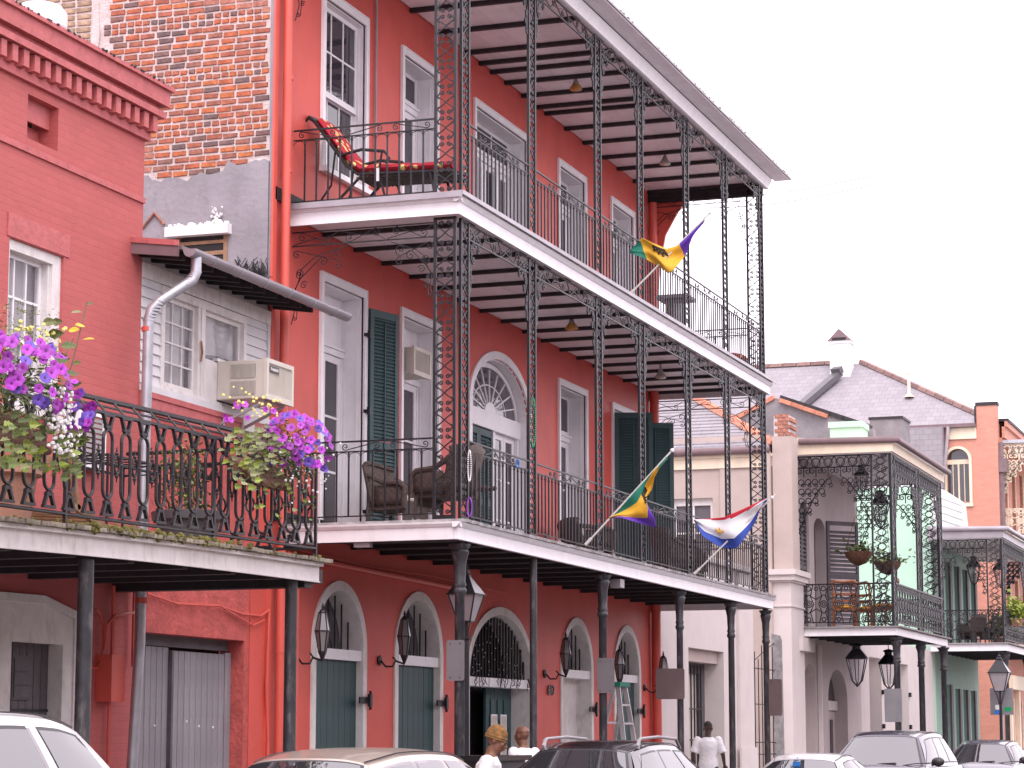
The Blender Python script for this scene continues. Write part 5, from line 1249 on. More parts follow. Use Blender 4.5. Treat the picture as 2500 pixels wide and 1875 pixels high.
while x > 15: inst('crest_bar', sme, rl, (x,0,lz(x))); x -= .33
st = MB(); st.box(-.014,.014,-.014,.014,0,1.0); stm = st.mesh('standard', 'iron')
for x in (LG1-.055,19.9,17.2,15.4): inst('standard', stm, rl, (x,LY+.02,lz(x)))
# ------------------------------------------------------------------ plants
def leaf_mesh(name, mt, pts, fold=.25):
    """small leaf: outline (x along, y across) folded on its midrib"""
    m = MB(); top = [(x,y,abs(y)*fold) for x, y in pts]; bot = [(x,-y,abs(y)*fold) for x, y in pts]
    mid = [(x,0,-.02*math.sin(x*3)) for x, y in pts]; n = len(pts)
    for i in range(n-1):
        m.add([mid[i],mid[i+1],top[i+1],top[i]], [(0,1,2,3)]); m.add([mid[i],bot[i],bot[i+1],mid[i+1]], [(0,1,2,3)])
    return m.mesh(name, mt, smooth=True, ang=180)
IVY = [(0,.0),(.05,.28),(.18,.42),(.30,.26),(.50,.40),(.62,.20),(1,0)]
OVAL = [(0,0),(.15,.18),(.4,.30),(.7,.22),(.9,.08),(1,0)]
SLIM = [(0,0),(.2,.09),(.5,.12),(.8,.06),(1,0)]
ivy_p = leaf_mesh('ivy_leaf', 'ivy_pale', IVY); ivy_l = leaf_mesh('ivy_leaf', 'ivy_lime', IVY); ivy_g = leaf_mesh('ivy_leaf', 'leaf_green', IVY); oval_g = leaf_mesh('leaf', 'leaf_green', OVAL); oval_y = leaf_mesh('leaf', 'leaf_yellow', OVAL); oval_p = leaf_mesh('leaf', 'ivy_pale', OVAL)
def flower_mesh(mt, name='petunia', r=1.0):
    m = MB(); n = 15
    ring = [(r*(1-.16*abs(math.sin(2.5*2*math.pi*k/n)))*math.cos(2*math.pi*k/n), r*(1-.16*abs(math.sin(2.5*2*math.pi*k/n)))*math.sin(2*math.pi*k/n), .10*math.cos(5*2*math.pi*k/n)) for k in range(n)]
    mid = [(.42*r*math.cos(2*math.pi*k/n),.42*r*math.sin(2*math.pi*k/n),.02) for k in range(n)]
    inn = [(.17*r*math.cos(2*math.pi*k/n),.17*r*math.sin(2*math.pi*k/n),-.14) for k in range(n)]
    m.add(ring+mid+inn, [(k,(k+1)%n,n+(k+1)%n,n+k) for k in range(n)]+[(n+k,n+(k+1)%n,2*n+(k+1)%n,2*n+k) for k in range(n)])
    m.mi = 1; m.add(inn, [tuple(range(n-1,-1,-1))]); 
    return m.mesh(name, [mt,'petal_dark'], smooth=True, ang=180)
fl_p = flower_mesh('petal_purple'); fl_v = flower_mesh('petal_violet')
def foliage_blob(name, mt, parent, fn, n, size, leaf=OVAL, seed=1, kind=True):
    """many leaf-sized faces filling a volume, one mesh"""
    rg = random.Random(seed); m = MB()
    for k in range(n):
        p, s = fn(rg); s *= size*rg.uniform(.6,1.25)
        E_ = Euler((rg.uniform(-1.2,1.2), rg.uniform(-.9,.6), rg.uniform(0,6.28))).to_matrix()
        pts = [E_ @ Vector((x*s,y*s,abs(y)*s*.3)) for x, y in leaf]; pts2 = [E_ @ Vector((x*s,-y*s,abs(y)*s*.3)) for x, y in leaf[1:-1]]
        q = [Vector(p)+v for v in pts] + [Vector(p)+v for v in reversed(pts2)]; m.poly(q)
    o = m.build(name, mt, parent, smooth=True, ang=180, fix=False)
    if kind: o['kind'] = 'stuff'
    return o
TOCAM = Vector((-.93,-.35,.05))
def face(d, rg, j=.5):
    d = (Vector(d)+Vector((rg.uniform(-j,j),rg.uniform(-j,j),rg.uniform(-j,j)))).normalized()
    q = d.to_track_quat('Z','Y').to_euler(); return q
def scatter(name, mes, parent, pts, size, seed, j=.55, bias=TOCAM, cen=None):
    rg = random.Random(seed)
    for p in pts:
        d = bias if cen is None else (Vector(p)-Vector(cen)).normalized()*.9+bias*.9
        inst(name, rg.choice(mes), parent, p, face(d, rg, j), size*rg.uniform(.75,1.2))
def surf_pts(rg, c, rx, ry, rz, n, side=None, flt=None):
    out = []
    while len(out) < n:
        d = Vector((rg.gauss(0,1),rg.gauss(0,1),rg.gauss(0,1))).normalized()
        if d.dot(TOCAM) < -.15 or d.z < -.55: continue
        p = Vector((c[0]+d.x*rx, c[1]+d.y*ry, c[2]+d.z*rz))*1
        if flt and not flt(p): continue
        if all((p-q).length > .045 for q in out) or rg.random() < .08: out.append(p)
    return out
# right basket, hung on the railing at the corner
bk_ = thing('flower_basket', 'trough basket of petunias and pale ivy at the right end of the cast-iron railing', 'flower basket', (21.3,9.62,4.05), 'flower baskets on the cast-iron railing')
c = (21.25,9.60,4.12)
m = MB(); m.grid(lambda u, v: (c[0]-.52+1.0*u, c[1]-.20*math.cos(math.pi*(v-.5))*1.0+.12, c[2]+.05-.24*math.sin(math.pi*v)*(1-.25*(2*u-1)**4)+.0), 24, 10); o = m.build('liner', 'coco_fibre', bk_, smooth=True, ang=80); s = o.modifiers.new('s','SOLIDIFY'); s.thickness = .03
m = MB()
for k in range(7): u = -.5+k*.16; m.tube([(c[0]+u, c[1]-.215*math.cos(math.pi*(v/8-.5))+.12, c[2]+.05-.255*math.sin(math.pi*v/8)) for v in range(9)], .007, 4)
m.tube([(c[0]-.52,c[1]-.09,c[2]+.06),(c[0]+.48,c[1]-.09,c[2]+.06)], .009, 5); m.build('wire', 'iron', bk_)
rg = random.Random(21)
def vol_r(r): 
    while True:
        p = Vector((r.uniform(-1,1),r.uniform(-1,1),r.uniform(-1,1)))
        if p.length < 1: break
    return (21.55+p.x*.62, 9.52+p.y*.26, 4.30+p.z*.30-.10*p.x*p.x), 1
foliage_blob('foliage', 'leaf_green', bk_, vol_r, 1500, .055, SLIM, 4)
pts = surf_pts(rg, (21.75,9.47,4.34), .58, .27, .34, 78)
scatter('petunia', [fl_p,fl_p,fl_p,fl_p,fl_p,fl_v], bk_, pts, .046, 22, .5, cen=(21.75,9.5,4.3))
pts = surf_pts(rg, (20.95,9.56,4.52), .45, .2, .16, 10); scatter('petunia', [fl_p], bk_, pts, .036, 27, .5)
ip = []
for k in range(135):
    u = rg.random(); ip.append(Vector((20.35+.85*u+rg.gauss(0,.06), 9.50+rg.uniform(-.12,.08), 4.34+.12*u-rg.random()**1.4*(.62-.25*u)+rg.gauss(0,.03))))
scatter('ivy_leaf', [ivy_p,ivy_p,ivy_p,ivy_l], bk_, ip, .075, 23, .7, bias=TOCAM+Vector((0,0,.5)))
ip = [Vector((rg.uniform(20.6,22.2),9.5+rg.uniform(-.1,.05),4.0-rg.random()*.35)) for k in range(28)]; scatter('ivy_leaf', [ivy_l,ivy_p], bk_, ip, .055, 24, .8)
m = MB()
for k in range(110): p = (21.75+rg.gauss(0,.28), 9.33+rg.uniform(-.04,.1), 4.22+rg.gauss(0,.13)); m.ball(p, rg.uniform(.008,.014), 5, 3)
o = m.build('alyssum', 'petal_white', bk_); o['kind'] = 'stuff'
m = MB()
for k in range(40): p = (21.0+rg.gauss(0,.3), 9.5+rg.uniform(-.1,.1), 4.62+rg.uniform(-.05,.16)); m.ball(p, rg.uniform(.010,.018), 5, 3)
o = m.build('snapdragon', 'petal_yellow', bk_); o['kind'] = 'stuff'
# left basket
bl = thing('flower_basket', 'overflowing basket of petunias, ivy and white alyssum at the left picture edge', 'flower basket', (16.3,9.62,4.0), 'flower baskets on the cast-iron railing')
def vol_l(r):
    while True:
        p = Vector((r.uniform(-1,1),r.uniform(-1,1),r.uniform(-1,1)))
        if p.length < 1: break
    return (16.25+p.x*.95, 9.58+p.y*.28, 4.22+p.z*.42), 1
m = MB(); m.grid(lambda u, v: (15.6+1.2*u, 9.72-.22*math.cos(math.pi*(v-.5)), 4.05-.26*math.sin(math.pi*v)), 24, 10); o = m.build('liner', 'coco_fibre', bl, smooth=True, ang=80); s = o.modifiers.new('s','SOLIDIFY'); s.thickness = .03
foliage_blob('foliage', 'leaf_green', bl, vol_l, 1900, .06, SLIM, 5)
rg = random.Random(31)
fz = lambda p: p.x > 15.7 and p.z > 4.12 - (p.x-16)*.12 and p.z < 4.60
pts = surf_pts(rg, (16.35,9.50,4.28), .92, .26, .36, 74, flt=fz); scatter('petunia', [fl_p,fl_p,fl_p,fl_p,fl_v], bl, pts, .050, 32, .5, cen=(16.3,9.55,4.2))
pts = [Vector((17.0+.33*rg.random(),9.42+rg.uniform(-.05,.1),4.14+rg.gauss(0,.1))) for k in range(14)]; scatter('petunia', [fl_p,fl_v], bl, pts, .046, 35, .5)
ip = [Vector((rg.uniform(15.75,17.0),9.42+rg.uniform(-.10,.05),4.02-rg.random()*.42)) for k in range(105)]; scatter('ivy_leaf', [ivy_g,ivy_l,ivy_p,ivy_g], bl, ip, .085, 33, .7, bias=TOCAM+Vector((0,0,.4)))
m = MB()
for k in range(150): p = (16.62+rg.gauss(0,.09), 9.30+rg.uniform(-.04,.06), 4.05+rg.uniform(-.28,.22)); m.ball(p, rg.uniform(.010,.018), 5, 3)
o = m.build('alyssum', 'petal_white', bl); o['kind'] = 'stuff'
m = MB()
for k in range(60): q = rg.choice((16.35,16.55,16.75)); p = (q+rg.gauss(0,.03), 9.5+rg.uniform(-.1,.1), 4.66+rg.uniform(-.16,.12)); m.ball(p, rg.uniform(.010,.020), 5, 3)
o = m.build('snapdragon', 'petal_yellow', bl); o['kind'] = 'stuff'
def vol_t(r): return (16.35+r.uniform(-.55,.35), 9.5+r.uniform(-.15,.15), 4.58+r.random()**1.5*.32), 1
foliage_blob('spike_foliage', 'ivy_lime', bl, vol_t, 420, .035, SLIM, 8)
m = MB(); stem = [(17.0,9.5,4.35),(17.12,9.5,4.62),(17.2,9.5,4.82),(17.3,9.5,5.08)]; m.tube(stem, .006, 5); m.tube([(16.85,9.5,4.4),(17.0,9.5,4.62),(17.1,9.5,4.75)], .005, 5); m.build('stem', 'stem', bl)
for p, me, s in (((17.12,9.5,4.86),oval_y,.10),((17.02,9.5,4.80),oval_y,.10),((17.24,9.5,4.76),oval_y,.11),((17.3,9.5,5.06),oval_p,.06),((17.05,9.5,4.95),oval_p,.09),((16.9,9.5,4.66),oval_g,.13),((16.8,9.5,4.55),oval_g,.15),((16.7,9.5,4.72),oval_g,.14),((16.95,9.5,4.45),oval_g,.14),((17.1,9.5,4.55),oval_g,.08),((17.08,9.5,4.38),oval_g,.10),((16.62,9.5,4.8),oval_p,.12),((16.75,9.5,4.82),oval_p,.11)):
    inst('leaf', me, bl, p, face(TOCAM+Vector((0,0,.3)), rg, .7), s)
bk_.location.x -= .78; bl.location.x -= .40
# pots and furniture on the low gallery
t = thing('plastic_planter', 'large dark grey planter with a straggling shrub behind the oval railing', 'planter', (21.55,11.0,3.38))
m = MB(); cc = (21.62,10.95,3.38); m.lathe([(.24,0),(.31,.36),(.36,.38),(.37,.46),(.33,.47),(.31,.42),(.0,.40)], cc, 24); m.build('pot', 'plastic_pot', t, smooth=True, ang=35)
m = MB(); rg = random.Random(41); tips = []
for k in range(16):
    p = Vector((21.6+rg.uniform(-.15,.15),10.95+rg.uniform(-.15,.15),3.8)); pts = [p]
    for j in range(8): p = p+Vector((rg.uniform(-.10,.08),rg.uniform(-.07,.07),rg.uniform(.03,.13))); pts.append(p); tips.append(p)
    m.tube(pts, .006, 4)
m.build('branches', 'stem', t)
def vol_s(r): p = r.choice(tips); return (p.x+r.gauss(0,.05),p.y+r.gauss(0,.05),p.z+r.gauss(0,.05)), 1
foliage_blob('foliage', 'leaf_green', t, vol_s, 420, .055, OVAL, 42); foliage_blob('autumn_leaves', 'ivy_lime', t, vol_s, 110, .055, OVAL, 43)
t = thing('clay_pot', 'tall mossy clay pot behind the left end of the oval railing', 'pot', (17.8,10.7,3.3))
m = MB(); m.lathe([(.24,0),(.30,.5),(.36,.52),(.36,.62),(.31,.63),(.0,.58)], (18.0,10.9,3.32), 24); m.build('pot', 'clay_pot', t, smooth=True, ang=35)
t = thing('wooden_chair', 'wooden slatted deck chair folded low behind the oval railing', 'chair', (19.2,10.9,3.34))
for k in range(6): m = MB(); m.bar((18.75+k*.12,10.55,3.56-k*.018),(18.75+k*.12,11.15,3.60-k*.018),.09,.02); m.build('slat', 'brown_wood', t)
m = MB()
for y in (10.55,11.15): m.bar((18.65,y,3.62),(19.5,y,3.40),.04,.06); m.bar((18.95,y,3.5),(18.85,y,3.34),.04,.04); m.bar((18.7,y,3.6),(18.55,y,4.05),.04,.05)
m.bar((18.55,10.55,4.03),(18.55,11.15,4.03),.05,.07); m.build('frame', 'brown_wood', t)
t = thing('iron_plant_stand', 'black iron stand with a square top behind the oval railing', 'stand', (20.5,11.2,3.38))
m = MB()
for a in (19.95,21.0):
    for b in (10.95,11.35): m.tube([(a,b,3.36),(a,b,4.24)], .014, 6)
for z in (4.24,4.16): m.tube([(19.95,10.95,z),(21.0,10.95,z),(21.0,11.35,z),(19.95,11.35,z)], .014, 6, closed=True)
m.build('frame', 'iron', t)
m = MB(); 
for k in range(6): m.tube([(20.0+k*.19,10.95,4.24),(20.0+k*.19,11.35,4.24)], .008, 5)
m.build('shelf_bar', 'iron', t)
# ------------------------------------------------------------------ garden wall beyond the red house
gw = thing('garden_wall', 'pale stucco street wall with a barred window just past the red house', 'wall', (42.3,YW,0))
GO = (44.6,47.3,.6,3.34,0)
m = MB(); wall_open(m, 42.28, 49.6, 0, 5.05, YW, YW+.55, [GO]); m.build('wall_body', 'pale_stucco', gw)
B('pilaster', 'pale_stucco', gw, (42.3,43.35,YW-.06,YW-.002,0,5.0),(43.8,44.35,YW-.05,YW-.002,0,5.0),(48.4,49.6,YW-.06,YW-.002,0,5.0),(48.3,49.72,YW-.10,YW-.061,0,1.45))
B('lintel', 'tan_stucco', gw, (44.6,47.3,YW+.12,YW+.5,3.10,3.34)); B('coping', 'pale_stucco', gw, (42.28,49.7,YW-.12,YW+.6,5.05,5.16))
g = grp('barred_window', gw, (44.6,YW,.6))
B('frame', 'dark_grey_wood', g, (44.6,44.75,YW+.40,YW+.5,.6,3.10),(46.9,47.3,YW+.40,YW+.5,.6,3.10),(45.75,45.95,YW+.40,YW+.5,.6,3.0),(44.75,46.9,YW+.40,YW+.5,2.9,3.10)); B('pane', 'cushion_grey', g, (44.75,46.9,YW+.47,YW+.48,.6,2.9))
for k in range(9): xx = 44.85+k*.25; m = MB(); m.tube([(xx,YW+.36,.6),(xx,YW+.36,3.05)], .016, 6); m.build('bar', 'iron', g)
for z in (1.6,2.2): m = MB(); m.bar((44.7,YW+.36,z),(47.0,YW+.36,z),.03,.03); m.build('cross_bar', 'iron', g)
# iron fence in the gap, weathered post
t = thing('iron_fence', 'thin rusty rod fence closing the gap after the pale wall', 'fence', (50.8,11.95,.15))
for k in range(9): xx = 49.8+k*.33; m = MB(); m.tube([(xx,12.05,.15),(xx,12.05,3.6-.15*(k%3))], .012, 5); m.build('rod', 'iron', t)
for z in (1.3,1.55,2.35,3.1): m = MB(); m.tube([(49.65,12.05,z),(52.4,12.05,z)], .012, 5); m.build('cross_rod', 'iron', t)
m = MB(); m.tube([(49.65,12.05,3.15),(51.3,12.05,3.55),(52.3,12.05,3.75)], .010, 5); m.build('cross_rod', 'iron', t)
m = MB(); m.hexa([(52.0,11.9,.15),(52.22,11.9,.15),(52.22,12.1,.15),(52.0,12.1,.15),(51.95,11.9,3.85),(52.1,11.9,3.75),(52.1,12.1,3.78),(51.95,12.1,3.9)]); tag(m.build('timber_post', 'grey_wood', None), 'weathered grey timber post at the end of the rod fence', 'post')
# ------------------------------------------------------------------ tan house with its own lace gallery
tb = thing('tan_house', 'tan stucco house with slate roof and lace iron gallery beyond the pale wall', 'building', (53.3,YW,0))
FX = 53.3
def flank_open(m, X0, X1, y0, y1, z0, z1, ops):
    """wall facing -X with openings (ya,yb,za,zb,rise)"""
    q = MB(); wall_open(q, y0, y1, z0, z1, X0, X1, ops)
    m.add([(v[1],v[0],v[2]) for v in q.v], [tuple(reversed(f)) for f in q.f])
m = MB(); flank_open(m, FX, FX+.35, 12.05, 19, 0, 7.95, [(13.73,14.70,5.2,7.06,0)]); m.box(FX+.36, 61.6, 12.45, 19, 0, 8.5); m.build('flank_wall', 'tan_stucco', tb)
B('flank_pilaster', 'tan_stucco', tb, (FX-.04,FX-.002,12.06,12.55,0,7.9),(FX-.04,FX-.002,13.42,13.55,0,7.9))
g = grp('flank_window', tb, (FX,13.73,5.2)); B('frame', 'old_white', g, (FX+.10,FX+.18,13.73,13.81,5.2,7.06),(FX+.10,FX+.18,14.62,14.70,5.2,7.06),(FX+.10,FX+.18,13.81,14.62,6.90,7.06),(FX+.10,FX+.16,14.19,14.23,5.2,6.9),(FX+.10,FX+.16,13.81,14.62,6.25,6.29)); B('pane', 'pane_grey', g, (FX+.16,FX+.17,13.81,14.62,5.2,6.9))
B('eaves_board', 'cream_trim', tb, (FX-.10,FX-.001,12.1,19,7.95,8.02),(FX-.06,FX-.001,12.1,19,7.72,7.949))
m = MB(); m.tube([(FX-.16,12.35,8.10),(FX-.16,19,8.10)], .09, 10); m.build('gutter', 'brown_metal', tb, smooth=True)
m = MB(); m.tube([(FX-.12,12.42,8.05),(FX-.12,12.42,.2)], .085, 10); m.build('downpipe', 'tan_stucco', tb, smooth=True)
B('flashing', 'galvanised', tb, (FX-.08,FX+.3,12.4,19,8.18,8.24))
# slate slope towards the camera, courses as real steps
sl = MB(); n = 24
for k in range(n):
    x0, x1 = FX+.05+k*.21, FX+.05+(k+1)*.21; z0, z1 = 8.22+k*.105, 8.22+(k+1)*.105; ya = 12.30+k*.175
    sl.hexa([(x0,ya,z0),(x0,19,z0),(x1+.04,19,z1),(x1+.04,ya+.175,z1),(x0,ya,z0+.022),(x0,19,z0+.022),(x1+.04,19,z1+.010),(x1+.04,ya+.175,z1+.010)])
o = sl.build('slate_course', 'slate_side', tb); o['kind'] = 'stuff'
sl = MB(); sl.poly([(FX+.05,12.30,8.2),(FX+.05+n*.21,12.30+n*.175,8.2+n*.105),(61,12.30+n*.175,8.2+n*.105),(61,12.3,8.2)]); sl.build('street_slope', 'slate', tb, fix=False)
ht = MB()
hv = Vector((.21,.175,.105)).normalized()
hl = MB(); hl.prism([(0,-.11,-.03),(0,-.07,.07),(0,0,.105),(0,.07,.07),(0,.11,-.03)], (.44,0,0)); hm_ = hl.mesh('hip_tile', 'terracotta')
q = hv.to_track_quat('X','Z').to_euler()
for k in range(15): inst('hip_tile', hm_, tb, Vector((FX+.05,12.30,8.25))+hv*(k*.43), q, (1,1+.08*(k%2),1+.1*(k%2)))
# corner pier and its old brick head
B('corner_pier', 'tan_stucco', tb, (FX-.12,FX+.5,11.86,12.3,5.38,8.40)); B('corner_pier_base', 'pale_stucco', tb, (FX-.10,FX+1.2,11.93,12.35,0,5.10))
B('pier_moulding', 'pale_stucco', tb, (FX-.16,FX+1.25,11.88,12.38,5.10,5.14),(FX-.22,FX+1.3,11.83,12.42,5.14,5.26),(FX-.28,FX+1.35,11.78,12.46,5.26,5.38),(FX-.13,FX+1.22,11.90,12.36,4.55,4.58))
B('pier_core', 'mortar', tb, (FX-.11,FX+.5,11.9,12.26,8.40,8.86)); m = MB(); rb = MB(); rb.box(0,.21,0,.14,0,.075); rbm = rb.mesh('brick', 'rust_brick')
for r in range(6):
    for k in range(3): inst('brick', rbm, tb, (FX-.13+k*.218, 11.86+(.07 if r%2 else 0), 8.40+r*.083)); inst('brick', rbm, tb, (FX-.13+k*.218, 12.02+(.07 if r%2 else 0), 8.40+r*.083))
# street front of the tan house
U1 = (54.75,55.75,4.2,6.75,.35); U2 = (56.3,57.6,4.2,6.55,.30); D1 = (57.6,59.9,.15,2.55,.75); D0 = (55.0,56.2,.15,3.0,.35)
m = MB(); wall_open(m, FX+.5, 61.65, 0, 8.4, 12.05, 12.44, [U1,U2,D1,D0]); m.build('street_wall', 'mauve_stucco', tb)
def slat_leaf(parent, x0, x1, z0, z1, y, ry=0):
    g = grp('shutter', parent, (x0,y,z0)); w_ = x1-x0
    fr = MB(); fr.box(0,.07,0,.05,0,z1-z0); fr.box(w_-.07,w_,0,.05,0,z1-z0); fr.box(.07,w_-.07,.002,.048,0,.12); fr.box(.07,w_-.07,.002,.048,z1-z0-.1,z1-z0); fr.box(.07,w_-.07,.002,.048,(z1-z0)*.5-.05,(z1-z0)*.5+.05)
    for k in (0,): o = bpy.data.objects.new('shutter_frame', fr.mesh('shutter_frame', 'dark_grey_wood')); C.objects.link(o); o.parent = g
    s = MB(); s.hexa([(.07,.0,0),(w_-.07,.0,0),(w_-.07,.045,.06),(.07,.045,.06),(.07,0,.015),(w_-.07,0,.015),(w_-.07,.045,.075),(.07,.045,.075)]); sm_ = s.mesh('slat', 'dark_grey_wood')
    z = .15
    while z < z1-z0-.2:
        o = bpy.data.objects.new('slat', sm_); C.objects.link(o); o.parent = g; o.location = (0,0,z); z += .1
    g.rotation_euler = (0,0,ry); return g
slat_leaf(tb, U1[0]+.02, (U1[0]+U1[1])/2-.01, 4.2, 6.95, 12.10); slat_leaf(tb, (U1[0]+U1[1])/2+.01, U1[1]-.02, 4.2, 6.95, 12.10)
slat_leaf(tb, U2[1]+.02, U2[1]+.95, 4.2, 6.85, 12.0, R_(-42))
B('door_leaf', 'dark_grey_wood', tb, (U2[0],U2[1],12.30,12.36,4.2,6.9)); B('sidelight', 'old_white', tb, (U2[0]+.25,U2[0]+.35,12.24,12.299,4.2,6.8))
B('door_leaf', 'mauve_stucco', tb, (D1[0],D1[1],12.36,12.40,.15,2.3),(D0[0],D0[1],12.36,12.40,.15,3.3)); B('fan_pane', 'pane_dark', tb, (D1[0],D1[1],12.37,12.39,2.56,3.3)); B('transom', 'pale_stucco', tb, (D1[0],D1[1],12.30,12.359,2.32,2.55))
for q in (58.0,58.7,59.2): B('pane', 'pane_dark', tb, (q,q+.3,12.34,12.358,.9,2.1))
B('moulding', 'pale_stucco', tb, (54.0,55.3,11.85,12.04,3.6,3.9),(56.4,56.5,11.95,12.04,.15,3.8))
# hidden rear walls: grey cement gable with tile coping, chimneys
gb = thing('cement_gable', 'grey cement gable wall with terracotta coping behind the tan house', 'wall', (58,13.3,8.4))
m = MB(); m.prism([(58,10.9,8.4),(58,10.9,9.08),(58,13.3,9.96),(58,16.2,8.5),(58,16.2,8.4)], (.35,0,0)); m.build('gable', 'grey_cement', gb)
def coping(a, b, n, mt, parent, nm='coping_tile'):
    a, b = Vector(a), Vector(b); d = (b-a)/n; s = MB(); s.prism([(0,-.05,0),(0,-.05,.10),(0,.42,.10),(0,.42,0)], (d.length*.97,0,0)); me = s.mesh(nm, mt); q = d.to_track_quat('X','Z').to_euler()
    m_ = Matrix.Rotation(0,3,'X')
    for k in range(n): p = a+d*k; bar = MB(); bar.bar(p, p+d*.97, .46, .10); o = bar.build(nm, mt, parent)
coping((58.17,11.0,9.16),(58.17,13.2,9.98),7,'joist_dark',gb); coping((58.17,13.35,9.98),(58.17,16.1,8.62),9,'terracotta',gb); coping((58.1,12.0,9.44),(58.1,13.2,9.90),4,'terracotta',gb)
t = thing('mint_chimney', 'mint green rendered chimney block above the tan house gallery roof', 'chimney', (56.8,11.4,8.6)); B('stack', 'mint_stucco', t, (56.8,57.6,10.96,11.72,8.5,9.0)); B('cap', 'mint_stucco', t, (56.75,57.65,10.93,11.75,9.0,9.14))
t = thing('cement_chimney', 'grey cement chimney block above the tan house gallery roof', 'chimney', (61,11.1,8.6)); B('stack', 'grey_cement', t, (61,62.1,10.72,11.55,8.4,9.72)); B('cap', 'joist_dark', t, (60.97,62.13,10.69,11.58,9.72,9.78))
# ---- lace gallery
def ring(cx_, cz, r, n=10): return [(cx_+r*math.cos(2*math.pi*k/n), cz+r*math.sin(2*math.pi*k/n)) for k in range(n+1)]
def lace_panel(w_, h):
    p = w_*.86; n = max(1, round(h/p)); out = []
    for k in range(n):
        z = (k+.5)*h/n; out += [ring(0,z,w_*.24), spiral(-w_*.22,z+h/n*.36,w_*.17,0,1.4), spiral(w_*.22,z-h/n*.36,w_*.17,3.1,1.4), [(-w_*.45,z-h/n*.5),(0,z-h/n*.25),(w_*.45,z),(0,z+h/n*.25),(-w_*.45,z+h/n*.5)], [(w_*.45,z-h/n*.5),(-w_*.4,z),(w_*.45,z+h/n*.5)]]
    return out
def lace_frieze(L, h):
    n = max(2, round(L/(h*.62))); out = []
    for k in range(n):
        x = (k+.5)*L/n; out += [ring(x,h*.72,h*.2), spiral(x-L/n*.3,h*.34,h*.17,1,1.3), spiral(x+L/n*.3,h*.34,h*.17,2,-1.3), [(x-L/n*.5,h),(x,h*.5),(x+L/n*.5,h)], [(x,h*.5),(x,.02)]]
    out += [[(0,h),(L,h)],[(0,h*.48),(L,h*.48)]]
    return out
def lace_bracket(w_, h):
    out = []
    for a in range(5):
        for b in range(6):
            u, v = w_*(a+.5)/5, -h*(b+.5)/6
            if u/w_ + (-v)/h < 1.02: out += [ring(u,v,w_*.085,8), spiral(u+.05*w_,v-.06*h,w_*.07,a,1.2)]
    out += [[(w_*(k/10), -h*(1-k/10)**1.6) for k in range(11)]]
    return out
def lace_rail(L, h, p=.34):
    n = max(1, round(L/p)); out = []
    for k in range(n):
        x = (k+.5)*L/n; w_ = L/n
        out += [ring(x,h*.90,w_*.16,8), ring(x+w_*.5,h*.90,w_*.12,8), ring(x,h*.10,w_*.14,8), ring(x,h*.5,w_*.22,10), ring(x,h*.5,w_*.10,8), [(x-w_*.3,h),(x-w_*.12,h*.7),(x-w_*.34,h*.5),(x-w_*.12,h*.3),(x-w_*.3,0)], [(x+w_*.3,h),(x+w_*.12,h*.7),(x+w_*.34,h*.5),(x+w_*.12,h*.3),(x+w_*.3,0)], [(x-w_*.5,h*.62),(x,h*.74),(x+w_*.5,h*.62)], [(x-w_*.5,h*.38),(x,h*.26),(x+w_*.5,h*.38)]]
    out += [[(0,h),(L,h)],[(0,0.02),(L,0.02)]]
    return out
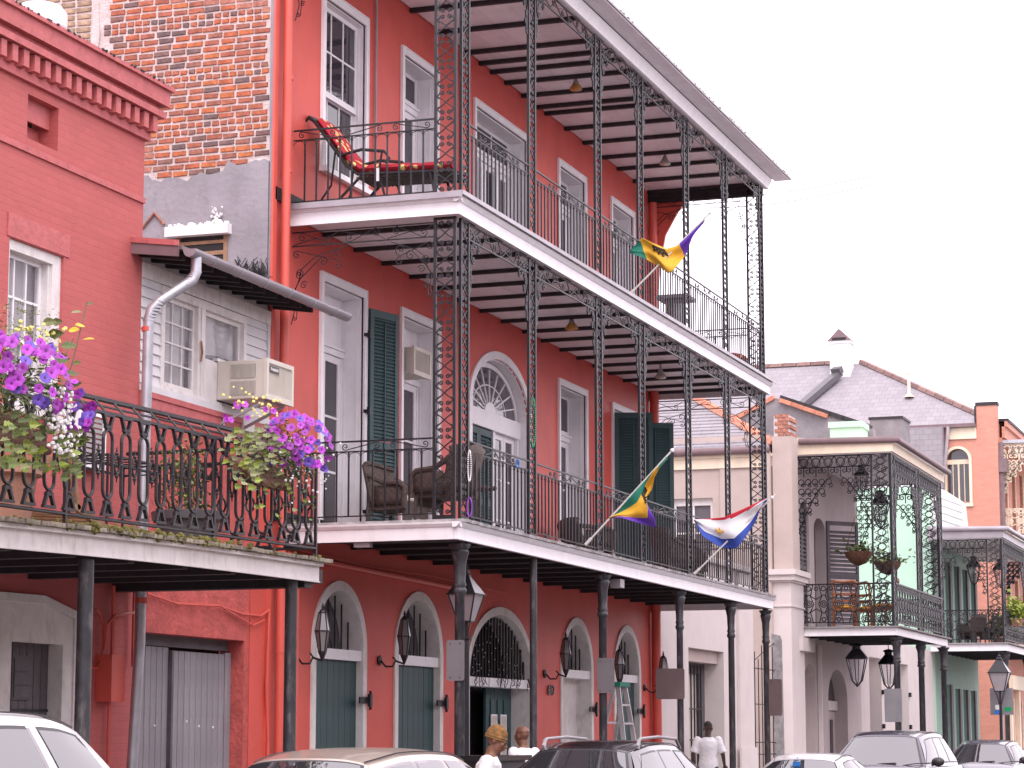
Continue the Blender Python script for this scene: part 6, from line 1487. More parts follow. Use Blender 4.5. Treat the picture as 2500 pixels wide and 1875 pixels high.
def lace_gallery(name, lab, X0, X1, YW_, zb, zd, ze, posts, r=.017, front=True, roofm='cream_trim', lite=False):
    t = thing(name, lab, 'gallery', (X0,9.8,zb)); Yf = 9.8
    B('fascia', 'white_paint', t, (X0,X1,Yf,Yf+.05,zb,zd-.04),(X0,X0+.05,Yf+.052,YW_,zb,zd-.04)); B('deck', 'grey_wood', t, (X0-.08,X1+.08,Yf-.09,YW_-.003,zd-.035,zd))
    for k in range(int((X1-X0)/.9)): B('joist', 'joist_dark', t, (X0+.3+k*.9,X0+.38+k*.9,Yf+.06,YW_-.005,zb+.0,zb+.12))
    B('underside', 'joist_dark', t, (X0+.06,X1,Yf+.06,YW_-.004,zb+.12,zb+.14))
    m = MB(); m.prism([(X0-.1,Yf,ze),(X0-.1,Yf,ze+.22),(X0-.1,YW_-.004,ze+.40),(X0-.1,YW_-.004,ze)], (X1-X0+.2,0,0)); m.build('gallery_roof', roofm, t)
    B('ceiling', 'soffit_white', t, (X0-.05,X1+.05,Yf+.05,YW_-.004,ze-.02,ze-.004))
    m = MB(); m.tube([(X0-.15,YW_-.1,ze+.30),(X0-.15,Yf-.12,ze+.26),(X1+.1,Yf-.12,ze+.26)], .075, 10); m.build('gutter', 'brown_metal' if not lite else 'gutter_metal', t, smooth=True)
    y = Yf+.07; H = ze-.03-zd
    pmh = MB(); w_ = .42
    for s in (-1,1): pmh.box(s*w_/2-.02,s*w_/2+.02,-.02,.02,0,H)
    pme = pmh.mesh('post', 'iron'); q = MB(); curves_mesh(q, lace_panel(w_-.04,H), (0,0,0), (1,0,0), r=r*.9); qme = q.mesh('scrollwork', 'iron')
    for x in posts:
        p = inst('post', pme, t, (x,y,zd)); inst('scrollwork', qme, p, (x,y,zd))
    for x in (posts[0],) if lite else (posts[0], posts[-1]):
        p = inst('post', pme, t, (x-.18,y+.24,zd), (0,0,R_(90))); o = bpy.data.objects.new('scrollwork', qme); C.objects.link(o); o.parent = p
    for a, b in zip(posts, posts[1:]):
        m = MB(); curves_mesh(m, lace_frieze(b-a-.42,.50), (a+.21,y,ze-.54), (1,0,0), r=r); curves_mesh(m, lace_bracket(.65,.95), (a+.21,y,ze-.52), (1,0,0), r=r); curves_mesh(m, lace_bracket(.65,.95), (b-.21,y,ze-.52), (-1,0,0), r=r); m.build('lace_frieze', 'iron', t)
        m = MB(); curves_mesh(m, lace_rail(b-a-.1,.88), (a+.05,y,zd+.08), (1,0,0), r=r); m.bar((a,y,zd+.97),(b,y,zd+.97),.05,.03); m.build('lace_railing', 'iron', t)
    ys = y+.45; Ls = YW_-ys-.02
    for x in (posts[0]-.18,) if lite else (posts[0]-.18, posts[-1]+.1):
        m = MB(); curves_mesh(m, lace_frieze(Ls,.50), (x,ys,ze-.54), (0,1,0), r=r); curves_mesh(m, lace_bracket(.7,1.15), (x,ys,ze-.52), (0,1,0), r=r*.9); curves_mesh(m, lace_bracket(.8,1.3), (x,YW_-.02,ze-.52), (0,-1,0), r=r*.9); m.build('lace_frieze', 'iron', t)
        m = MB(); curves_mesh(m, lace_rail(YW_-y-.1,.88), (x,y+.05,zd+.08), (0,1,0), r=r); m.bar((x,y,zd+.97),(x,YW_,zd+.97),.04,.025); m.build('lace_railing', 'iron', t)
    for x in posts: column(x+.25, Yf+.11, zb, .075, 1, t)
    return t
lace_gallery('lace_gallery', 'lace iron gallery with cream eaves and potted baskets on the tan house', 54.52, 61.6, 12.05, 3.94, 4.15, 8.10, [54.75,58.0,61.3])
def hang_basket(lab, x, y, z, r, seed, mt='leaf_green'):
    t = thing('hanging_basket', lab, 'hanging basket', (x,y,z), 'hanging baskets on the lace gallery')
    m = MB(); m.lathe([(.02,-r*.95),(r*.55,-r*.75),(r*.9,-r*.3),(r,0),(r*.8,.0),(0,-.05)], (x,y,z), 16); m.build('bowl', 'coco_fibre', t, smooth=True, ang=60)
    m = MB()
    for k in range(3): a = 2.1*k; m.tube([(x+r*math.cos(a),y+r*math.sin(a),z),(x,y,z+1.0)], .006, 4)
    m.build('chain', 'iron', t)
    foliage_blob('foliage', mt, t, lambda g: ((x+g.gauss(0,r*.6),y+g.gauss(0,r*.6),z+abs(g.gauss(0,r*.3))-.03),1), 170, .11, OVAL, seed)
hang_basket('mossy hanging basket with sparse flowers beside the open grey shutter', 55.6, 10.85, 5.92, .34, 51)
hang_basket('dark hanging basket in front of the lace corner post', 54.9, 10.05, 5.62, .32, 52)
def hang_lantern(lab, x, y, z, s, ztop):
    t = thing('hanging_lantern', lab, 'lantern', (x,y,z), 'lanterns hung under the galleries')
    a, b, h = .13*s, .25*s, .5*s
    for k in range(6):
        q, q2 = R_(60*k), R_(60*k+60); m = MB(); m.poly([(x+a*math.cos(q),y+a*math.sin(q),z),(x+a*math.cos(q2),y+a*math.sin(q2),z),(x+b*math.cos(q2),y+b*math.sin(q2),z+h),(x+b*math.cos(q),y+b*math.sin(q),z+h)]); m.build('glass_pane', 'pane_clear', t)
    m = MB()
    for k in range(6):
        q, q2 = R_(60*k), R_(60*k+60); m.tube([(x,y,z-.14*s),(x+a*math.cos(q),y+a*math.sin(q),z),(x+b*math.cos(q),y+b*math.sin(q),z+h)], .014*s, 4); m.tube([(x+b*math.cos(q),y+b*math.sin(q),z+h),(x+b*math.cos(q2),y+b*math.sin(q2),z+h)], .016*s, 4)
    m.lathe([(b*1.12,h),(b*1.05,h+.03),(.10*s,h+.22*s),(.10*s,h+.28*s),(.14*s,h+.29*s),(.12*s,h+.33*s),(.02*s,h+.36*s)], (x,y,z), 6); m.tube([(x,y,z+h+.34*s),(x,y,ztop)], .010, 5); m.build('frame', 'iron', t)
hang_lantern('large black lantern hung under the tan house gallery, nearer one', 55.35, 10.9, 2.95, 1.0, 3.98); hang_lantern('black lantern hung under the tan house gallery, farther one', 59.35, 10.9, 2.95, 1.0, 3.98)
hang_lantern('black lantern hanging inside the lace gallery against the mint wall', 58.7, 10.9, 6.85, .95, 8.0); hang_lantern('black lantern high in the lace gallery near its ceiling', 56.4, 10.9, 7.45, .7, 8.0)
def cane_chair(lab, x, y, rz):
    t = thing('wooden_chair', lab, 'chair', (x,y,4.15), 'gold-cushioned chairs on the lace gallery', rz)
    def L(mb, n_, mt, sm=False): o = bpy.data.objects.new(n_, mb.mesh(n_, mt, smooth=sm)); C.objects.link(o); o.parent = t
    for a in (-.26,.26):
        m = MB(); m.tube([(a,.26,0),(a,.27,.5),(a*1.05,.34,1.05)], .025, 7); L(m, 'leg', 'orange_wood'); m = MB(); m.tube([(a,-.24,0),(a,-.24,.46)], .025, 7); L(m, 'leg', 'orange_wood')
    m = MB(); m.tube([(-.30,.34,1.02),(-.2,.35,1.08),(0,.35,1.06),(.2,.35,1.08),(.30,.34,1.02)], .035, 7); m.bar((-.25,.30,.78),(.25,.30,.78),.03,.06); m.bar((-.25,.29,.62),(.25,.29,.62),.03,.05); m.bar((-.26,-.24,.43),(.26,-.24,.43),.04,.06); m.bar((-.26,0,.43),(.26,0,.43),.5,.05); L(m, 'frame', 'orange_wood')
    m = MB(); m.ball((0,0,.48), .29, 12, 6, (1,1,.28)); L(m, 'seat_cushion', 'gold_cloth', True)
cane_chair('wooden chair with gold cushion on the lace gallery, nearest the grey shutter', 55.6, 11.2, R_(100)); cane_chair('wooden chair with gold cushion on the lace gallery, the middle one', 56.3, 10.75, R_(60)); cane_chair('wooden chair with gold cushion on the lace gallery, by the corner post', 55.3, 10.25, R_(190))
sign(54.9, 9.80, 10.2, 2.0, 2.75, 'olive sign back on the lace gallery column above the dark van', 'sign_back')
# ------------------------------------------------------------------ white gateway piers
gp = thing('gate_wall', 'white pier wall with grey iron gates between the tan and the mint houses', 'wall', (61.7,12.05,0))
GA = [(62.8,64.5,.15,3.75,0),(66.6,68.6,.15,3.7,0)]
m = MB(); wall_open(m, 61.66, 72.9, 0, 4.25, 12.05, 12.75, GA); m.build('wall_body', 'pale_stucco', gp)
for a in GA:
    g = grp('iron_gate', gp, (a[0],12.5,.15)); B('backing', 'grey_door', g, (a[0],a[1],12.70,12.72,.15,3.1))
    for k in range(14): x = a[0]+(a[1]-a[0])*(k+.5)/14; m = MB(); m.tube([(x,12.6,.15),(x,12.6,2.9+.45*abs(k-6.5)/6.5)], .016, 5); m.build('gate_bar', 'galvanised', g)
    for z in (.5,1.7,2.85): m = MB(); m.bar((a[0],12.6,z),(a[1],12.6,z),.03,.04); m.build('gate_rail', 'galvanised', g)
    for z in (.9,1.9,2.8): m = MB(); m.box(a[1]-.02,a[1]+.12,11.98,12.049,z,z+.12); m.build('hinge', 'iron', g)
# ------------------------------------------------------------------ mint house
mh = thing('mint_house', 'mint green house with dark lace gallery, farther down the street', 'building', (73,12.05,0))
MO = [(75.6+1.75*k,76.15+1.75*k,4.5,7.1,0) for k in range(4)]+[(75.3,75.8,.15,3.3,0),(77.0,77.5,.15,3.2,0),(78.6,79.1,.15,3.2,0),(80.2,80.7,.15,3.2,0)]
B('flank_wall', 'mint_stucco', mh, (73,73.3,12.05,20,0,9.2)); m = MB(); wall_open(m, 73.31, 82, 0, 8.0, 12.05, 12.4, MO); m.build('street_wall', 'mint_shaded', mh); B('rear_wall', 'mint_stucco', mh, (73.31,82,12.9,20,0,8.6))
for o in MO: B('door_leaf', 'green_paint', mh, (o[0],o[1],12.25,12.29,o[2],o[3])); B('shutter', 'dark_grey_wood', mh, (o[1]+.02,o[1]+.4,11.98,12.045,o[2],o[3]))
lace_gallery('lace_gallery', 'dark lace iron gallery with flat grey roof on the mint house', 72.52, 82.2, 12.05, 4.21, 4.45, 7.55, [72.75,77.5,82.0], r=.016, roofm='gutter_metal', lite=True)
hang_lantern('round-bodied lantern in the mint house gallery, left of the pair', 74.5, 11.0, 6.4, .9, 7.5); hang_lantern('round-bodied lantern in the mint house gallery, right of the pair', 74.5, 10.2, 6.3, .9, 7.5)
def bush(lab, x, y, z, r, mt, seed, n=500):
    t = thing('potted_plant', lab, 'plant', (x,y,z)); m = MB(); m.lathe([(r*.4,0),(r*.55,r*.5),(r*.5,r*.5)], (x,y,z), 12); m.build('pot', 'clay_pot', t)
    foliage_blob('foliage', mt, t, lambda g: ((x+g.gauss(0,r*.45),y+g.gauss(0,r*.45),z+r*1.1+g.gauss(0,r*.4)),1), n, .13, OVAL, seed)
bush('yellow-green plant on the mint house gallery rail at the right picture edge', 74.3, 9.75, 5.0, .45, 'ivy_lime', 61); bush('dark potted plant inside the mint house gallery', 75.2, 10.3, 4.45, .5, 'leaf_green', 62)
for k, (x, y) in enumerate(((74.6,11.1),(75.4,10.6))):
    wicker_chair(('left' if k == 0 else 'right')+' of two dark chairs behind the mint house railing', x, y, R_(150), z=4.45, grp_='dark chairs on the mint house gallery', nm='gallery_chair')
# white-painted stepped party wall
t = thing('party_wall', 'white painted stepped party wall beneath the orange house window', 'wall', (82.5,12.6,7.8))
m = MB(); P = [(82.5,15.5,10.9),(82.5,13.1,10.05),(82.5,12.45,9.6),(82.5,12.3,7.8),(82.5,15.5,7.8)]; m.prism(P, (.4,0,0)); m.build('wall_body', 'white_wood', t)
for k in range(7):
    s = MB(); s.bar((82.47,15.4,10.75-k*.28),(82.47,12.5-.02*k,9.55-k*.25),.03,.10); s.build('brick_course', 'old_white', t)
# ------------------------------------------------------------------ orange brick house and the great slate roof
ob = thing('orange_brick_house', 'salmon-orange brick house with arched window at the far right', 'building', (88,12,0))
AW = (13.06,13.86,10.15,11.7,.40)
m = MB(); flank_open(m, 88, 88.4, 12.0, 26, 0, 12.95, [AW]); m.build('flank_wall', 'orange_brick', ob); B('parapet', 'orange_brick', ob, (88,88.4,12.0,12.75,12.951,13.65)); B('parapet_coping', 'joist_dark', ob, (87.97,88.43,11.97,12.78,13.651,13.78),(87.97,88.43,12.751,12.82,12.8,13.65))
B('eaves_board', 'cream_trim', ob, (87.93,87.999,12.76,13.75,12.45,12.86)); B('gutter', 'brown_metal', ob, (87.75,87.99,12.76,26,12.87,13.0))
m = MB(); m.tube([(87.8,13.75,12.9),(87.6,13.95,11.0)], .07, 8); m.build('downpipe', 'gutter_metal', ob)
B('mansard', 'slate_side', ob, (87.3,87.7,13.9,18,10.6,12.85))
m = MB(); q = MB(); arch_band(q, 13.06, 13.86, 11.7, .40, .10, 87.95, 88.0); q.box(12.96,13.06,87.95,88.0,10.05,11.7); q.box(13.86,13.96,87.95,88.0,10.05,11.7); q.box(12.94,13.98,87.92,88.0,9.98,10.1); m.add([(v[1],v[0],v[2]) for v in q.v], [tuple(reversed(f)) for f in q.f]); m.build('casing', 'cream_trim', ob)
B('sash', 'cream_trim', ob, (88.12,88.18,13.06,13.86,11.55,11.72),(88.12,88.18,13.43,13.49,10.15,11.55),(88.13,88.17,13.24,13.27,10.15,11.55),(88.13,88.17,13.65,13.68,10.15,11.55)); B('pane', 'pane_dark', ob, (88.18,88.19,13.06,13.86,10.15,12.1))
m = MB(); m.poly([(89,11.9,13.0),(95,18.3,16.55),(95,27,16.55),(89,27,13.0)]); m.poly([(89,11.9,13.0),(120,11.9,13.0),(114,18.3,16.55),(95,18.3,16.55)]); m.build('roof', 'slate_side', ob, fix=False)
rt = MB(); rt.box(0,.55,-.11,.11,-.05,.10); rtm = rt.mesh('ridge_tile', 'ridge_brick'); a = Vector((89,12.0,13.06)); b = Vector((95,18.3,16.6)); d = (b-a)/16; qe = d.to_track_quat('X','Z').to_euler()
for k in range(16): inst('ridge_tile', rtm, ob, a+d*k, qe)
for k in range(12): inst('ridge_tile', rtm, ob, (95,18.6+k*.58,16.6), (0,0,R_(90)))
ch = thing('white_chimney', 'white chimney with dark pitched cap on the great slate roof', 'chimney', (94,18.9,15)); B('stack', 'white_paint', ch, (93.8,94.6,18.50,19.30,14.8,17.2)); B('collar', 'white_paint', ch, (93.74,94.66,18.44,19.36,17.2,17.30))
m = MB(); m.prism([(93.7,18.42,17.30),(93.7,19.38,17.30),(93.7,18.90,17.78)], (1.0,0,0)); m.build('cap', 'brown_metal', ch); B('flue_mouth', 'dark_interior', ch, (93.69,93.699,18.62,19.18,17.31,17.42))
t = thing('roof_flue', 'dark grey boxed flue leaning on the great slate roof', 'flue', (91,19,14.2)); m = MB(); m.bar((93.5,18.9,15.95),(90.3,20.2,13.9),.35,.22); m.build('duct', 'plastic_pot', t)
m = MB(); m.bar((93.5,18.9,16.1),(93.3,18.98,15.98),.42,.26); m.build('collar', 'plastic_pot', t)
for x, y, z, l in ((92.5,22.0,15.1,'thin pale vent pipe on the great slate roof, left of the chimney'),(91.6,15.8,14.6,'thin pale vent pipe on the great slate roof near the hip')):
    t = thing('vent_pipe', l, 'vent pipe', (x,y,z), 'vent pipes on the great slate roof'); m = MB(); m.tube([(x,y,z),(x,y,z+.95)], .06, 8); m.build('pipe', 'cream_trim', t); m = MB(); m.lathe([(.2,0),(.09,.12)], (x,y,z), 8); m.lathe([(.10,.9),(.10,1.02)], (x,y,z), 8); m.build('collar', 'cream_trim', t)
# street front with its own galleries
m = MB(); OO = [(89.3+2.2*k,90.1+2.2*k,z,z+2.5,0) for k in range(6) for z in (9.2,5.0,.5)]; wall_open(m, 88.41, 104, 0, 13.0, 12.0, 12.4, OO); m.build('street_wall', 'orange_front', ob)
for o in OO: B('door_leaf', 'dark_grey_wood', ob, (o[0],o[1],12.2,12.24,o[2],o[3])); B('frame', 'cream_trim', ob, (o[1],o[1]+.12,11.97,11.999,o[2],o[3]+.1))
B('cornice', 'orange_front', ob, (88.41,104,11.9,11.999,12.2,12.5),(88.41,104,11.8,11.899,12.5,12.9),(88.41,104,11.7,11.799,12.9,13.1)); B('coping', 'joist_dark', ob, (88.41,104,11.65,12.4,13.1,13.2))
B('doorcase', 'cream_trim', ob, (88.5,88.9,11.85,11.999,0,3.4),(88.4,92,11.75,11.999,3.4,3.9),(90.6,91.0,11.85,11.999,0,3.4))
def far_gallery(X0, X1, zd, ze, lab, rail):
    t = thing('far_gallery', lab, 'gallery', (X0,9.8,zd)); B('deck', 'cream_trim', t, (X0,X1,9.8,11.99,zd-.25,zd)); B('gallery_roof', 'galvanised', t, (X0-.1,X1,9.7,11.99,ze,ze+.12)); B('ceiling', 'soffit_white', t, (X0,X1,9.85,11.98,ze-.02,ze-.004))
    m = MB(); curves_mesh(m, lace_frieze(2.1,.65), (X0,9.86,ze-.68), (0,1,0), r=.03); curves_mesh(m, lace_bracket(.9,1.2), (X0,11.98,ze-.6), (0,-1,0), r=.03); curves_mesh(m, lace_frieze(X1-X0,.6), (X0,9.86,ze-.63), (1,0,0), r=.03); m.build('lace_frieze', rail, t)
    m = MB(); curves_mesh(m, lace_rail(2.1,.9,.4), (X0,9.86,zd+.05), (0,1,0), r=.025); curves_mesh(m, lace_rail(X1-X0,.9,.4), (X0,9.86,zd+.05), (1,0,0), r=.025); m.build('lace_railing', rail, t)
    for x in (X0+.1,(X0+X1)/2,X1-.1): m = MB(); m.tube([(x,9.86,zd),(x,9.86,ze)], .06, 8); m.build('post', rail, t)
far_gallery(88.6, 100, 8.95, 12.3, 'cream lace upper gallery of the orange brick house', 'cream_trim'); far_gallery(88.6, 100, 5.0, 8.6, 'lower gallery of the orange brick house', 'iron')
m = MB(); m.tube([(88.2,11.95,12.3),(88.2,11.95,8.0)], .12, 8); m.box(88.0,88.45,11.7,11.99,11.2,11.7); m.build('downpipe', 'brown_metal', ob)
# street lamp and sign board down the street
street_lamp(69.0, 9.55, 2.95, 1.0, 'black post street lamp in front of the salmon wall at the right')
t = thing('sign_board', 'large grey sign back with stickers behind the far street lamp', 'sign', (69.6,9.5,1.5)); B('plate', 'sign_back', t, (69.6,69.62,9.28,9.92,2.3,3.05))
B('sticker', 'petal_white', t, (69.592,69.599,9.62,9.78,2.45,2.58)); B('sticker', 'bead_blue', t, (69.592,69.599,9.62,9.80,2.32,2.43)); B('sticker', 'bead_green', t, (69.592,69.599,9.34,9.52,2.4,2.52)); B('post', 'galvanised', t, (69.63,69.68,9.57,9.62,.15,3.0))

# ------------------------------------------------------------------ houses across the street, behind the camera (they shade the street and show in the glass)
for k, (x0, x1, hgt, mt, lab) in enumerate(((-40,6,5.4,'rust_brick','long brown brick house across the street, behind the camera'),(6.2,34,6.0,'tan_stucco','tan stucco house across the street facing the red house'),(34.2,90,5.4,'rust_brick','brown brick row across the street, farther down'))):
    t = thing('opposite_house', lab, 'building', (x0,-3,0)); OP = [(x0+1.2+2.8*i,x0+2.3+2.8*i,z,z+2.2,0) for i in range(int((x1-x0-2)/2.8)) for z in (.6,)]
    q = MB(); wall_open(q, x0, x1, 0, hgt, -3.3, -3.0, OP); q.build('street_wall', mt, t); B('core', 'dark_interior', t, (x0,x1,-9,-3.6,0,hgt-.1)); B('cornice', 'old_white', t, (x0,x1,-3.3,-2.8,hgt,hgt+.3))
    q = MB(); q.prism([(x0,-2.8,hgt+.3),(x0,-9,hgt+.3),(x0,-6,hgt+1.6)], (x1-x0,0,0)); q.build('roof', 'slate', t)
    for o in OP: B('pane', 'pane_dark', t, (o[0],o[1],-3.25,-3.2,o[2],o[3]))

for k, (a, b) in enumerate((((62,17.6,15.95),(62,11.5,16.1)),((62,17.4,16.25),(62,11.5,16.35)))):
    q = MB(); q.tube([(a[0],a[1]+(b[1]-a[1])*i/12,a[2]+(b[2]-a[2])*i/12-.25*math.sin(math.pi*i/12)) for i in range(13)], .012, 4)
    tag(q.build('overhead_wire', 'iron', None), ('lower' if k == 0 else 'upper')+' thin overhead wire crossing the sky behind the far gallery end', 'wire', 'overhead wires')
# ------------------------------------------------------------------ parked cars (all nose towards the camera, -X)
def car(lab, xt, yc, paint, dims, name='parked_car', cat='car', rails=None, wins=((.06,.34),(.37,.62),(.66,.90)), trim='car_trim', extra=None, roofm=None, hood=1.15, tail=.55, cowl=.78, rear=.35):
    """xt = X of the windshield's top edge. dims: L_roof, W, zbelt, zroof, whalf_top"""
    Lr, W, zb, zr, ht = dims; h = W/2
    t = thing(name, lab, cat, (xt,yc,0), 'cars parked along the kerb')
    xc0 = xt-cowl; xr1 = xt+Lr; xb1 = xr1+rear                      # cowl, roof end, foot of the rear window
    xf, xe = xc0-hood, xb1+tail                                     # bumpers
    sm = lambda a: a*a*(3-2*a)
    def rz(u): return zr-.055*(2*u-1)**2-.03*max(0,.25-u)/.25-.035*max(0,u-.8)/.2
    def side(u, v, s, off=0):
        """u along the car from windshield to rear glass, v from belt to roof edge"""
        xb = xc0+.18+(xb1-.05-xc0-.18)*u; xr = xt+.02+(xr1-xt-.02)*u
        hw = h-.02-(h-.02-ht)*(v**1.25)-.07*(2*u-1)**4*(1-.3*v); 
        return (xb+(xr-xb)*v, yc+s*(hw+off), zb+(rz(u)-.06-zb)*v)
    def roof(u, w_):
        a = side(u,1,-1); b = side(u,1,1); q = 2*w_-1
        return (a[0]+(-.04*(1-q*q) if u < .01 else .04*(1-q*q) if u > .99 else 0), yc+(b[1]-yc)*q, a[2]+.06*(1-abs(q)**3.2)**.8)
    m = MB()
    for s in (-1,1): m.grid(lambda u, v: side(u,v,s), 24, 8)
    m.grid(roof, 24, 16)
    m.grid(lambda u, v: roof(0,u) if v > .999 else tuple(a+(b-a)*v for a, b in zip((xc0+.10*(2*u-1)**2-.02, yc+(h-.06)*(2*u-1), zb), roof(0,u))), 16, 8)
    m.grid(lambda u, v: tuple(a+(b-a)*v for a, b in zip((xb1-.06*(2*u-1)**2, yc+(h-.08)*(2*u-1), zb), roof(1,u))), 16, 6)
    b_ = m.build('cabin', paint if not roofm else [paint,roofm], t, smooth=True, ang=35)
    # lower body
    def body(u, w_):
        x = xf+(xe-xf)*u; a = 2*w_-1
        tp = zb-.30+.28*sm(min(1,max(0,(x-xf)/(xc0-xf+.05)))) if x < xc0 else zb
        if x > xb1: tp = zb-.06*((x-xb1)/(xe-xb1))**2
        en = 1-.5*max(0,1-(x-xf)/.5)**2-.35*max(0,1-(xe-x)/.4)**2; hw = h*(.88+.12*en)
        an = a*1.18; 
        if abs(a) < .72: yy = hw*.93*a/.72; zz = tp+.05*(1-(a/.72)**2)
        else:
            f = (abs(a)-.72)/.28; yy = math.copysign(hw*(.93+.07*math.sin(f*math.pi*.75)), a); zz = tp-f*(tp-.25)
        return (x, yc+yy, zz)
    m = MB(); m.grid(body, 40, 28)
    for u in (0,1): m.poly([body(u,k/28) for k in range(29)])
    m.build('body', paint, t, smooth=True, ang=40)
    B('bumper', 'car_trim', t, (xf-.05,xf+.2,yc-h*.9,yc+h*.9,.32,.55),(xe-.2,xe+.05,yc-h*.9,yc+h*.9,.32,.55)); B('grille', 'car_trim', t, (xf-.02,xf+.05,yc-.4,yc+.4,.58,zb-.36))
    for s in (-1,1): m = MB(); m.ball((xf+.12,yc+s*h*.68,zb-.36), .16, 10, 6, (.8,1.2,.7)); m.build('headlight', 'lamp_glass', t, smooth=True)
    wm = MB(); wm.lathe([(.19,-.10),(.30,-.11),(.325,-.08),(.325,.08),(.30,.11),(.19,.10)], (0,0,0), 20, 'y'); wme = wm.mesh('tyre', 'rubber', smooth=True); hm2 = MB(); hm2.lathe([(.05,-.105),(.18,-.095),(.19,.095),(.05,.105)], (0,0,0), 14, 'y'); hme2 = hm2.mesh('rim', 'aluminium')
    for x in (xf+.75,xe-.8):
        for s in (-1,1):
            wh = grp('wheel', t, (x,yc+s*(h-.12),.325)); inst('tyre', wme, wh, (x,yc+s*(h-.12),.325)); inst('rim', hme2, wh, (x,yc+s*(h-.12),.325))
    for s in (-1,1): m = MB(); m.grid(lambda u, v: side(wins[0][0]+.02+(wins[-2][1]-wins[0][0])*u, .12+.76*v, s, .0025), 12, 5); m.build('pillar_trim', 'grey_trim', t, smooth=True, ang=180, fix=False)
    # glass: dark rubber surround, then the pane
    for s in (-1,1):
        for i, (a, b) in enumerate(wins):
            lean = .0
            def wf(u, v, o, g):
                vv = g+(1-2*g)*v; uu = a+(b-a)*(g*.25+(1-g*.5)*u)
                uu += (.10 if i == 0 else 0)*(vv-.5)*(1-u)*1.0
                return side(min(1,max(0,uu)), .10+.80*vv, s, o)
            m = MB(); m.grid(lambda u, v: wf(u,v,.004,0), 10, 6); o_ = m.build('window_seal', trim, t, smooth=True, ang=180, fix=False)
            m = MB(); m.grid(lambda u, v: wf(u,v,.007,.055), 10, 6); m.build('side_window', 'car_glass', t, smooth=True, ang=180, fix=False)
    def ws(u, v, off):
        b = roof(0,u); a = (xc0+.10*(2*u-1)**2-.02, yc+(h-.06)*(2*u-1), zb); p = [x+(y-x)*v for x, y in zip(a,b)]; p[0] -= off; p[2] += off*.6; return tuple(p)
    m = MB(); m.grid(lambda u, v: ws(.03+.94*u, .02+.94*v, .004), 16, 8); m.build('windshield_seal', 'car_trim', t, smooth=True, ang=180, fix=False)
    m = MB(); m.grid(lambda u, v: ws(.055+.89*u, .04+.89*v, .008), 16, 8); m.build('windshield', 'car_glass', t, smooth=True, ang=180, fix=False)
    def rw(u, v, off):
        b = roof(1,u); a = (xb1-.06*(2*u-1)**2, yc+(h-.08)*(2*u-1), zb); p = [x+(y-x)*v for x, y in zip(a,b)]; p[0] += off; return tuple(p)
    m = MB(); m.grid(lambda u, v: rw(.08+.84*u, .12+.76*v, .008), 12, 6); m.build('rear_window', 'car_glass', t, smooth=True, ang=180, fix=False)
    m = MB()                                                        # dark line of the roof gutter
    for s in (-1,1): m.tube([Vector(side(k/24,1,s))+Vector((0,-s*.035,.028)) for k in range(25)], .007, 4)
    m.build('roof_gutter', 'car_trim', t)
    for s in (-1,1):
        mr = grp('mirror', t, (xc0+.35,yc+s*(h+.08),zb+.06)); m = MB(); m.ball((xc0+.38,yc+s*(h+.10),zb+.09), .11, 10, 8, (.7,1.1,.75)); m.tube([(xc0+.38,yc+s*(h-.02),zb+.03),(xc0+.38,yc+s*(h+.06),zb+.06)], .025, 6); m.build('housing', 'car_trim' if paint != 'car_white' else 'car_white', mr, smooth=True)
        m = MB(); m.lathe([(.085,0),(.085,.004)], (xc0+.455,yc+s*(h+.10),zb+.09), 12, 'x'); m.build('mirror_glass', 'chrome', mr)
    if rails:
        for s in (-1,1):
            m = MB(); y = yc+s*(ht-.04); m.tube([(xt+.25,y,rz(.1)-.02),(xt+.38,y,zr+.012),(xt+Lr*.5,y,zr+.035),(xr1-.3,y,zr+.012),(xr1-.12,y,rz(.95)-.03)], .019, 8); m.tube([(xt+.27,y,rz(.1)-.05),(xt+.33,y,zr+.0)], .024, 8); m.build('roof_rail', rails, t, smooth=True)
    m = MB()
    for s in (.25,-.35): m.tube([(xc0-.02,yc+s,zb+.01),(xc0+.06,yc+s-.35,zb+.06),(xc0+.07,yc+s-.6,zb+.07)], .010, 5)
    m.build('wiper', 'car_trim', t)
    for s in (-1,1):
        for x in (xt-.1, xt+Lr*.52): m = MB(); m.tube([(x,yc+s*(h+.005),zb-.12),(x+.18,yc+s*(h+.012),zb-.12)], .014, 6); m.build('door_handle', 'car_trim', t)
    m = MB()                                                        # seats seen through the glass
    for x in (xt+.25, xt+1.1):
        for s in (-.36,.36): m.ball((x+.1,yc+s,zb+.16), .13, 8, 6, (.6,1,1)); m.ball((x,yc+s,zb-.25), .28, 8, 6, (.5,.9,1.3))
    m.build('seat', 'grey_trim', t, smooth=True)
    return t
car('white sport utility vehicle parked at the left picture edge', 11.9, 8.42, 'car_white', (2.0,1.86,1.22,1.80,.66), rails=None, wins=((.04,.33),(.36,.60),(.66,.93)), cowl=.55, rear=.42, trim='car_trim')
car('pale gold estate car parked in front of the first arched doorways', 18.55, 8.25, 'car_gold', (2.35,1.74,1.02,1.535,.58), wins=((.05,.33),(.36,.60),(.64,.92)), trim='grey_trim', rear=.55)
car('black and silver crossover with roof rails in front of the middle doorway', 26.25, 8.3, 'car_black', (2.2,1.78,1.06,1.60,.60), rails='grey_trim', wins=((.05,.33),(.36,.61),(.65,.93)), trim='car_trim', rear=.6)
car('silver-white saloon car with a blue tag on its mirror, right of the walking man', 37.3, 8.2, 'car_silver', (1.35,1.76,.95,1.40,.56), wins=((.05,.46),(.50,.93)), rear=.85, tail=1.0)
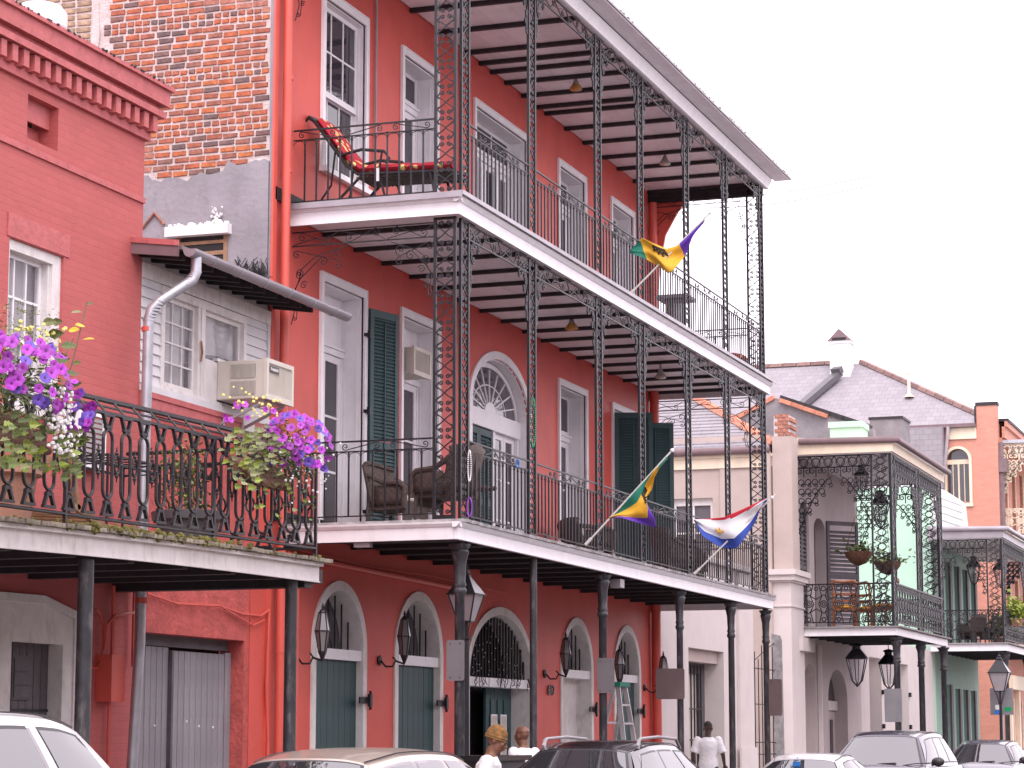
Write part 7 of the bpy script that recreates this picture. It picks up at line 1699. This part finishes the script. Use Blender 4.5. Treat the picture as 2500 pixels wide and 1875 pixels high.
car('dark minivan parked in front of the lace gallery', 44.7, 8.3, 'car_blue', (2.7,1.9,1.12,1.78,.66), rails=None, wins=((.05,.30),(.33,.60),(.63,.95)), cowl=.95, hood=.95)
car('dark small car parked beyond the minivan', 57.3, 8.35, 'car_blue', (1.9,1.76,1.05,1.61,.58), wins=((.05,.40),(.44,.70),(.73,.93)))
car('pale car at the right picture edge behind the dark small car', 64.5, 7.75, 'car_white', (1.8,1.76,1.0,1.56,.58), wins=((.05,.45),(.50,.93)))
t = thing('mirror_tag', 'blue tag hanging from the mirror of the silver-white saloon', 'tag', (37.25,8.25,1.15)); B('card', 'bead_blue', t, (37.02,37.025,8.2,8.32,1.08,1.26)); m = MB(); m.tube([(37.02,8.26,1.26),(37.1,8.26,1.34)], .006, 4); m.build('hook', 'bead_blue', t)
t = thing('flat_cart', 'black flat-topped cart half hidden behind the man in the beanie', 'cart', (26.9,9.75,.15))
B('body', 'car_trim', t, (26.3,27.9,9.55,10.25,.45,1.36)); B('top', 'black_gloss', t, (26.2,28.0,9.5,10.3,1.36,1.42))
for x in (26.6,27.6): m = MB(); m.lathe([(.2,-.05),(.26,-.05),(.26,.05),(.2,.05)], (x,9.6,.42), 16, 'y'); m.build('wheel', 'rubber', t)
# ------------------------------------------------------------------ people
def blob_rings(m, rings, seg=18):
    """stack of ellipses: (cx,cy,cz,rx,ry); closed ends"""
    vs_ = []
    for cx_, cy_, cz, rx, ry in rings:
        for k in range(seg): a = 2*math.pi*k/seg; vs_.append((cx_+rx*math.cos(a), cy_+ry*math.sin(a), cz))
    n = len(rings); fs = [(i*seg+k,i*seg+(k+1)%seg,(i+1)*seg+(k+1)%seg,(i+1)*seg+k) for i in range(n-1) for k in range(seg)]
    fs += [tuple(range(seg-1,-1,-1)), tuple((n-1)*seg+k for k in range(seg))]; m.add(vs_, fs)
def limb(m, pts, rr, seg=12):
    m.tube(pts, rr, seg)
    for p, r in zip(pts, rr): m.ball(p, r*.98, seg, 8)
def head(m, c, s=1.0, tilt=0, yaw=0, nose=True):
    """skull, jaw, nose, ears around centre c; faces -Y before yaw"""
    T = Matrix.Translation(c) @ Matrix.Rotation(yaw,4,'Z') @ Matrix.Rotation(tilt,4,'X') @ Matrix.Scale(s,4)
    q = MB(); q.ball((0,.012,.03), .094, 24, 16, (.83,1.06,1.02)); q.ball((0,-.022,-.045), .073, 20, 12, (.86,.98,1.05)); q.ball((0,-.055,-.088), .034, 14, 8, (1.05,.85,.75))
    q.ball((0,-.083,.018), .05, 14, 8, (1.25,.4,.3))                 # brow
    q.tube([(0,-.090,.012),(0,-.108,-.018),(0,-.117,-.033)], [.010,.013,.017], 8); q.ball((0,-.110,-.034), .018, 10, 6, (1.15,.8,.7))
    q.ball((0,-.094,-.062), .019, 12, 6, (1.35,.6,.6))               # lips mass
    for sx in (-1,1):
        q.ball((sx*.044,-.070,-.018), .030, 10, 6, (.9,.7,.8))       # cheek
        q.ball((sx*.079,.014,-.006), .028, 10, 8, (.35,.75,1.15))    # ear
    m.add([T @ Vector(v) for v in q.v], q.f)
    return T
def remesh(o, vx=.011, it=4):
    r = o.modifiers.new('r','REMESH'); r.mode = 'VOXEL'; r.voxel_size = vx; r.use_smooth_shade = True
    s = o.modifiers.new('s','SMOOTH'); s.iterations = it; s.factor = .5
def hand(m, w_, d, up, side, s=1.0, curl=.6):
    """palm and five separate bent fingers from wrist w_, pointing d, back of the hand towards up"""
    d, up = Vector(d).normalized(), Vector(up).normalized(); sd_ = d.cross(up).normalized()*side
    m.tube([w_, Vector(w_)+d*.045*s, Vector(w_)+d*.085*s], [.026*s,.034*s,.036*s], 10); p = Vector(w_)+d*.085*s
    for k, (o, L) in enumerate(((-.030,.068),(-.010,.078),(.011,.073),(.030,.058))):
        a = p+sd_*o*s; b = a+d*L*.45*s-up*.012*s; c = b+(d*(1-curl)-up*curl)*L*.35*s; e = c+(d*(1-curl*1.6)-up*curl*1.4)*L*.28*s
        m.tube([a-d*.02*s,a,b,c,e], [.010*s,.0095*s,.009*s,.008*s,.0065*s], 7)
    a = Vector(w_)+d*.03*s-sd_*.026*s; m.tube([a,a-sd_*.025*s+d*.025*s,a-sd_*.03*s+d*.055*s-up*.012*s], [.012*s,.010*s,.008*s], 7)
def person(lab, x, y, z, H, skin, yaw, tilt, pose, hat=None, lean=0.):
    t = thing('person', lab, 'person', (x,y,z)); s = H/1.75
    cy, sy = math.cos(yaw), math.sin(yaw)
    W = lambda p: Vector((x+s*(p[0]*cy-p[1]*sy), y+s*(p[0]*sy+p[1]*cy), z+s*p[2]))
    J = dict(neck=(0,.0-lean*.5,1.47), hd=(0,-.015-lean,1.615), shL=(.185,0-lean*.35,1.40), shR=(-.185,0-lean*.35,1.40), pel=(0,0.01,.95)); J.update(pose)
    m = MB()
    # torso (kept slightly inside the shirt), neck, head
    T_ = [(0,.01,.86,.155,.105),(0,.01,.98,.158,.108),(0,.0,1.12,.138,.098),(0,-lean*.2,1.28,.165,.112),(0,-lean*.35,1.38,.185,.10),(0,-lean*.45,1.44,.11,.075),(0,-lean*.6,1.49,.058,.06),(0,-lean*.8,1.56,.055,.058)]
    q = MB(); blob_rings(q, T_, 20); m.add([W(v) for v in q.v], q.f)
    hc = W(J['hd']); head(m, hc, s*1.03, tilt, yaw)
    for sd_ in 'LR':
        m_sg = 1 if sd_ == 'L' else -1
        a, e, w_ = J['sh'+sd_], J['el'+sd_], J['wr'+sd_]; limb(m, [W(a),W(e),W(w_)], [.052*s,.040*s,.027*s])
        d = (W(w_)-W(e)).normalized(); hand(m, W(w_), d, W((0,-1,0))-W((0,0,0)) if abs(d.z) < .8 else W((m_sg,0,0))-W((0,0,0)), m_sg, s)
        hp = (m_sg*.095,.01,.90); k = J['kn'+sd_]; f = J['ft'+sd_]; limb(m, [W(hp),W(k),W(f)], [.082*s,.055*s,.036*s])
        blob = W((f[0],f[1]-.07,f[2]-.05)); m.ball(blob, .055*s, 12, 8, (.85,1.9,.75)) if abs(sy) < .5 else m.ball(blob, .055*s, 12, 8, (1.9,.85,.75))
    o = m.build('body', skin, t, fix=False); remesh(o, .010, 3)
    # T-shirt
    m = MB(); q = MB(); blob_rings(q, [(a,b,c,rx+.022,ry+.024) for a,b,c,rx,ry in [(0,.01,.80,.175,.125)]+T_[:5]]+[(0,-lean*.45,1.435,.125,.09),(0,-lean*.52,1.462,.085,.078)], 24); m.add([W(v) for v in q.v], q.f)
    for sd_ in 'LR':
        a, e = Vector(J['sh'+sd_]), Vector(J['el'+sd_]); m.tube([W(a+Vector((0,0,.01))),W(a+(e-a)*.45),W(a+(e-a)*.86)], [.075*s,.074*s,.082*s], 14); m.ball(W(a+Vector((0,0,.004))), .074*s, 12, 8)
    o = m.build('t_shirt', 'white_cloth', t, fix=False); remesh(o, .012, 5)
    tx = bpy.data.textures.new('cloth_folds', 'CLOUDS'); tx.noise_scale = .12; dm = o.modifiers.new('d','DISPLACE'); dm.texture = tx; dm.strength = .03; dm.mid_level = .5
    # trousers and shoes
    m = MB(); q = MB(); blob_rings(q, [(0,.01,.84,.168,.122),(0,.01,.98,.165,.115)], 20); m.add([W(v) for v in q.v], q.f)
    for sd_, sg in (('L',1),('R',-1)): limb(m, [W((sg*.095,.01,.89)),W(J['kn'+sd_]),W(Vector(J['ft'+sd_])+Vector((0,0,.03)))], [.098*s,.075*s,.062*s])
    o = m.build('trousers', 'denim', t, fix=False); remesh(o, .014, 3)
    # eyes and brows, lips
    T = Matrix.Translation(hc) @ Matrix.Rotation(yaw,4,'Z') @ Matrix.Rotation(tilt,4,'X') @ Matrix.Scale(s*1.03,4)
    m = MB()
    for sx in (-1,1): m.ball(T @ Vector((sx*.031,-.083,.004)), .010*s, 8, 6)
    m.build('eye', 'petal_white', t); m = MB()
    for sx in (-1,1): m.ball(T @ Vector((sx*.031,-.091,.003)), .005*s, 8, 6); m.tube([T @ Vector((sx*.018,-.096,.022)),T @ Vector((sx*.048,-.088,.024))], .004*s, 5)
    m.build('eyebrow', 'hair_black', t)
    m = MB(); m.tube([T @ Vector((-.024,-.098,-.062)),T @ Vector((0,-.108,-.060)),T @ Vector((.024,-.098,-.062))], .006*s, 6); m.build('lips', 'lips', t)
    if hat:
        q = MB(); 
        def cap(u, v):
            a = 2*math.pi*u; b = v*math.pi/2; r = .089*(1+.12*math.sin(b*2)); cb_ = math.cos(b)**.8 if b < 1.57 else 0; return (r*.90*math.cos(a)*cb_, .016+r*1.17*math.sin(a)*cb_+.014*v, .004-.012*math.sin(a)*(1-v)+.142*math.sin(b)+.004*math.sin(a*3+v*4))
        q.grid(cap, 32, 10); q.tube([(.080*math.cos(2*math.pi*k/28),.014+.102*math.sin(2*math.pi*k/28),.012-.012*math.sin(2*math.pi*k/28)+dz) for dz in (0,) for k in range(28)], .013, 8, closed=True); q.tube([(.081*math.cos(2*math.pi*k/28),.015+.103*math.sin(2*math.pi*k/28),.030-.012*math.sin(2*math.pi*k/28)) for k in range(28)], .012, 8, closed=True)
        m = MB(); m.add([T @ Vector(v) for v in q.v], q.f); m.build('beanie', hat, t, smooth=True, ang=80, fix=False)
    else:
        q = MB(); q.grid(lambda u, v: (.0795*1.03*math.sin(.18+v*1.25)*math.cos(2*math.pi*u), .013+.1045*math.sin(.18+v*1.25)*math.sin(2*math.pi*u)*1.0+.004, .030+.099*math.cos(.18+v*1.25)), 28, 8); m = MB(); m.add([T @ Vector(v) for v in q.v], q.f); m.build('cropped_hair', 'hair_black' if skin == 'skin_dark' else skin, t, smooth=True, ang=180, fix=False)
    return t
stand = dict(elL=(.235,.03,1.12), wrL=(.21,-.10,.90), elR=(-.235,.03,1.12), wrR=(-.21,-.10,.90), knL=(.10,-.02,.50), knR=(-.10,-.02,.50), ftL=(.10,.03,.08), ftR=(-.10,.03,.08))
person('person in a white T-shirt and mottled brown beanie looking down beside the gold car', 22.62, 8.16, 0, 1.73, 'skin_brown', R_(14), R_(24), stand, 'knit', .10)
person('shaven-headed person half hidden behind the black crossover', 28.25, 9.68, .15, 1.62, 'skin_brown', R_(150), R_(8), stand, None, .04)
walk = dict(elL=(.27,.06,1.14), wrL=(.29,-.12,.98), elR=(-.27,.0,1.14), wrR=(-.28,-.18,.96), knL=(.10,-.16,.50), knR=(-.10,.10,.50), ftL=(.10,-.22,.08), ftR=(-.10,.34,.12))
person('person in a loose white T-shirt walking away along the pavement by the pale wall', 44.15, 11.52, .15, 1.80, 'skin_dark', R_(100), R_(4), walk, None, .02)
